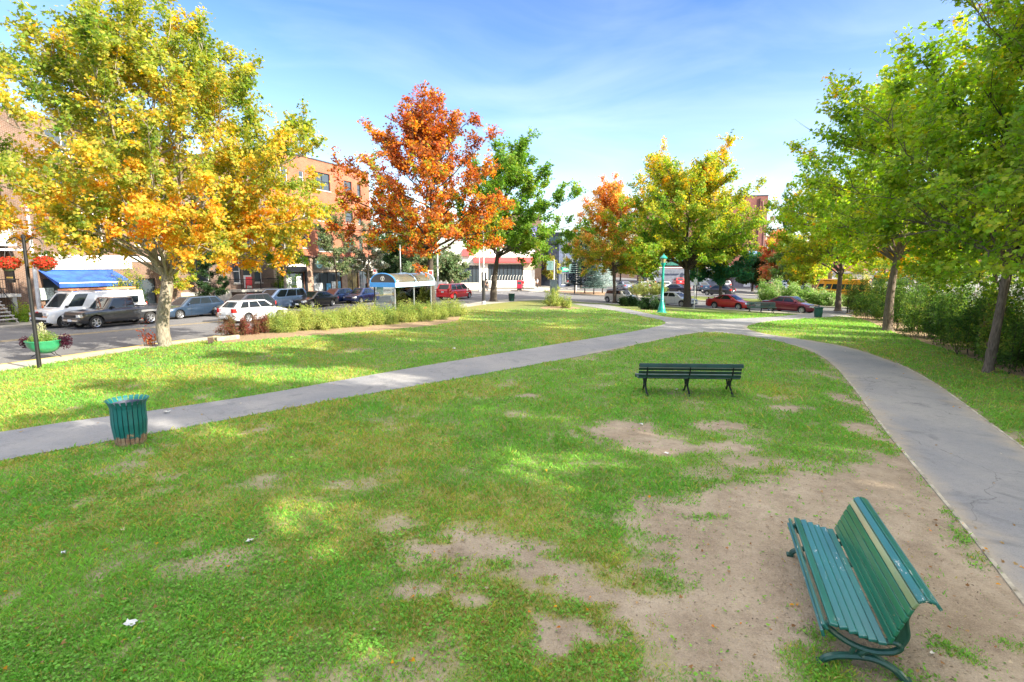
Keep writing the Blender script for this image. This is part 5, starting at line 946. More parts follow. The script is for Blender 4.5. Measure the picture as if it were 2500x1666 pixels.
def bench_scroll(loc, yaw, length, label, name='park_bench'):
    """cast-iron scroll ends, curved slatted seat and back. local x = along, y = back->front is -y to +y (front at +y)"""
    root = empty(name, (*loc, gz(*loc, LAWN_Z) - .0), yaw, label, 'bench')
    seat = [(.36, .335), (.345, .395), (.285, .425), (.215, .415), (.145, .395), (.075, .375), (.005, .36), (-.065, .35)]   # (y,z) slat centres
    ang = [1.25, .85, .12, -.28, -.28, -.22, -.16, -.08]; hl_ = length / 2
    mats = [M_SLAT] * 8
    for (y, z), a, m_ in zip(seat, ang, mats): MB().box((0, y, z), (length, .062, .028), rx=a).build('seat_slat', m_, root, bevel=.007)
    back = [(-.125, .395, -1.25), (-.15, .462, -1.22), (-.175, .528, -1.2), (-.20, .594, -1.17), (-.228, .658, -1.15), (-.255, .722, -1.0), (-.295, .770, -.5), (-.355, .778, .28), (-.405, .745, .95)]
    for i, (y, z, a) in enumerate(back): MB().box((0, y, z), (length, .062, .026), rx=a).build('back_slat', M_SLATY if i == 5 else M_SLAT if i > 5 else M_SLATB, root, bevel=.007)
    for x in ((-hl_ + .09), 0 if length > 2.2 else None, (hl_ - .09)):
        if x is None: continue
        fr = MB(); w_ = .032
        def rib(p, r_): fr.tube([(x, a, b) for a, b in p], r_, 8)
        def crv(pts, n=14):
            pts = [Vector((p[0], p[1], 0)) for p in pts]; out_ = []
            P_ = [pts[0]] + pts + [pts[-1]]
            for i in range(1, len(P_) - 2):
                for k in range(n // 2):
                    t = k / (n // 2); a, b, c, d = P_[i - 1], P_[i], P_[i + 1], P_[i + 2]; q = .5 * ((2 * b) + (-a + c) * t + (2 * a - 5 * b + 4 * c - d) * t * t + (-a + 3 * b - 3 * c + d) * t ** 3); out_.append((q.x, q.y))
            return out_ + [(pts[-1].x, pts[-1].y)]
        rib(crv([(.35, .33), (.27, .40), (.12, .355), (-.06, .315), (-.17, .33), (-.215, .29), (-.15, .235), (.0, .21), (.16, .25), (.29, .33), (.33, .38)]), .027)
        rib(crv([(-.17, .33), (-.19, .45), (-.225, .58), (-.27, .70), (-.31, .75), (-.385, .735)]), .022); rib(crv([(-.215, .29), (-.255, .40), (-.235, .55), (-.28, .69)]), .019)
        rib(crv([(.33, .0), (.31, .055), (.23, .10), (.12, .13), (.0, .145), (-.10, .13), (-.20, .08), (-.27, .01)]), .031); rib(crv([(.02, .21), (.06, .165), (.02, .14)]), .03); rib(crv([(-.12, .13), (-.03, .20)]), .02); rib(crv([(.13, .13), (.10, .225)]), .02)
        fr.prism([(-.17, .33), (-.19, .45), (-.225, .58), (-.28, .70), (-.24, .55), (-.255, .40), (-.215, .29)], x - .012, x + .012, lambda a, b, h_: (h_, a, b)); fr.box((x, .34, .012), (.075, .07, .024)).box((x, -.28, .012), (.075, .07, .024)); fr.build('bench_leg', M_IRON, root, smooth=True)
    return root
def bench_plain(loc, yaw, length, label):
    """straight slatted bench on three splayed cast-iron supports; front at +y"""
    root = empty('park_bench', (*loc, gz(*loc, LAWN_Z)), yaw, label, 'bench'); M_ = P('bench_dark_green', (0.004, 0.045, 0.042), .38, var=.2, scale=3, coat=.5); MI = P('iron_dark', (.012, .02, .025), .5, .3)
    for i, (y, z, a) in enumerate(((.30, .40, 1.0), (.27, .45, .35), (.19, .455, 0), (.11, .445, 0), (.03, .435, 0), (-.05, .43, 0), (-.13, .435, .1))): MB().box((0, y, z), (length, .07, .03), rx=a).build('seat_slat', M_, root, bevel=.006)
    for i, (y, z, a, h_) in enumerate(((-.20, .50, -1.35, .085), (-.215, .60, -1.35, .075), (-.235, .695, -1.3, .07), (-.255, .78, -1.25, .06), (-.29, .835, -.3, .085), (-.345, .80, 1.25, .09))): MB().box((0, y, z), (length, h_, .028), rx=a).build('back_slat', M_, root, bevel=.006)
    for x in (-length / 2 + .22, 0, length / 2 - .22):
        f = MB(); f.tube([(x, .30, .42), (x, .17, .30), (x, .12, .2), (x, .2, .08), (x, .28, 0)], [.022, .024, .026, .024, .03], 7); f.tube([(x, -.16, .44), (x, -.07, .30), (x, -.06, .2), (x, -.2, .1), (x, -.33, 0)], [.022, .024, .028, .026, .03], 7); f.tube([(x, .12, .2), (x, .03, .235), (x, -.06, .2)], .022, 7); f.tube([(x, .06, .42), (x, .06, .22)], .014, 6); f.tube([(x, 0, .42), (x, 0, .22)], .014, 6)
        f.tube([(x, -.15, .42), (x, -.235, .58), (x, -.285, .82)], [.024, .02, .016], 7); f.box((x, .3, .01), (.07, .08, .02)).box((x, -.35, .01), (.07, .08, .02)); f.build('bench_leg', MI, root, smooth=True)
    return root
def litter_bin(loc, label, h=.86, r0=.245, r1=.295, n=22, rz=0.0, rust=True):
    root = empty('litter_bin', (*loc, gz(*loc, LAWN_Z) - .01), rz, label, 'litter bin', 'green slatted litter bins beside the paths')
    tilt = Matrix.Rotation(.05, 3, 'X')
    for i in range(n):
        a = 6.283 * i / n; mb = MB(); w_ = .072; prof = [(r0, 0), (r0 + .015, .12), (r0 + .045, .42), (r1 - .01, .72), (r1 + .0, .78), (r1 + .03, .84), (r1 + .06, .875)]; rows = []
        for r_, z in prof:
            ww = w_ * (.86 + .14 * z / h) / 2; row = []
            for s_, o_ in ((-1, 0), (1, 0), (1, -.006), (-1, -.006)): q = ((r_ + o_) * math.cos(a) - s_ * ww * math.sin(a), (r_ + o_) * math.sin(a) + s_ * ww * math.cos(a), z * h / .86); row.append(q)
            rows.append(row)
        mb.grid(rows, closed=True); mb.f.append((0, 1, 2, 3)); mb.m.append(0); k = len(mb.v); mb.f.append((k - 4, k - 3, k - 2, k - 1)); mb.m.append(0); mb.build('slat', M_TINW if rust else M_TINW2, root)
    for z, rr in ((.06, r0 + .004), (.70 * h / .86, r1 - .022)): MB().lathe([(rr - .012, z - .02), (rr, z - .02), (rr, z + .02), (rr - .012, z + .02)], 28, close=True).build('hoop', M_TIN, root)
    ln = MB().lathe([(.001, .06), (r0 - .03, .06), (r1 - .05, .74), (r1 - .03, .80), (r1 - .055, .80), (r1 - .07, .74), (r0 - .05, .09), (.001, .09)], 28); ln.build('liner', P('liner_grey', (.08, .09, .14), .5, var=.15), root, smooth=True); return root
def rusty(name, base, amt):
    m, n, b = nmat(name); b.inputs['Roughness'].default_value = .45; t = n.nodes.new('ShaderNodeTexCoord'); s = n.nodes.new('ShaderNodeSeparateXYZ'); n.links.new(t.outputs['Object'], s.inputs[0])
    f = nn(n, t.outputs['Object'], 7, 6, .7, .2, .8, -.16, .16); a = n.nodes.new('ShaderNodeMath'); a.operation = 'ADD'; n.links.new(s.outputs[2], a.inputs[0]); n.links.new(f, a.inputs[1]); r = n.nodes.new('ShaderNodeMapRange'); r.inputs[1].default_value = amt; r.inputs[2].default_value = amt + .02; r.inputs[3].default_value = 1; r.inputs[4].default_value = 0; n.links.new(a.outputs[0], r.inputs[0])
    c = mixc(n, r.outputs[0], mixc(n, nn(n, t.outputs['Object'], 3, 5), base, tuple(.7 * k for k in base)), mixc(n, nn(n, t.outputs['Object'], 12, 5), (.22, .10, .07), (.42, .30, .19))); n.links.new(c, b.inputs['Base Color']); return m
M_TINW = rusty('bin_paint_rusty', (0.006, 0.17, 0.165), .17); M_TINW2 = rusty('bin_paint_dark', (0.008, 0.10, 0.075), .05)
def seg_prism(mb, x, pts, w_): mb.prism(pts, x - w_ / 2, x + w_ / 2, lambda a, b, h: (h, a, b))
# persons: one skinned surface each
M_SKIN = P('skin', (.55, .33, .24), .55, var=.08, scale=20)
def person(loc, yaw, label, top, bottom, hair=(.04, .025, .02), pose='walk', h=1.72, dz=WALK_Z, z=None, extra=None):
    root = empty('person', (*loc, gz(*loc, dz) if z is None else z), yaw, label, 'person'); s = h / 1.72
    if pose == 'sit': J = {'pel': (0, 0, .50), 'ch': (-.03, 0, .88), 'nk': (-.02, 0, 1.10), 'hd': (.02, 0, 1.22), 'sl': (-.03, .2, 1.02), 'el': (.1, .36, .88), 'hl': (.36, .40, .98), 'sr': (-.03, -.2, 1.02), 'er': (.12, -.24, .78), 'hr': (.38, -.15, .95), 'kl': (.45, .11, .54), 'al': (.5, .11, .1), 'tl': (.62, .11, .05), 'kr': (.45, -.11, .54), 'ar': (.5, -.11, .1), 'tr': (.62, -.11, .05)}
    else:
        a = .28 if pose == 'walk' else .05; J = {'pel': (0, 0, .94), 'ch': (.01, 0, 1.27), 'nk': (.02, 0, 1.47), 'hd': (.05, 0, 1.58), 'sl': (.0, .18, 1.40), 'el': (-.05 - a * .4, .25, 1.14), 'hl': (.04 - a * .3, .25, .90), 'sr': (0, -.18, 1.40), 'er': (.02 + a * .3, -.25, 1.14), 'hr': (.14 + a * .4, -.23, .92), 'kl': (a * .75 + .03, .1, .52), 'al': (a, .1, .09), 'tl': (a + .15, .11, .04), 'kr': (-a * .4 + .04, -.1, .50), 'ar': (-a * 1.2, -.1, .12), 'tr': (-a * 1.1 + .14, -.11, .04)}
    def skin(name, bones, mat, rad):
        names = []; [names.append(j) for b in bones for j in b if j not in names]; me = bpy.data.meshes.new(name); me.from_pydata([tuple(c * s for c in J[j]) for j in names], [(names.index(a), names.index(b)) for a, b in bones], []); o = link(name, me, mat, root)
        o.modifiers.new('skin', 'SKIN'); sb_ = o.modifiers.new('sub', 'SUBSURF'); sb_.levels = 1; sb_.render_levels = 2
        for i, j in enumerate(names): r_ = rad[j] * s; me.skin_vertices[0].data[i].radius = (r_, r_); me.skin_vertices[0].data[i].use_root = (i == 0)
        return o
    J['hdt'] = (J['hd'][0] + .01, 0, J['hd'][2] + .10)
    for sd in 'lr': # hand ends
        hx, hy, hz = J['h' + sd]; ex, ey, ez = J['e' + sd]; d = Vector((hx - ex, hy - ey, hz - ez)).normalized(); J['f' + sd] = (hx + d.x * .12, hy + d.y * .12, hz + d.z * .12); J['m' + sd] = (hx + d.x * .06, hy + d.y * .06 , hz + d.z * .06)
    skin('body', [('pel', 'ch'), ('ch', 'nk'), ('nk', 'hd'), ('hd', 'hdt'), ('ch', 'sl'), ('sl', 'el'), ('el', 'hl'), ('hl', 'ml'), ('ml', 'fl'), ('ch', 'sr'), ('sr', 'er'), ('er', 'hr'), ('hr', 'mr'), ('mr', 'fr'), ('pel', 'kl'), ('kl', 'al'), ('al', 'tl'), ('pel', 'kr'), ('kr', 'ar'), ('ar', 'tr')], M_SKIN, dict(pel=.13, ch=.13, nk=.05, hd=.085, hdt=.075, sl=.06, el=.042, hl=.03, ml=.04, fl=.02, sr=.06, er=.042, hr=.03, mr=.04, fr=.02, kl=.06, al=.04, tl=.035, kr=.06, ar=.04, tr=.035))
    skin('shirt', [('pel', 'ch'), ('ch', 'nk2'), ('ch', 'sl'), ('sl', 'el'), ('ch', 'sr'), ('sr', 'er')] if J.setdefault('nk2', (J['nk'][0], 0, J['nk'][2] - .06)) else [], P('cloth_%d' % (hash(label) % 9999), top, .85, var=.15), dict(pel=.15, ch=.155, nk2=.075, sl=.075, el=.055, sr=.075, er=.055))
    J['pel2'] = (J['pel'][0], 0, J['pel'][2] + .03); skin('trousers', [('pel2', 'kl'), ('kl', 'al'), ('pel2', 'kr'), ('kr', 'ar')], P('cloth_b%d' % (hash(label) % 9999), bottom, .85, var=.15), dict(pel2=.15, kl=.078, al=.055, kr=.078, ar=.055))
    hx, _, hz = J['hdt']; hb = MB().lathe([(.001, .13), (.06, .118), (.095, .07), (.10, .0), (.085, -.06)], 14, (0, 0, 0)); hb.build('hair', P('hair_%d' % int(hair[0] * 999), hair, .6), root, smooth=True, loc=((hx - .015) * s, 0, (hz - .015) * s))
    return root
# ------------------------------------------------------------------ placing the street furniture
near = bench_scroll((3.27, 4.87), R(70), 2.0, 'weathered green slatted bench with scroll iron legs on bare earth beside the path'); NB = near
mb_ = G(1676, 960); bench_plain(mb_, R(-3), 2.65, 'dark green slatted bench alone in the middle of the lawn, seen from behind'); 
fb = G(1858, 763); fbn = bench_plain(fb, R(180 - 14), 2.3, 'green bench with three black legs in front of the maroon car')
litter_bin(G(321, 1081), 'teal slatted litter bin with rusty foot beside the left path', h=.86)
litter_bin(G(1997, 776), 'dark green slatted litter bin by the far end of the right path', h=.80, rust=False)
gb = G(1249, 735, WALK_Z); r_ = empty('litter_bin', (*gb, gz(*gb, WALK_Z)), 0, 'plain dark green barrel bin on the far pavement by the junction', 'litter bin'); MB().lathe([(.001, 0), (.26, 0), (.28, .06), (.33, .70), (.35, .72), (.35, .76), (.30, .76), (.28, .70), (.22, .1), (.001, .1)], 20).build('barrel', P('barrel_green', (.006, .06, .045), .4, var=.15), r_, smooth=True); MB().lathe([(.335, .30), (.345, .31), (.345, .34), (.335, .35)], 20).build('hoop', M_TRIM, r_)
# park lamp
lp = G(1615, 764); lr_ = empty('street_lamp', (*lp, gz(*lp, LAWN_Z)), 0, 'turquoise cast-iron park lamp beside the path junction', 'street lamp')
MB().lathe([(.001, 0), (.42, 0), (.42, .06), (.33, .07), (.33, .12), (.30, .16)], 8).build('foot', M_TEAL, lr_); MB().lathe([(.28, .13), (.27, .35), (.24, .42), (.20, .60), (.135, .85), (.12, .98), (.10, 1.0)], 16).build('base', M_TEAL, lr_, smooth=True)
MB().lathe([(.13, .98), (.15, 1.02), (.13, 1.07), (.105, 1.1), (.10, 2.2), (.09, 3.30), (.12, 3.33), (.12, 3.37), (.085, 3.40), (.08, 3.48), (.15, 3.62), (.18, 3.72), (.18, 3.76), (.001, 3.76)], 16).build('pole', M_TEAL, lr_, smooth=True)
MB().lathe([(.15, 3.765), (.19, 3.95), (.215, 4.08), (.001, 4.08)], 12).build('lantern_glass', P('lantern_glass', (.40, .34, .16), .15, coat=1), lr_, smooth=True); MB().lathe([(.27, 4.08), (.28, 4.14), (.22, 4.20), (.13, 4.30), (.05, 4.34), (.04, 4.42), (.001, 4.45)], 16).build('cap', M_TEAL, lr_, smooth=True)
for a in range(4): MB().tube([(.155 * math.cos(a * 1.571 + .6), .155 * math.sin(a * 1.571 + .6), 3.76), (.225 * math.cos(a * 1.571 + .6), .225 * math.sin(a * 1.571 + .6), 4.085)], .012, 5).build('lantern_rib', M_TEAL, lr_)
# black pole with two hanging flower baskets
pp = G(97, 901, LAWN_Z); pz = gz(*pp, LAWN_Z); pr2 = empty('basket_pole', (*pp, pz), R(-8), 'slim black pole with two bracket arms at the left kerb', 'pole')
MB().tube([(0, 0, 0), (0, 0, 2.2), (0, 0, 4.25)], [.065, .055, .048], 10).build('pole', M_BLACK, pr2, smooth=True); MB().lathe([(.001, 4.25), (.07, 4.25), (.07, 4.3), (.03, 4.36), (.001, 4.38)], 10).build('finial', M_BLACK, pr2)
for sd in (-1, 1):
    MB().tube([(0, 0, 4.1), (sd * .30, 0, 4.28), (sd * .6, 0, 4.2), (sd * .68, 0, 4.05)], .016, 6).tube([(0, 0, 3.75), (sd * .25, 0, 4.0), (sd * .32, 0, 4.26)], .012, 6).build('bracket', M_BLACK, pr2)
    c_, s_ = math.cos(R(-8)), math.sin(R(-8)); bx, by = pp[0] + sd * .68 * c_, pp[1] + sd * .68 * s_
    hb_ = empty('flower_basket', (bx, by, pz), 0, 'hanging basket of red flowers %s' % ('in front of the white balcony building' if sd < 0 else 'in front of the blue awning'), 'flower basket', 'hanging baskets of red flowers')
    MB().lathe([(.001, 3.18), (.14, 3.22), (.21, 3.36), (.22, 3.42)], 14).build('bowl', P('moss', (.05, .06, .02), .95), hb_, smooth=True); MB().tube([(0, 0, 4.06), (.16, .05, 3.45)], .006, 4).tube([(0, 0, 4.06), (-.16, .05, 3.45)], .006, 4).tube([(0, 0, 4.06), (0, -.17, 3.45)], .006, 4).build('hanger', M_BLACK, hb_)
    rg = np.random.default_rng(8 + sd); N = 1500; p_ = rg.normal(size=(N, 3)); p_ = unit(p_) * np.array([.34, .34, .22]) * rg.uniform(.5, 1, (N, 1)) + np.array([0, 0, 3.46]); V = leaf_cards(rg, p_, unit(p_ - np.array([0, 0, 3.4])) + rg.normal(size=(N, 3)) * .5, rg.uniform(.04, .085, N), TRI5); cc = np.where(rg.uniform(size=(N, 1)) < .78, np.array([(.62, .07, .035)]), np.array([(.10, .14, .03)])) * rg.uniform(.5, 1.3, (N, 1)); soup('flowers', V, 6, LEAF, cc, hb_)
# green bowl planter on wire stand
pl = G(113, 872, WALK_Z); pt = empty('flower_planter', (*pl, gz(*pl, WALK_Z)), .2, 'green bowl planter with mixed plants on the kerb by the black pole', 'planter')
MB().lathe([(.001, .14), (.18, .15), (.38, .26), (.52, .44), (.56, .60), (.58, .62), (.58, .65), (.53, .65), (.50, .60), (.001, .58)], 28).build('bowl', P('bowl_green', (.02, .26, .11), .35, var=.1, coat=.6), pt, smooth=True)
for a in range(4): MB().tube([(.30 * math.cos(a * 1.571), .30 * math.sin(a * 1.571), .22), (.34 * math.cos(a * 1.571), .34 * math.sin(a * 1.571), .1), (.5 * math.cos(a * 1.571), .5 * math.sin(a * 1.571), 0)], .014, 5).build('leg', M_BLACK, pt)
rg = np.random.default_rng(77)
for nm, cx, rr, hh, n_, cs, sz in (('foliage', 0, .5, .42, 2200, [(.22, .34, .06), (.35, .42, .10), (.12, .22, .05)], .06), ('grass_plume', -.05, .22, .75, 700, [(.60, .58, .40), (.5, .5, .3)], .10), ('purple_leaves', .66, .26, .30, 1000, [(.05, .015, .03), (.09, .02, .04)], .07), ('purple_leaves', -.62, .20, .24, 700, [(.10, .02, .035), (.05, .015, .03)], .07)):
    p_ = unit(rg.normal(size=(n_, 3))) * rg.uniform(.2, 1, (n_, 1)) * np.array([rr, rr * .8, hh]); p_[:, 2] = np.abs(p_[:, 2]) + .6 if nm != 'purple_leaves' else p_[:, 2] + .58; p_[:, 0] += cx; V = leaf_cards(rg, p_, rg.normal(size=(n_, 3)) + np.array([0, 0, .6]), sz * rg.uniform(.6, 1.3, n_), TRI5 if nm != 'grass_plume' else QUAD, None if nm != 'grass_plume' else np.tile([0, 0, 1.5], (n_, 1)), .5)
    soup(nm, V, V.shape[1], LEAF, np.array(cs)[rg.integers(0, len(cs), n_)] * rg.uniform(.6, 1.3, (n_, 1)), pt)
# tall pale street light poles
M_GALV = P('galvanised', (.55, .56, .57), .45, .3, .1)
def light_pole(loc, h, r, label, arm=None, dz=WALK_Z, mat=M_GALV):
    o = empty('street_light', (*loc, gz(*loc, dz)), 0, label, 'street light'); MB().tube([(0, 0, 0), (0, 0, h)], [r, r * .6], 10).build('pole', mat, o, smooth=True); MB().lathe([(r * 1.7, 0), (r * 1.7, .25), (r * 1.05, .35)], 12).build('base', mat, o)
    if arm: a = arm; MB().tube([(0, 0, h - .3), (a[0] * .4, a[1] * .4, h + .5), (a[0], a[1], h + .7)], r * .4, 7).build('arm', mat, o); MB().box((a[0] * 1.15, a[1] * 1.15, h + .68), (.6, .3, .12), rz=math.atan2(a[1], a[0])).build('lamp_head', mat, o, bevel=.04)
    return o
light_pole(K(4.0, 16.1), 9.5, .12, 'tall pale concrete light pole in front of the brown brick building', (1.6, -.7)); light_pole((-14.0, 67.5), 6.2, .09, 'thin white post behind the bus shelter')
light_pole((-9.2, 66.5), 8.5, .12, 'grey light pole behind the red maple', (1.5, -1)); light_pole(AT(1171, 76), 5.0, .11, 'white lamp post with globe on the far pavement'); 
o = light_pole(AT(1181, 50.5), 9.0, .12, 'tall grey light pole with a dark wrapped foot beside the green maple', (-.5, 1.6)); MB().lathe([(.155, .3), (.16, .35), (.155, 2.2), (.12, 2.25)], 12).build('wrap', M_TRIM, o)
gp = AT(1175, 75.9)
for u, Y, lab in ((918, 62, 'white parking sign post behind the left end of the bus shelter'), (1053, 41.5, 'white sign post against the red maple trunk')):
    o = empty('sign_post', (*AT(u, Y), gz(*AT(u, Y), WALK_Z)), 0, lab, 'sign post'); MB().tube([(0, 0, 0), (0, 0, 3.3)], .035, 6).build('post', M_GALV, o); MB().box((0, -.05, 3.0), (.4, .02, .55)).build('sign_plate', M_WHITE, o); MB().box((0, -.066, 3.05), (.26, .008, .3)).build('sign_symbol', P('sign_redring', (.6, .1, .1), .5, var=.4, scale=12), o)
# signal control cabinet and traffic lights
cbp = AT(1351, 60.5); o = empty('signal_cabinet', (*cbp, gz(*cbp, LAWN_Z)), 0, 'grey signal cabinet mounted on a thin blue-grey post', 'cabinet'); M_CAB = P('cabinet_grey', (.30, .36, .42), .4, .3, .1)
MB().tube([(.25, 0, 0), (.25, 0, 4.2)], .07, 8).build('post', M_CAB, o); MB().bb(-.42, .40, -.35, -.06, .78, 2.14).build('cabinet_box', M_CAB, o, bevel=.02); MB().bb(-.46, .44, -.38, -.03, 2.145, 2.2).build('cabinet_lid', P('cab_lid', (.5, .52, .53), .4, .3), o); MB().bb(-.30, -.26, -.375, -.352, 1.3, 1.5).build('door_handle', M_TRIM, o)
tlm = P('signal_teal', (.16, .28, .26), .5)
def signal(u, Y, label, hz=4.3):
    o = empty('traffic_light', (*AT(u, Y), gz(*AT(u, Y), WALK_Z)), 0, label, 'traffic light'); MB().tube([(0, 0, 0), (0, 0, hz + .6)], .09, 8).build('post', M_GALV, o); MB().bb(-1.2, -.14, -.2, .15, hz - 1.1, hz + .35).build('signal_housing', tlm, o, bevel=.05)
    for k in range(3): MB().lathe([(.16, -.24), (.16, -.2), (.001, -.19)], 12, (-.68, 0, hz - .75 + k * .42), axis='Y').build('signal_lens', M_TRIM, o)
signal(1352, 86, 'traffic light with teal housing at the junction'); signal(1406, 84, 'traffic light showing red by the spruces', 3.9)
# bus shelter
bp_ = np.array([-7.95, 36.3]); SL, SW_ = 4.8, 1.75; o = empty('bus_shelter', (*bp_, gz(*bp_, WALK_Z)), ANG, 'glass bus shelter with blue fascia and arched roof beside the street', 'bus shelter')
M_SHB = P('shelter_blue', (.05, .27, .66), .4, var=.06, coat=.4); M_SHW = P('shelter_white', (.50, .72, .92), .4, var=.05); M_SMK = P('roof_smoked', (.12, .115, .085), .25, var=.15, coat=.5); M_SFR = P('shelter_frame', (.45, .47, .50), .35, .6)
for x in (0.04, SL / 2, SL - .04):
    for y in (0.04, SW_ - .04):
        if x == SL / 2 and y > .1: continue
        MB().box((x, y, 1.07), (.07, .07, 2.14)).build('post', M_SFR if y < .1 else M_TRIM, o, bevel=.006)
EZ = 2.12; MB().bb(-.18, SL + .18, -.2, -.12, EZ, EZ + .32).build('fascia', M_SHW, o, bevel=.02); MB().bb(-.18, SL + .18, SW_ + .12, SW_ + .2, EZ, EZ + .32).build('fascia', M_SHB, o, bevel=.02)
for x in (-.18, SL + .10): MB().bb(x, x + .08, -.118, SW_ + .118, EZ, EZ + .32).build('fascia', M_SHB, o, bevel=.02)
arc = [(SW_ / 2 + (SW_ / 2 + .16) * math.cos(t), EZ + .32 + .62 * math.sin(t)) for t in np.linspace(0, math.pi, 17)]
rf = MB(); rf.grid([[(x, a, b - .012) for a, b in arc] for x in np.linspace(-.12, SL + .12, 6)]); ro = rf.build('roof', M_SMK, o, smooth=True, fix=False); so2 = ro.modifiers.new('thick', 'SOLIDIFY'); so2.thickness = .02
for x in (-.14, SL / 2, SL + .14): MB().tube([(x, a, b) for a, b in arc], .045, 6).build('roof_rib', M_SHB if x < 0 else M_SHW, o)
eo = MB().add([(-.15, a, b) for a, b in arc], [tuple(range(len(arc)))]).build('end_panel', P('end_smoke', (.045, .045, .05), .3, coat=.5), o, fix=False)
lg = MB().lathe([(.13, -.165), (.16, -.165), (.16, -.16), (.13, -.16)], 20, axis='Y', close=True); lg.box((0, -.163, -.03), (.05, .008, .15)).box((0, -.163, .05), (.16, .008, .045)).box((.06, -.163, .09), (.11, .008, .04), ry=-.7); lgo = lg.build('emblem', M_WHITE, eo); lgo.rotation_euler = (0, 0, -math.pi / 2); lgo.location = (0, SW_ / 2, EZ + .60)
CG = clear_glass()
for x0, x1 in ((.09, SL / 2 - .05), (SL / 2 + .05, SL - .09)): MB().bb(x0, x1, .035, .045, .12, EZ - .02).build('glass_panel', CG, o)
MB().bb(.035, .045, .09, SW_ - .09, .12, EZ - .02).build('glass_panel', CG, o); MB().bb(SL - .045, SL - .035, .09, SW_ - .09, .12, EZ - .02).build('glass_panel', CG, o)
M_REDR = P('red_rail', (.62, .10, .06), .5); MB().bb(.1, SL - .1, .0, .03, .42, .5).build('rail', M_REDR, o); MB().bb(.0, .03, .1, SW_ - .1, .42, .5).build('rail', M_REDR, o)
sb = empty('bus_stop_sign', (*K(21.5, -1.0), gz(*K(21.5, -1.0), WALK_Z)), ANG, 'small blue and white bus stop sign on a black post beyond the shelter', 'sign'); MB().tube([(0, 0, 0), (0, 0, 1.9)], .045, 8).build('post', M_BLACK, sb); MB().box((0, 0, 1.65), (.32, .05, .5)).build('sign_plate', M_WHITE, sb, bevel=.02); MB().box((-.12, -.028, 1.65), (.08, .006, .46)).build('sign_stripe', M_SHB, sb)
# stump, timber edge, rail barrier
sp = G(515, 840); o = empty('stump', (*sp, gz(*sp, LAWN_Z)), .3, 'short dark timber post at the kerb beside the red barberry bush', 'post'); MB().box((0, 0, .14), (.2, .2, .30)).build('post', P('timber_old', (.09, .06, .045), .9, var=.3), o, bevel=.02); MB().box((0, 0, .30), (.21, .21, .03)).build('post_top', P('timber_cut', (.30, .25, .17), .9), o, bevel=.01)
sp = G(545, 832); o = empty('timber_edging', (*sp, gz(*sp, LAWN_Z)), R(60), 'pale timber beam lying at the end of the hedge bed', 'timber beam'); tag(MB().box((.2, 0, .09), (1.1, .22, .2)).build('beam', P('timber_pale', (.40, .34, .24), .9, var=.25), o, bevel=.02))
# fence round the car park
def iron_fence(a, b, label, h=1.3, n=60, dz=LAWN_Z):
    a, b = np.array(a), np.array(b); L_ = np.linalg.norm(b - a); ang = math.atan2(*(b - a)[::-1]); o = empty('iron_fence', (a[0], a[1], gz(*a, dz)), ang, label, 'fence'); z1 = gz(*b, dz) - gz(*a, dz)
    r_ = MB(); [r_.tube([(0, 0, q * h), (L_, 0, q * h + z1)], .022, 5) for q in (.14, .95)]; r_.build('rail', M_BLACK, o); p_ = MB()
    for i in range(n): x = L_ * (i + .5) / n; p_.box((x, 0, h * .55 + z1 * x / L_), (.022, .022, h * .85))
    p_.build('bars', M_BLACK, o)
    for i in range(int(L_ / 3) + 1): x = 3 * i; MB().box((x, 0, h * .5 + z1 * x / L_), (.07, .07, h * 1.1)).build('fence_post', M_BLACK, o)
iron_fence(Q(14, 83), Q(-6, 84), 'black iron railing along the edge of the car park', n=100); iron_fence(G(2068, 764), G(2110, 768), 'short black wire fence at the corner of the thicket', 1.1, 22)
# thin poles near the white car
for u, Y, h_, lab, m_ in ((1695, 49.5, 2.9, 'thin pale post beside the white car', M_GALV), (1699, 60.0, 5.6, 'thin dark pole on the traffic island behind the white car', M_BLACK)):
    o = empty('sign_post', (*AT(u, Y), gz(*AT(u, Y), WALK_Z)), 0, lab, 'post'); MB().tube([(0, 0, 0), (0, 0, h_)], .05, 7).build('post', m_, o); MB().box((0, -.06, h_ - .4), (.35, .02, .5)).build('sign_plate', M_TRIM if m_ is M_BLACK else M_GALV, o)
# far-side bits: green bench, advert board, bins, newspaper box, cone
gb2 = G(1150, 700, WALK_Z); b2 = bench_plain(gb2, R(5), 2.0, 'light green bench against the white corner building'); 
def cone(loc, label): o = empty('traffic_cone', (*loc, gz(*loc, WALK_Z)), 0, label, 'traffic cone'); MB().box((0, 0, .02), (.4, .4, .04)).build('base', M_TRIM, o); MB().lathe([(.16, .04), (.04, 1.0), (.001, 1.0)], 12).build('cone', P('cone_orange', (.8, .16, .03), .6), o, smooth=True); MB().lathe([(.115, .45), (.09, .62)], 12).build('cone_band', M_WHITE, o)
cone(K(4.9, 17.6), 'tall orange traffic marker cone outside the cafe')
o = empty('advert_board', (*K(41.3, 17.8), gz(*K(41.3, 17.8), WALK_Z)), ANG + .3, 'pale notice board with photos on the corner by the shops', 'notice board'); MB().bb(-.5, .5, -.05, .05, .5, 2.6).build('board', M_WHITE, o, bevel=.02); MB().bb(-.1, .42, -.06, -.051, .8, 2.4).build('notice', M_POST, o); MB().bb(-.42, -.16, -.06, -.051, .9, 2.3).build('notice', P('notice_photo', (.12, .16, .35), .5, var=.6, scale=5), o)
MB().tube([(-.4, 0, 0), (-.4, 0, .5)], .03, 6).tube([(.4, 0, 0), (.4, 0, .5)], .03, 6).build('leg', M_GALV, o)
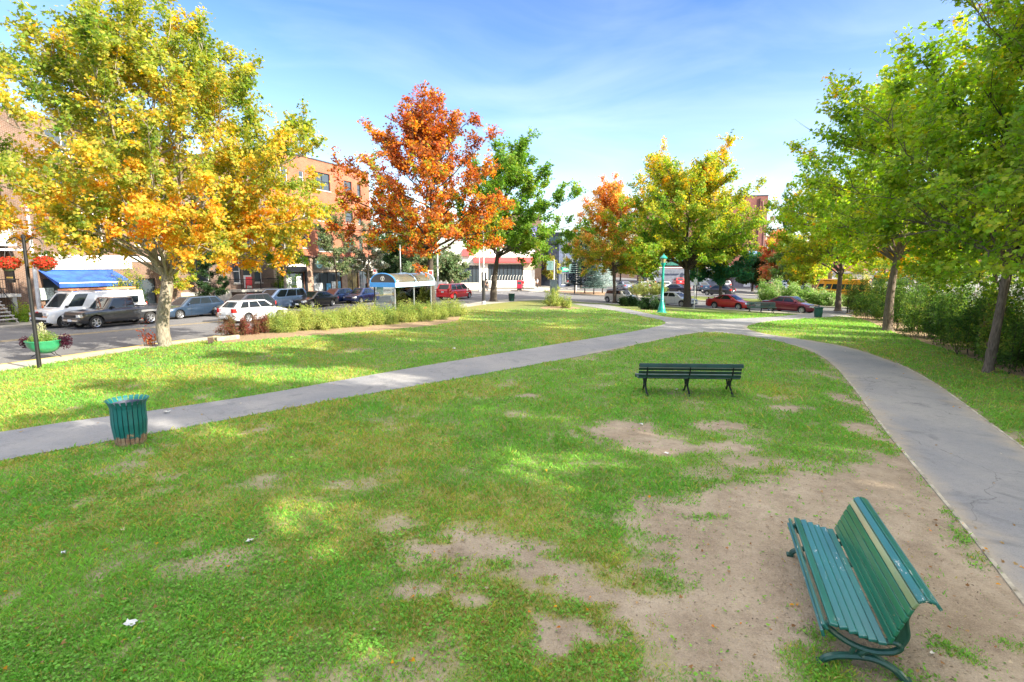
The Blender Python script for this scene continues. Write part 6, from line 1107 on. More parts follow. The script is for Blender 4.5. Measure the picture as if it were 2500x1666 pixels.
o = empty('recycling_bin', (*K(39.3, 16.6), gz(*K(39.3, 16.6), WALK_Z)), ANG, 'green street bin behind the left end of the bus shelter', 'bin'); MB().box((0, 0, .55), (.6, .6, 1.1)).build('bin_body', P('bin_street', (.01, .22, .14), .45), o, bevel=.05); MB().box((0, 0, 1.14), (.64, .64, .08)).build('bin_lid', M_TRIM, o, bevel=.03)
o = empty('news_box', (*AT(1268, 80), gz(*AT(1268, 80), WALK_Z)), 0, 'red newspaper box on the corner pavement', 'newspaper box'); MB().bb(-.4, .4, -.25, .25, .35, 1.5).build('box', P('box_red', (.62, .02, .05), .45), o, bevel=.03); MB().bb(-.35, .35, -.2, .2, 0, .35).build('base', M_TRIM, o); MB().bb(-.3, .3, -.265, -.252, .9, 1.35).build('box_window', M_WGL, o)
# red folding chair on the balcony
bm_ = K(16 + 6.3, NF - .9); o = empty('garden_chair', (*bm_, gz(*bm_, .1) + 1.42), ANG + 2.4, 'red garden chair on the black iron balcony', 'chair'); MR = P('chair_red', (.62, .02, .02), .5)
MB().box((0, 0, .38), (.55, .55, .05), rx=.15).build('seat', MR, o); MB().box((0, -.36, .75), (.55, .05, .85), rx=.35).build('backrest', MR, o)
for sx in (-.25, .25): MB().box((sx, 0, .58), (.07, .62, .03)).build('armrest', MR, o); MB().tube([(sx, .25, 0), (sx, .25, .58)], .03, 5).build('leg', MR, o); MB().tube([(sx, -.35, 0), (sx, -.2, .4)], .03, 5).build('leg', MR, o)
# bicycles locked behind the small bushes
def bicycle(loc, yaw, label, mat, dz=LAWN_Z):
    o = empty('bicycle', (*loc, gz(*loc, dz)), yaw, label, 'bicycle')
    for x in (-.52, .52):
        t = MB(); t.tube([(x + .33 * math.cos(a), 0, .34 + .33 * math.sin(a)) for a in np.linspace(0, 6.283, 21)], .018, 5, cap=False)
        for k in range(10): t.tube([(x, 0, .34), (x + .32 * math.cos(k * .628), 0, .34 + .32 * math.sin(k * .628))], .003, 3, cap=False)
        t.build('wheel', M_TYRE, o)
    MB().tube([(-.52, 0, .34), (-.08, 0, .30), (.36, 0, .78), (-.18, 0, .80), (-.52, 0, .34)], .018, 6).tube([(-.08, 0, .30), (-.22, 0, .92)], .016, 6).tube([(.52, 0, .34), (.36, 0, .78), (.33, 0, .95)], .016, 6).build('frame', mat, o); MB().box((-.24, 0, .95), (.26, .14, .05)).build('saddle', M_TRIM, o, bevel=.02); MB().tube([(.38, -.28, 1.0), (.33, -.2, .98), (.33, .2, .98), (.38, .28, 1.0)], .014, 6).build('handlebar', M_TRIM, o)
bicycle(AT(1562, 53.5), R(-30), 'bicycle with black tyres leaning behind the left dark bush', M_RIM); bicycle(AT(1592, 52.5), R(-35), 'green bicycle behind the dark bushes', P('bike_green', (.0, .42, .25), .35, coat=.5))
# people
person(G(1260, 705, 0), R(200), 'pedestrian in pale top and shorts crossing the far street', (.50, .42, .30), (.45, .38, .28), dz=0.0); person(AT(1312, 92), R(180), 'pedestrian in white top and black trousers on the far corner', (.55, .62, .78), (.02, .02, .025), pose='stand')
person(AT(1105, 77), R(-70), 'person in dark clothes beside the white corner building', (.07, .03, .025), (.03, .03, .04), pose='stand'); person(AT(1182, 77.5), R(-60), 'person in brown jacket behind the grey light pole', (.16, .10, .07), (.05, .05, .06), pose='stand'); person(AT(1190, 76.5), R(190), 'person in black standing beside the person in brown', (.03, .03, .035), (.04, .04, .05), pose='stand')
pc = K(18.8, -3.6); 
person(AT(1277, 80.5), R(200), 'pedestrian with dark hair behind the red newspaper box', (.55, .05, .06), (.03, .03, .04), pose='stand')
bx_ = (-8.9, 40.2); person(bx_, R(250), 'person in white shirt seen through the left end of the bus shelter', (.72, .70, .66), (.16, .12, .09), dz=0.0)
# ------------------------------------------------------------------ vehicles in place
HS = math.atan2(SV[1], SV[0]); TOW = HS + math.pi   # along the street: away from / towards the camera
HR = math.atan2(RV[1], RV[0])
TW = 'cars in the oncoming lane'
pk_p = K(6.2, 6.6); CP_ = lambda t, n: K(t, n)
def KT(u, n):
    k = ray(u, HOR)[0]; b = K0 + NV * n; return K(float((k / CP * b[1] - b[0]) / (SV[0] - k / CP * SV[1])), n)
def onwheel(uf, vf, ur, vr): 
    a, b = np.array(G(uf, vf, 0)), np.array(G(ur, vr, 0)); return tuple((a + b) / 2), math.atan2(*(a - b)[::-1])
pick = Car('pickup_truck', 'dark grey pickup truck with open bed driving past the big yellow maple', 'pickup truck', onwheel(213, 801, 360, 789)[0], TOW, PICK, paint('charcoal', (.055, .058, .066), .6)); pick.wrap('wheel_arch_trim', paint('arch_grey', (.32, .33, .34), .5), False, -1.72, -.72, .80, .92, o=.02); MB().bb(-2.42, 2.45, -.84, -.78, .42, .47).bb(-2.42, 2.45, .78, .84, .42, .47).build('side_step', M_TRIM, pick.root)
van = Car('cargo_van', 'white cargo van with roof ladder parked beside the cafe', 'van', KT(232, 13.9), TOW, CVAN, paint('white', (.78, .79, .80), .0)); text3d('lettering', 'GMC', .14, P('gmc_red', (.55, .02, .02), .4), van.root, (2.87, 0, .93), (math.pi / 2, 0, math.pi / 2)); MB().bb(-2.3, -1.2, 1.001, 1.012, 1.30, 1.72).build('side_window', M_CARGL, van.root, bevel=.004)
for sd in (1, -1): MB().bb(2.78, 2.862, sd * .62 - .24, sd * .62 + .24, .70, .76).build('indicator', M_AMBER, van.root)
lo_ = van.root.matrix_basis; la = empty('ladder', (van.root.location.x, van.root.location.y, van.root.location.z + 2.17), TOW, 'orange and white ladder lying on the roof of the white van', 'ladder'); lm = P('ladder_orange', (.80, .30, .16), .5, var=.25, scale=1.5)
MB().bb(-2.3, 1.9, .38, .44, .02, .12).bb(-2.3, 1.9, .78, .84, .02, .12).build('rail', lm, la); rg_ = MB(); [rg_.tube([(-2.2 + i * .3, .44, .07), (-2.2 + i * .3, .78, .07)], .018, 5) for i in range(14)]; rg_.build('rung', M_GALV, la)
for x in (-1.8, .2, 1.4): MB().bb(x, x + .06, -.8, .9, 2.08, 2.16).build('roof_rack_bar', M_GALV, van.root)
wag = Car('station_wagon', 'silver station wagon driving away behind the red barberry bush', 'car', onwheel(661, 780, 582, 787.6)[0], HS - .02, dict(WAG, L=4.45, H=1.46, spk=6, dmir=True), paint('silver_white', (.66, .69, .73), .35))
Car('station_wagon', 'blue-grey estate car parked behind the maple trunk', 'car', KT(473, 13.2), TOW, dict(WAG, L=4.75, H=1.5), paint('steel_blue', (.045, .08, .14), .6))
Car('car', 'dark grey hatchback with tall roof behind the silver station wagon', 'car', KT(608, 10.8), TOW, dict(WAG, L=4.4, H=1.62, cab=(.20, .40, .86, .97), belt=.98, deck=[(0, .55), (.015, .7), (.06, .8), (.22, .95), (.28, .99), (.9, 1.04), (.985, 1.0), (1, .7)]), paint('grey_blue', (.05, .055, .075), .6))
Car('minivan', 'pale blue minivan parked behind the dark grey hatchback', 'minivan', KT(690, 13.3), TOW, MVAN, paint('ice_blue', (.22, .33, .52), .5))
Car('car', 'black saloon with driver approaching behind the long hedge', 'car', onwheel(742, 753, 798.6, 746.5)[0], TOW + .02, dict(SED, L=4.6, fplate=True), paint('black', (.012, .012, .016), .4)) ; 
nv = Car('car', 'navy blue saloon with driver approaching just left of the bus shelter', 'car', onwheel(862.6, 740, 904, 738)[0], TOW + .02, dict(SED, L=4.2, H=1.5, W=1.68), paint('navy', (.012, .03, .12), .45))
Car('car', 'navy hatchback parked between the black and navy saloons', 'car', KT(826, 13.3), TOW, dict(HAT), paint('navy_deep', (.01, .025, .09), .4))
mv = Car('minivan', 'bright red minivan with white emblem on its side driving to the junction', 'minivan', onwheel(1127, 728, 1094, 731.7)[0], HS - .06, dict(MVAN, dmir=True), paint('red', (.62, .012, .02), .1))
em = MB(); 
for (x, z, a, b_) in ((1.15, 1.0, .42, .16), (1.15, 1.0, .16, .42), (1.15, .70, .5, .09)): em.box((x, -(mv.side(1.15, z) + .02), z), (a, .008, b_))
em.build('emblem', M_WHITE, mv.root)
Car('car', 'dark blue car seen through the glass of the bus shelter', 'car', G(1004, 721, 0), R(215), dict(SUV), paint('midnight', (.02, .035, .07), .4))
Car('suv', 'silver estate car turning at the far end of the junction', 'car', G(1384, 698, 0), R(70), dict(SUV, H=1.65), paint('champagne', (.50, .50, .46), .5)); Car('car', 'dark blue car ahead of the silver car at the junction', 'car', G(1366, 692, 0), R(80), dict(SED), paint('blue_dark2', (.03, .05, .16), .4), detail=1)
# right-hand road
RP = 'cars parked along the right-hand road'
def rightcar(u, v, *a, **k): p = G(u, v, 0); return p
q0 = 51.0
def onq(u, q): a = ray(u, HOR)[0]; Y_ = q / (a * QV[0] + QV[1]); return (a * Y_, Y_)
mi = Car('small_car', 'cream white three-door car with black roof parked behind the orange maple', 'car', onq(1515, 51.1), HR + math.pi - .12, dict(MINI, dmir=True), paint('cream', (.70, .68, .60), .0), RP)
ca = MB().grid([[(p[0] * 1.0, p[1], p[2] + .004) for p in rr2] for rr2 in (mi.ring(.97), mi.ring(1.0, .0, .006), mi.ring(1.0, .035, .031), mi.ring(1.0, .10, .049), mi.ring(1.0, .30, .056), mi.ring(1.0, .5, .057))], closed=True); k_ = len(ca.v); ca.f.append(tuple(range(k_ - 48, k_))); ca.m.append(0); ca.build('roof', M_TRIM, mi.root, smooth=True)
Car('car', 'white saloon parked behind the turquoise lamp', 'car', onq(1646, 51.0), HR + math.pi - .12, dict(SED, L=4.75, spk=10), paint('pearl', (.74, .75, .74), .0), RP)
cp_ = Car('car', 'bright red coupe with rear spoiler parked behind the small green tree', 'car', onq(1783, 51.0), HR + math.pi - .12, CPE, paint('red2', (.50, .012, .012), .1), RP); MB().box((-2.05, 0, 1.08), (.22, 1.35, .03)).box((-2.05, .5, 1.0), (.1, .04, .14)).box((-2.05, -.5, 1.0), (.1, .04, .14)).build('spoiler', cp_.mat, cp_.root)
Car('car', 'maroon saloon parked behind the green bench', 'car', onq(1929, 51.0), HR + math.pi - .12, dict(SED, spk=8), paint('maroon', (.16, .012, .03), .35), RP)
MV = 'cars moving on the road beyond the grass island'
Car('car', 'black saloon driving left beyond the red-green shrub', 'car', onq(1645, 74.0), HR + .0, dict(SED, L=4.6), paint('black2', (.012, .014, .03), .4), MV); Car('car', 'dark grey hatchback driving beyond the grass island', 'car', onq(1752, 73.6), HR, dict(HAT, L=4.35, H=1.52), paint('graphite', (.045, .05, .065), .5), MV)
CPK = 'cars standing in the car park'
for u, Y, yaw, sp_, nm, c_, lab in ((1522, 94, 100, SED, 'grey_blue3', (.16, .18, .26), 'grey-blue saloon at the left end of the car park row'), (1565, 92, 95, WAG, 'silver3', (.55, .58, .60), 'silver estate car in the car park row'), (1586, 100, 80, SUV, 'silver4', (.50, .50, .52), 'grey off-roader with black tailgate in the car park'), (1615, 91, 96, WAG, 'white4', (.74, .75, .75), 'white hatchback behind the turquoise lamp in the car park'), (1654, 103, 84, HAT, 'red5', (.62, .03, .03), 'small red hatchback in front of the grey wall'),
        (1711, 88, 88, SED, 'teal6', (.05, .10, .16), 'dark blue saloon between the two trees in the car park'), (1768, 98, 75, HAT, 'white7', (.72, .70, .70), 'white hatchback with red lamps behind the small green tree'), (1874, 100, 120, SED, 'red8', (.45, .02, .02), 'red car at the right end of the car park'), (1905, 96, 110, WAG, 'white9', (.7, .72, .75), 'white car behind the pale hedge'), (1925, 100, 110, MVAN, 'blue10', (.10, .18, .45), 'blue car behind the pale hedge')):
    p_ = AT(u, Y); Car('car', lab, 'car', p_, R(yaw), sp_, paint(nm, c_, .3), CPK, detail=1)
bs_ = Car('school_bus', 'yellow school minibus behind the pale hedge', 'bus', onq(2046, 76.5), HR + .05, BUS, paint('school_yellow', (.72, .30, .015), .0)); 
for sd in (1, -1): MB().bb(-3.2, 2.0, sd * (1.055) - .012, sd * 1.055 + .012, 1.18, 1.26).build('black_stripe', M_TRIM, bs_.root); MB().bb(-3.2, 2.3, sd * 1.05 - .012, sd * 1.05 + .012, .72, .79).build('black_stripe', M_TRIM, bs_.root)
MB().bb(2.36, 2.5, -.5, .5, 2.45, 2.65).build('sign_board', M_TRIM, bs_.root)
for sd in (1, -1): text3d('lettering', 'SCHOOL', .2, M_TRIM, bs_.root, (1.2, sd * 1.0, 2.5), (math.pi / 2, 0, 0 if sd < 0 else math.pi))
# drivers
for car, xx, yy in ((pick, .25, .38), (nv, -.05, .33)):
    r0_ = car.root; c_, s_ = math.cos(r0_.rotation_euler.z), math.sin(r0_.rotation_euler.z); px_, py_ = r0_.location.x + xx * c_ - yy * s_, r0_.location.y + xx * s_ + yy * c_
    person((px_, py_), r0_.rotation_euler.z, 'driver of the grey pickup resting an arm on the open window' if car is pick else 'driver inside the navy blue saloon', (.55, .50, .48), (.05, .05, .08), pose='sit', z=r0_.location.z + (.22 if car is pick else .02), h=1.65)
# paper scraps and litter in the grass
for u, v, lab, sz, c_ in ((610, 1325, 'crumpled white paper on the grass beside the sunlit patch', .12, (.8, .8, .78)), (318, 1530, 'torn white paper scrap on the grass near the left corner', .13, (.8, .82, .85)), (300, 1297, 'small yellow-white scrap on the grass left of centre', .08, (.75, .68, .45)), (1108, 853, 'white scrap on the grass above the long path', .16, (.8, .8, .75)), (1565, 1039, 'white paper strip on the bare patch behind the middle bench', .10, (.8, .8, .8)), (1628, 1110, 'white stick of litter on the bare patch near the middle', .10, (.8, .8, .8)), (1652, 954, 'white card lying under the middle bench', .13, (.82, .80, .72)), (2274, 1601, 'white cigarette packet scrap behind the near bench', .05, (.8, .78, .7)), (155, 1357, 'pale grey paper scrap at the left of the lawn', .09, (.7, .75, .78)), (408, 1010, 'white scrap at the far edge of the left path', .16, (.8, .8, .76))):
    p_ = G(u, v); sz *= .75; rg = np.random.default_rng(int(u)); pts = [[(sz * (i / 3 - .5) + rg.normal() * .1 * sz, sz * .7 * (j / 3 - .5) + rg.normal() * .1 * sz, .012 + abs(rg.normal()) * .22 * sz) for j in range(4)] for i in range(4)]
    o = MB().grid(pts).build('paper_scrap', P('paper_%d' % int(u), tuple(k * .72 for k in c_), .8, var=.1), None, smooth=True, fix=False, loc=(*p_, gz(*p_, LAWN_Z) + .012), rz=rg.uniform(0, 3)); tag(o, lab, 'litter', 'scraps of litter on the lawn')
# ------------------------------------------------------------------ trees
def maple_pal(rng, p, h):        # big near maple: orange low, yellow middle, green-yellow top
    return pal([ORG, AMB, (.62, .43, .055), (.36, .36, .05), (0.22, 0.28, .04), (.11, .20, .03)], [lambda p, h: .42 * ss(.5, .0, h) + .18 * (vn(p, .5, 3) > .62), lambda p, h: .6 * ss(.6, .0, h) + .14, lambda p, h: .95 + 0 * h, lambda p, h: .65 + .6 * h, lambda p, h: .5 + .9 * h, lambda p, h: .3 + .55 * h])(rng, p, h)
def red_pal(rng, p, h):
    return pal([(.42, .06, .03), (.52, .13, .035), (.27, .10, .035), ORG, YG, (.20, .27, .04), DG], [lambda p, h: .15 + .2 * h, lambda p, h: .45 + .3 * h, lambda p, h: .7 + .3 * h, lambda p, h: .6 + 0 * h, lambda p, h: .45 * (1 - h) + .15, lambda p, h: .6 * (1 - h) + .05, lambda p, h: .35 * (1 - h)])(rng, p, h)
green_pal = pal([DG, GRN, (.17, .28, .035), (.28, .36, .05), (.45, .42, .06)], [.22, .42, .42, .26, .06])
lime_pal = pal([GRN, (.20, .33, .04), (.30, .40, .05), YG, (.55, .45, .06)], [.35, .5, .4, .22, .06])
def right_pal(rng, p, h): return pal([(.07, .16, .022), (.15, .26, .028), (.23, .36, .035), (.33, .43, .045), (.50, .48, .05), AMB], [.12, .38, .6, .65, .32, lambda p, h: .02 + .5 * (h > .6) * (vn(p, .6, 8) > .52)])(rng, p, h)
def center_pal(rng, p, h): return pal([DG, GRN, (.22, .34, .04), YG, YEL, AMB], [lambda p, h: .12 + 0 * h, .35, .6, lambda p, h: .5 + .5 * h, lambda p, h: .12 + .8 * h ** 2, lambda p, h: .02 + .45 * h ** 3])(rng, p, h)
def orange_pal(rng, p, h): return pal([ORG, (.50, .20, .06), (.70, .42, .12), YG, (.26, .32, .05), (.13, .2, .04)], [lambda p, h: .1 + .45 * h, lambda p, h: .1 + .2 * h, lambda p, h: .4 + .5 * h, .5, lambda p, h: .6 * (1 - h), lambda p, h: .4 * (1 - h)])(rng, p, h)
yel_pal = pal([GRN, (.26, .36, .04), (.42, .44, .05), YEL, AMB], [.25, .45, .45, .25, .06])
pink_pal = pal([(.66, .26, .12), (.62, .33, .14), YG, GRN], [.6, .4, .25, .15]); olive_pal = pal([(.10, .16, .06), (.16, .22, .10), (.24, .26, .14), (.07, .12, .05)], [.4, .4, .25, .3]); silver_pal = pal([(.16, .19, .12), (.28, .29, .19), (.42, .38, .27)], [.5, .4, .25])
dark_pal = pal([(.035, .075, .03), (.06, .12, .035), (.10, .17, .045)], [.5, .4, .2]); 
T1 = (-14.75, 22.4)
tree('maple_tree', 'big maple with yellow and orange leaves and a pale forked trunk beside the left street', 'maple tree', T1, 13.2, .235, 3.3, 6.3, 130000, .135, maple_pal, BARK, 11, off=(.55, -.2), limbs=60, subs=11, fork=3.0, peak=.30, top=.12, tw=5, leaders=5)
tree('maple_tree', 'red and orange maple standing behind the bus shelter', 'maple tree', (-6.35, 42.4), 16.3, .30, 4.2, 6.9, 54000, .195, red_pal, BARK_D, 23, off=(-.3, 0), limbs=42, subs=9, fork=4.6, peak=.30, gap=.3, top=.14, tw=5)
tree('maple_tree', 'green maple leaning beside the street corner, right of the red maple', 'maple tree', (-1.9, 54.5), 15.6, .33, 3.7, 6.6, 40000, .25, green_pal, BARK_D, 31, off=(2.1, 0), limbs=28, subs=9, fork=4.6, peak=.42, gap=.25, top=.2)
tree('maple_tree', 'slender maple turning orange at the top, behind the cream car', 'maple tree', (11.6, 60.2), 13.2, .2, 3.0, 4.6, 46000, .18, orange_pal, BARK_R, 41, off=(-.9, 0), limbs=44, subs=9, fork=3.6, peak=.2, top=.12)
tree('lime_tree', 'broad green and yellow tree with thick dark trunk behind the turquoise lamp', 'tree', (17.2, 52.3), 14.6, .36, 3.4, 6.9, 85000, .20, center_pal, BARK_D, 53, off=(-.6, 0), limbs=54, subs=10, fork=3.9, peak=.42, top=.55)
tree('small_tree', 'small dark green round tree beside the broad tree', 'tree', (20.7, 53.0), 7.4, .2, 2.2, 2.9, 13000, .2, pal([DG, (.03, .14, .06), (.05, .17, .07), GRN], [.3, .4, .4, .15]), BARK_R, 59, off=(.3, 0), limbs=18, subs=8, fork=2.2, peak=.45, top=.4)
tree('maple_tree', 'yellow-green maple by the road corner in front of the yellow bus', 'maple tree', (29.3, 47.8), 11.5, .24, 4.1, 5.2, 30000, .21, yel_pal, BARK_R, 61, off=(-.9, 0), limbs=26, subs=9, fork=3.2, peak=.3, top=.3)
tree('maple_tree', 'green maple rising from the thicket between the path and the corner', 'maple tree', (20.1, 28.3), 12.9, .22, 4.3, 6.2, 38000, .18, right_pal, BARK_R, 67, off=(.5, 0), limbs=34, subs=9, fork=4.0, peak=.34, top=.3)
tree('maple_tree', 'near green maple on the right with a slim pale trunk', 'maple tree', (15.2, 16.7), 13.3, .135, 2.6, 6.8, 52000, .155, right_pal, BARK_R, 71, off=(1.3, -.4), limbs=40, subs=10, fork=3.4, peak=.56, top=.25, gap=.3, tw=6, flat=.8)
tree('maple_tree', 'green maple with dark trunk just behind the slim-trunked maple', 'maple tree', (17.6, 19.1), 14.0, .19, 3.4, 6.8, 46000, .165, right_pal, BARK_D, 73, off=(1.4, 0), limbs=38, subs=10, fork=3.8, peak=.33, top=.25, gap=.2, flat=.8)
for i, (b_, h_, r2, sd_) in enumerate((((20, 7.5), 17, 6.2, 81), ((15.5, -4.5), 17, 6.0, 83), ((24.5, -1.0), 19, 6.5, 85), ((9.5, -10.5), 13.5, 5.4, 87), ((26.5, 12), 15, 6.0, 89), ((19, -13), 15, 6, 91))):
    tree('maple_tree', ('maple just outside the right edge of the picture', 'maple right behind the viewer', 'tall maple well behind the right edge', 'maple far behind the viewer', 'maple beyond the right edge beside the thicket', 'farthest maple behind the viewer')[i], 'maple tree', b_, h_, .2, 3.2, r2, 30000, .42, right_pal, BARK_R, sd_, limbs=34, subs=9, fork=3.4, peak=.4, top=.5, flat=.9, twig_mesh=False, gap=.6 if i in (1, 2) else .3, gapz=10 if i in (1, 2) else 0, group='maples beside and behind the viewer')
# street trees on the shop side
tree('street_tree', 'small street tree with thin dark trunk in front of the orange brick shops', 'tree', K(31.5, 16.6), 9.8, .13, 2.6, 2.4, 9000, .19, olive_pal, BARK_D, 101, limbs=18, subs=8, fork=3, gap=.3, dz=WALK_Z)
tree('street_tree', 'sparse pale-leaved street tree left of the bus shelter', 'tree', K(37.5, 16.8), 8.8, .16, 2.4, 2.5, 8000, .2, silver_pal, BARK, 103, limbs=16, subs=8, fork=2.7, gap=.3, dz=WALK_Z)
tree('street_tree', 'street tree with straight grey trunk beside the black balcony', 'tree', K(24.6, 16.9), 7.5, .19, 3.3, 2.2, 6000, .2, pal([GRN, YG, YEL], [.4, .4, .2]), BARK, 105, limbs=14, subs=7, fork=3.5, dz=WALK_Z)
tree('street_tree', 'dark evergreen tree against the dark brick block', 'tree', K(17.6, 18.2), 5.8, .12, .8, 1.5, 9000, .14, dark_pal, BARK_D, 107, limbs=20, subs=7, fork=1.0, peak=.25, dz=WALK_Z)
tree('street_tree', 'small yellowing tree in front of the wooden door by the maple', 'tree', K(14.2, 18.0), 5.0, .09, 1.4, 1.5, 5000, .15, pal([GRN, YG, (.62, .4, .1)], [.3, .4, .4]), BARK_R, 109, limbs=14, subs=7, fork=1.5, dz=WALK_Z)
shrub('bush', 'round green bush between the street tree and the black shopfront', 'bush', K(26.6, 18.6), 1.6, 1.4, 2.7, 8000, .12, pal([DG, GRN, YG], [.3, .5, .3]), 111, dz=WALK_Z); shrub('bush', 'low bright green plant beside the front steps', 'bush', K(4.2, 18.6), .9, .7, 1.1, 3000, .10, lime_pal, 113, dz=WALK_Z); shrub('bush', 'dark purple bush under the black balcony', 'bush', K(21.6, 18.0), 1.1, .6, .9, 2500, .09, pal([(.10, .03, .04), (.20, .08, .06), DG], [.5, .3, .3]), 115, dz=WALK_Z); shrub('bush', 'climbing green bush by the pale doors behind the maple trunk', 'bush', K(11.8, 18.9), .8, .7, 2.2, 4000, .11, dark_pal, 117, dz=WALK_Z); shrub('bush', 'leafy green branches hanging over the blue awning', 'bush', K(9.6, 17.0), 1.6, 1.0, 4.0, 6500, .12, pal([GRN, YG, DG], [.4, .3, .3]), 119, dz=WALK_Z)
for x_, y_, h_, r2, pl_, sd_, lab in ((-13.6, 78, 9, 3.8, olive_pal, 121, 'dusty olive tree left of the white corner building'), (-17.5, 82, 8, 3.4, dark_pal, 123, 'dark tree behind the left end of the bus shelter'), (-9.5, 81.5, 5.2, 2.6, olive_pal, 125, 'low grey-green tree against the white building'), (-22, 100, 15, 6, dark_pal, 127, 'tall dark tree behind the orange brick block'), (12.4, 96, 10.5, 3.2, olive_pal, 131, 'grey-green street tree at the mouth of the far street'), (7.6, 104, 6.0, 1.6, pal([(.45, .38, .12), (.35, .35, .1), YG], [.4, .2, .3]), 133, 'small yellow street tree in front of the blue shop'), (17, 120, 12, 4.5, olive_pal, 135, 'big grey tree down the far street'), (25, 130, 13, 4.5, silver_pal, 137, 'pale tree behind the spruces'), (21, 104, 9, 3.2, olive_pal, 139, 'tree with two dark trunks at the left of the car park'), (24.5, 100, 7.5, 2.6, pal([RUST, GRN, YG], [.2, .4, .3]), 141, 'reddish-green tree at the left end of the car park')):
    tree('tree', lab, 'tree', (x_, y_), h_, .18, h_ * .24, r2, 9000, .36, pl_, BARK_D, sd_, limbs=20, subs=7, dz=WALK_Z, twig_mesh=False, top=.3)
for u, Y_, h_, r2, pl_, sd_, lab in ((1886, 83, 9.6, 2.8, pink_pal, 151, 'pink-orange tree in front of the tall red brick block'), (1925, 80, 8.6, 3.2, pal([GRN, (.24, .34, .12), YG], [.4, .5, .2]), 153, 'soft green tree right of the pink-orange tree'), (1962, 77, 7.4, 2.7, yel_pal, 155, 'yellow-green tree behind the pale hedge'), (1912, 118, 21, 5.0, dark_pal, 157, 'tall dark tree beside the red brick block'), (1975, 126, 24, 6.5, olive_pal, 159, 'tall grey-green tree in the distance on the right'), (2055, 112, 19, 6.5, dark_pal, 161, 'dark tree above the red brick garages'), (2150, 60, 13, 5.5, yel_pal, 165, 'yellow-green tree behind the thicket'), (2260, 44, 11, 4.5, pal([YG, YEL, GRN], [.4, .3, .4]), 167, 'pale yellow-green tree behind the maples on the right'), (2420, 36, 12, 5.0, right_pal, 169, 'green tree behind the maples at the right edge'), (1700, 108, 4.4, 1.3, dark_pal, 171, 'narrow clipped evergreen at the car park'), (1835, 86, 5.5, 2.6, dark_pal, 173, 'dark shrubby tree against the grey wall of the red brick block')):
    tree('tree', lab, 'tree', AT(u, Y_), h_, .2, h_ * .2, r2, 11000 if Y_ < 90 else 9000, .27 if Y_ < 70 else .34, pl_, BARK_D, sd_, limbs=22, subs=7, twig_mesh=False, top=.3)
for i, (u, Y_, h_, r2) in enumerate(((1402, 77, 5.2, 1.0), (1427, 79, 4.8, 1.1), (1449, 75.5, 4.2, 1.5), (1470, 79, 4.8, 1.9))): spruce(AT(u, Y_), h_, r2, 200 + i, ('dark spruce at the left end of the traffic island', 'second spruce from the left on the traffic island', 'front spruce in the middle of the traffic island', 'pale silver-blue spruce at the right of the traffic island')[i], ((.03, .05, .06), (.04, .065, .07), (.12, .19, .17), (.42, .52, .50))[i])
# ------------------------------------------------------------------ hedges and shrubs
hedge_pal = pal([(.16, .24, .06), (.30, .36, .09), (.42, .44, .13), (.09, .16, .04)], [.35, .5, .35, .15])
HL = [G(u, float(np.interp(u, [669, 807, 924, 1062, 1115], [811, 801, 792, 780, 770]))) for u in np.linspace(688, 1100, 11)]
hl_lab = ['left-end', 'second from the left', 'third from the left', 'fourth from the left', 'fifth from the left', 'middle', 'fifth from the right', 'fourth from the right', 'third from the right', 'second from the right', 'right-end']
for i, (x_, y_) in enumerate(HL): shrub('hedge_shrub', '%s pale green feathery shrub of the long hedge along the street' % hl_lab[i], 'shrub', (x_, y_ + (.3 if i % 2 else -.1)), 1.15 + .1 * (i % 3), 1.0, 0.90 + .10 * ((i * 7) % 3), 14000, .065, hedge_pal, 300 + i, group='shrubs of the long hedge beside the street', shoot=.3, stems=60, flat=.3, fluff=1.6)
shrub('barberry_bush', 'dark red barberry bush at the left end of the hedge', 'shrub', G(575, 818), 1.15, .85, .9, 9000, .06, pal([(.30, .10, .075), (.20, .07, .05), (.17, .15, .06), (.40, .17, .11)], [.4, .4, .4, .25]), 320, shoot=.4); shrub('barberry_bush', 'second dark red barberry bush next to the first', 'shrub', G(630, 814), 1.1, .85, .85, 8000, .06, pal([(.30, .10, .075), (.20, .07, .05), (.17, .16, .06)], [.4, .4, .4]), 321, shoot=.4)
shrub('shrub', 'thin reddish sapling beside the foot of the big maple', 'shrub', (T1[0] - .75, T1[1] + .1), .4, .35, 1.1, 260, .10, pal([(.55, .12, .05), (.5, .3, .1)], [.6, .3]), 322, stems=8)
tpal = pal([(.05, .10, .03), (.09, .17, .035), (.16, .25, .045), (.28, .32, .06), (.20, .14, .07)], [.35, .45, .35, .2, .12]); tpal2 = pal([(.30, .36, .08), (.48, .46, .14), (.16, .24, .05)], [.4, .4, .3])
TH = [(2105, 765, 1.9, 3.0, 0), (2100, 735, 1.8, 3.3, 1), (2150, 782, 2.0, 2.9, 0), (2170, 750, 2.2, 3.4, 0), (2215, 808, 1.7, 2.7, 0), (2230, 775, 2.0, 3.1, 0), (2275, 825, 1.6, 2.6, 0), (2300, 795, 2.0, 3.0, 0), (2335, 845, 1.5, 2.4, 0), (2370, 815, 1.8, 2.9, 0), (2400, 868, 1.4, 2.3, 0), (2440, 838, 1.7, 2.8, 0), (2465, 893, 1.3, 2.1, 0), (2500, 862, 1.6, 2.7, 0), (2540, 915, 1.3, 2.2, 0), (2570, 880, 1.5, 2.6, 0), (2640, 940, 1.4, 2.3, 0)]
tl_ = ['corner', 'pale tall corner', 'second', 'second row', 'third', 'tall third', 'fourth', 'tall fourth', 'fifth', 'tall fifth', 'sixth', 'tall sixth', 'seventh', 'tall seventh', 'eighth', 'tall eighth', 'last']
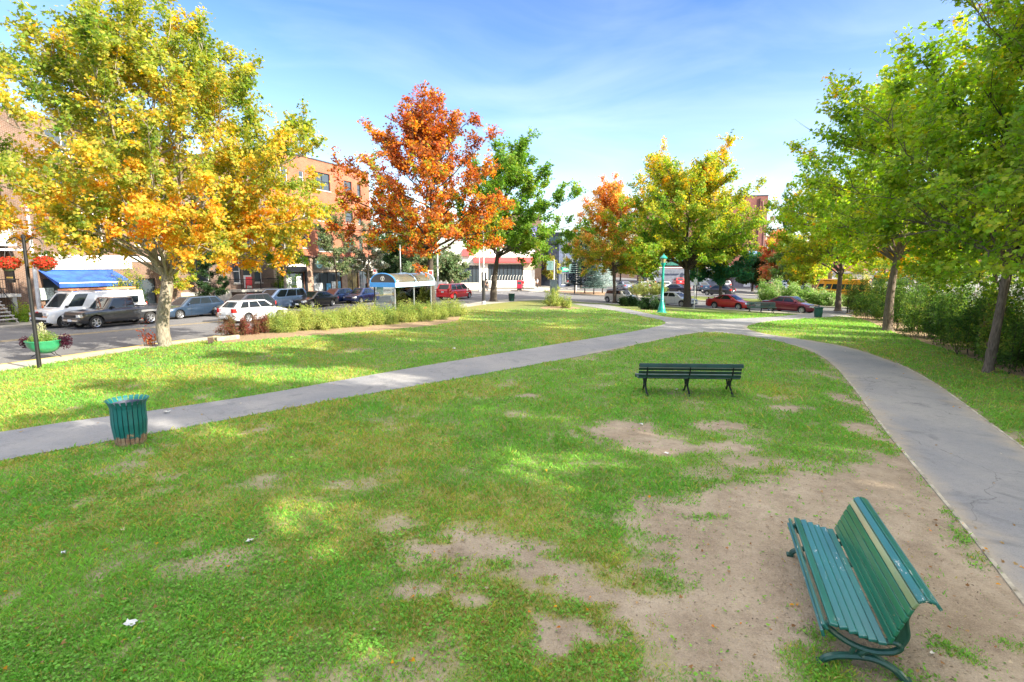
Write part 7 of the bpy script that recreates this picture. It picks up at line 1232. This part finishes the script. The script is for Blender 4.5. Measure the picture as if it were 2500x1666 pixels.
for i, (u, v, r2, h_, k_) in enumerate(TH): shrub('thicket_shrub', '%s green shrub of the thicket along the right path, counted from the road' % tl_[i], 'shrub', G(u, v), r2, r2 * .95, h_, 8500, .105 if v > 800 else .13, tpal2 if k_ else tpal, 340 + i, group='shrubs of the thicket on the right', shoot=.35, stems=44)
wpal = pal([(.12, .22, .05), (.22, .34, .09), (.42, .48, .25), (.60, .60, .42)], [.35, .45, .25, .14])
for i, (u, q_) in enumerate(((1875, 62.5), (1900, 61.5), (1928, 62.5), (1955, 61.5), (1982, 62.5), (2008, 61.5), (2035, 62.5), (2065, 61.5))): shrub('island_shrub', '%s white-flowering shrub of the row on the grass island' % ['first', 'second', 'third', 'fourth', 'fifth', 'sixth', 'seventh', 'eighth'][i], 'shrub', onq(u, q_), 2.0, 1.9, 2.2 - .2 * i, 5500, .17, wpal, 370 + i, group='white-flowering shrubs on the grass island', stems=30)
for i, (u, q_, r2) in enumerate(((1558, 64, 1.7), (1582, 63.5, 1.8), (1606, 64, 1.6))): shrub('island_shrub', '%s red and green shrub on the island behind the white car' % ['left', 'middle', 'right'][i], 'shrub', onq(u, q_), r2, 1.6, 1.9, 5000, .13, pal([(.32, .13, .09), (.22, .28, .08), (.36, .38, .12), (.16, .20, .06)], [.35, .4, .3, .2]), 380 + i, group='red and green shrubs on the island')
for i, (b_, r2, h_) in enumerate(((G(1538, 748), 1.35, .85), (G(1588, 757), 1.2, .95))): shrub('bush', ('dark green low bush left of the turquoise lamp, the farther one', 'dark green low bush directly beside the turquoise lamp')[i], 'bush', b_, r2, 1.2, h_, 8000, .10, pal([(.02, .055, .02), (.04, .09, .025), (.08, .15, .035)], [.4, .4, .2]), 390 + i)
shrub('bush', 'spiky pale green juniper at the tip of the lawn by the cabinet', 'bush', G(1352, 748), 1.05, .9, 1.25, 5000, .10, hedge_pal, 395, shoot=.6); shrub('bush', 'small pale green juniper beside the larger one', 'bush', G(1382, 752), .7, .6, .75, 2600, .09, hedge_pal, 396, shoot=.5)
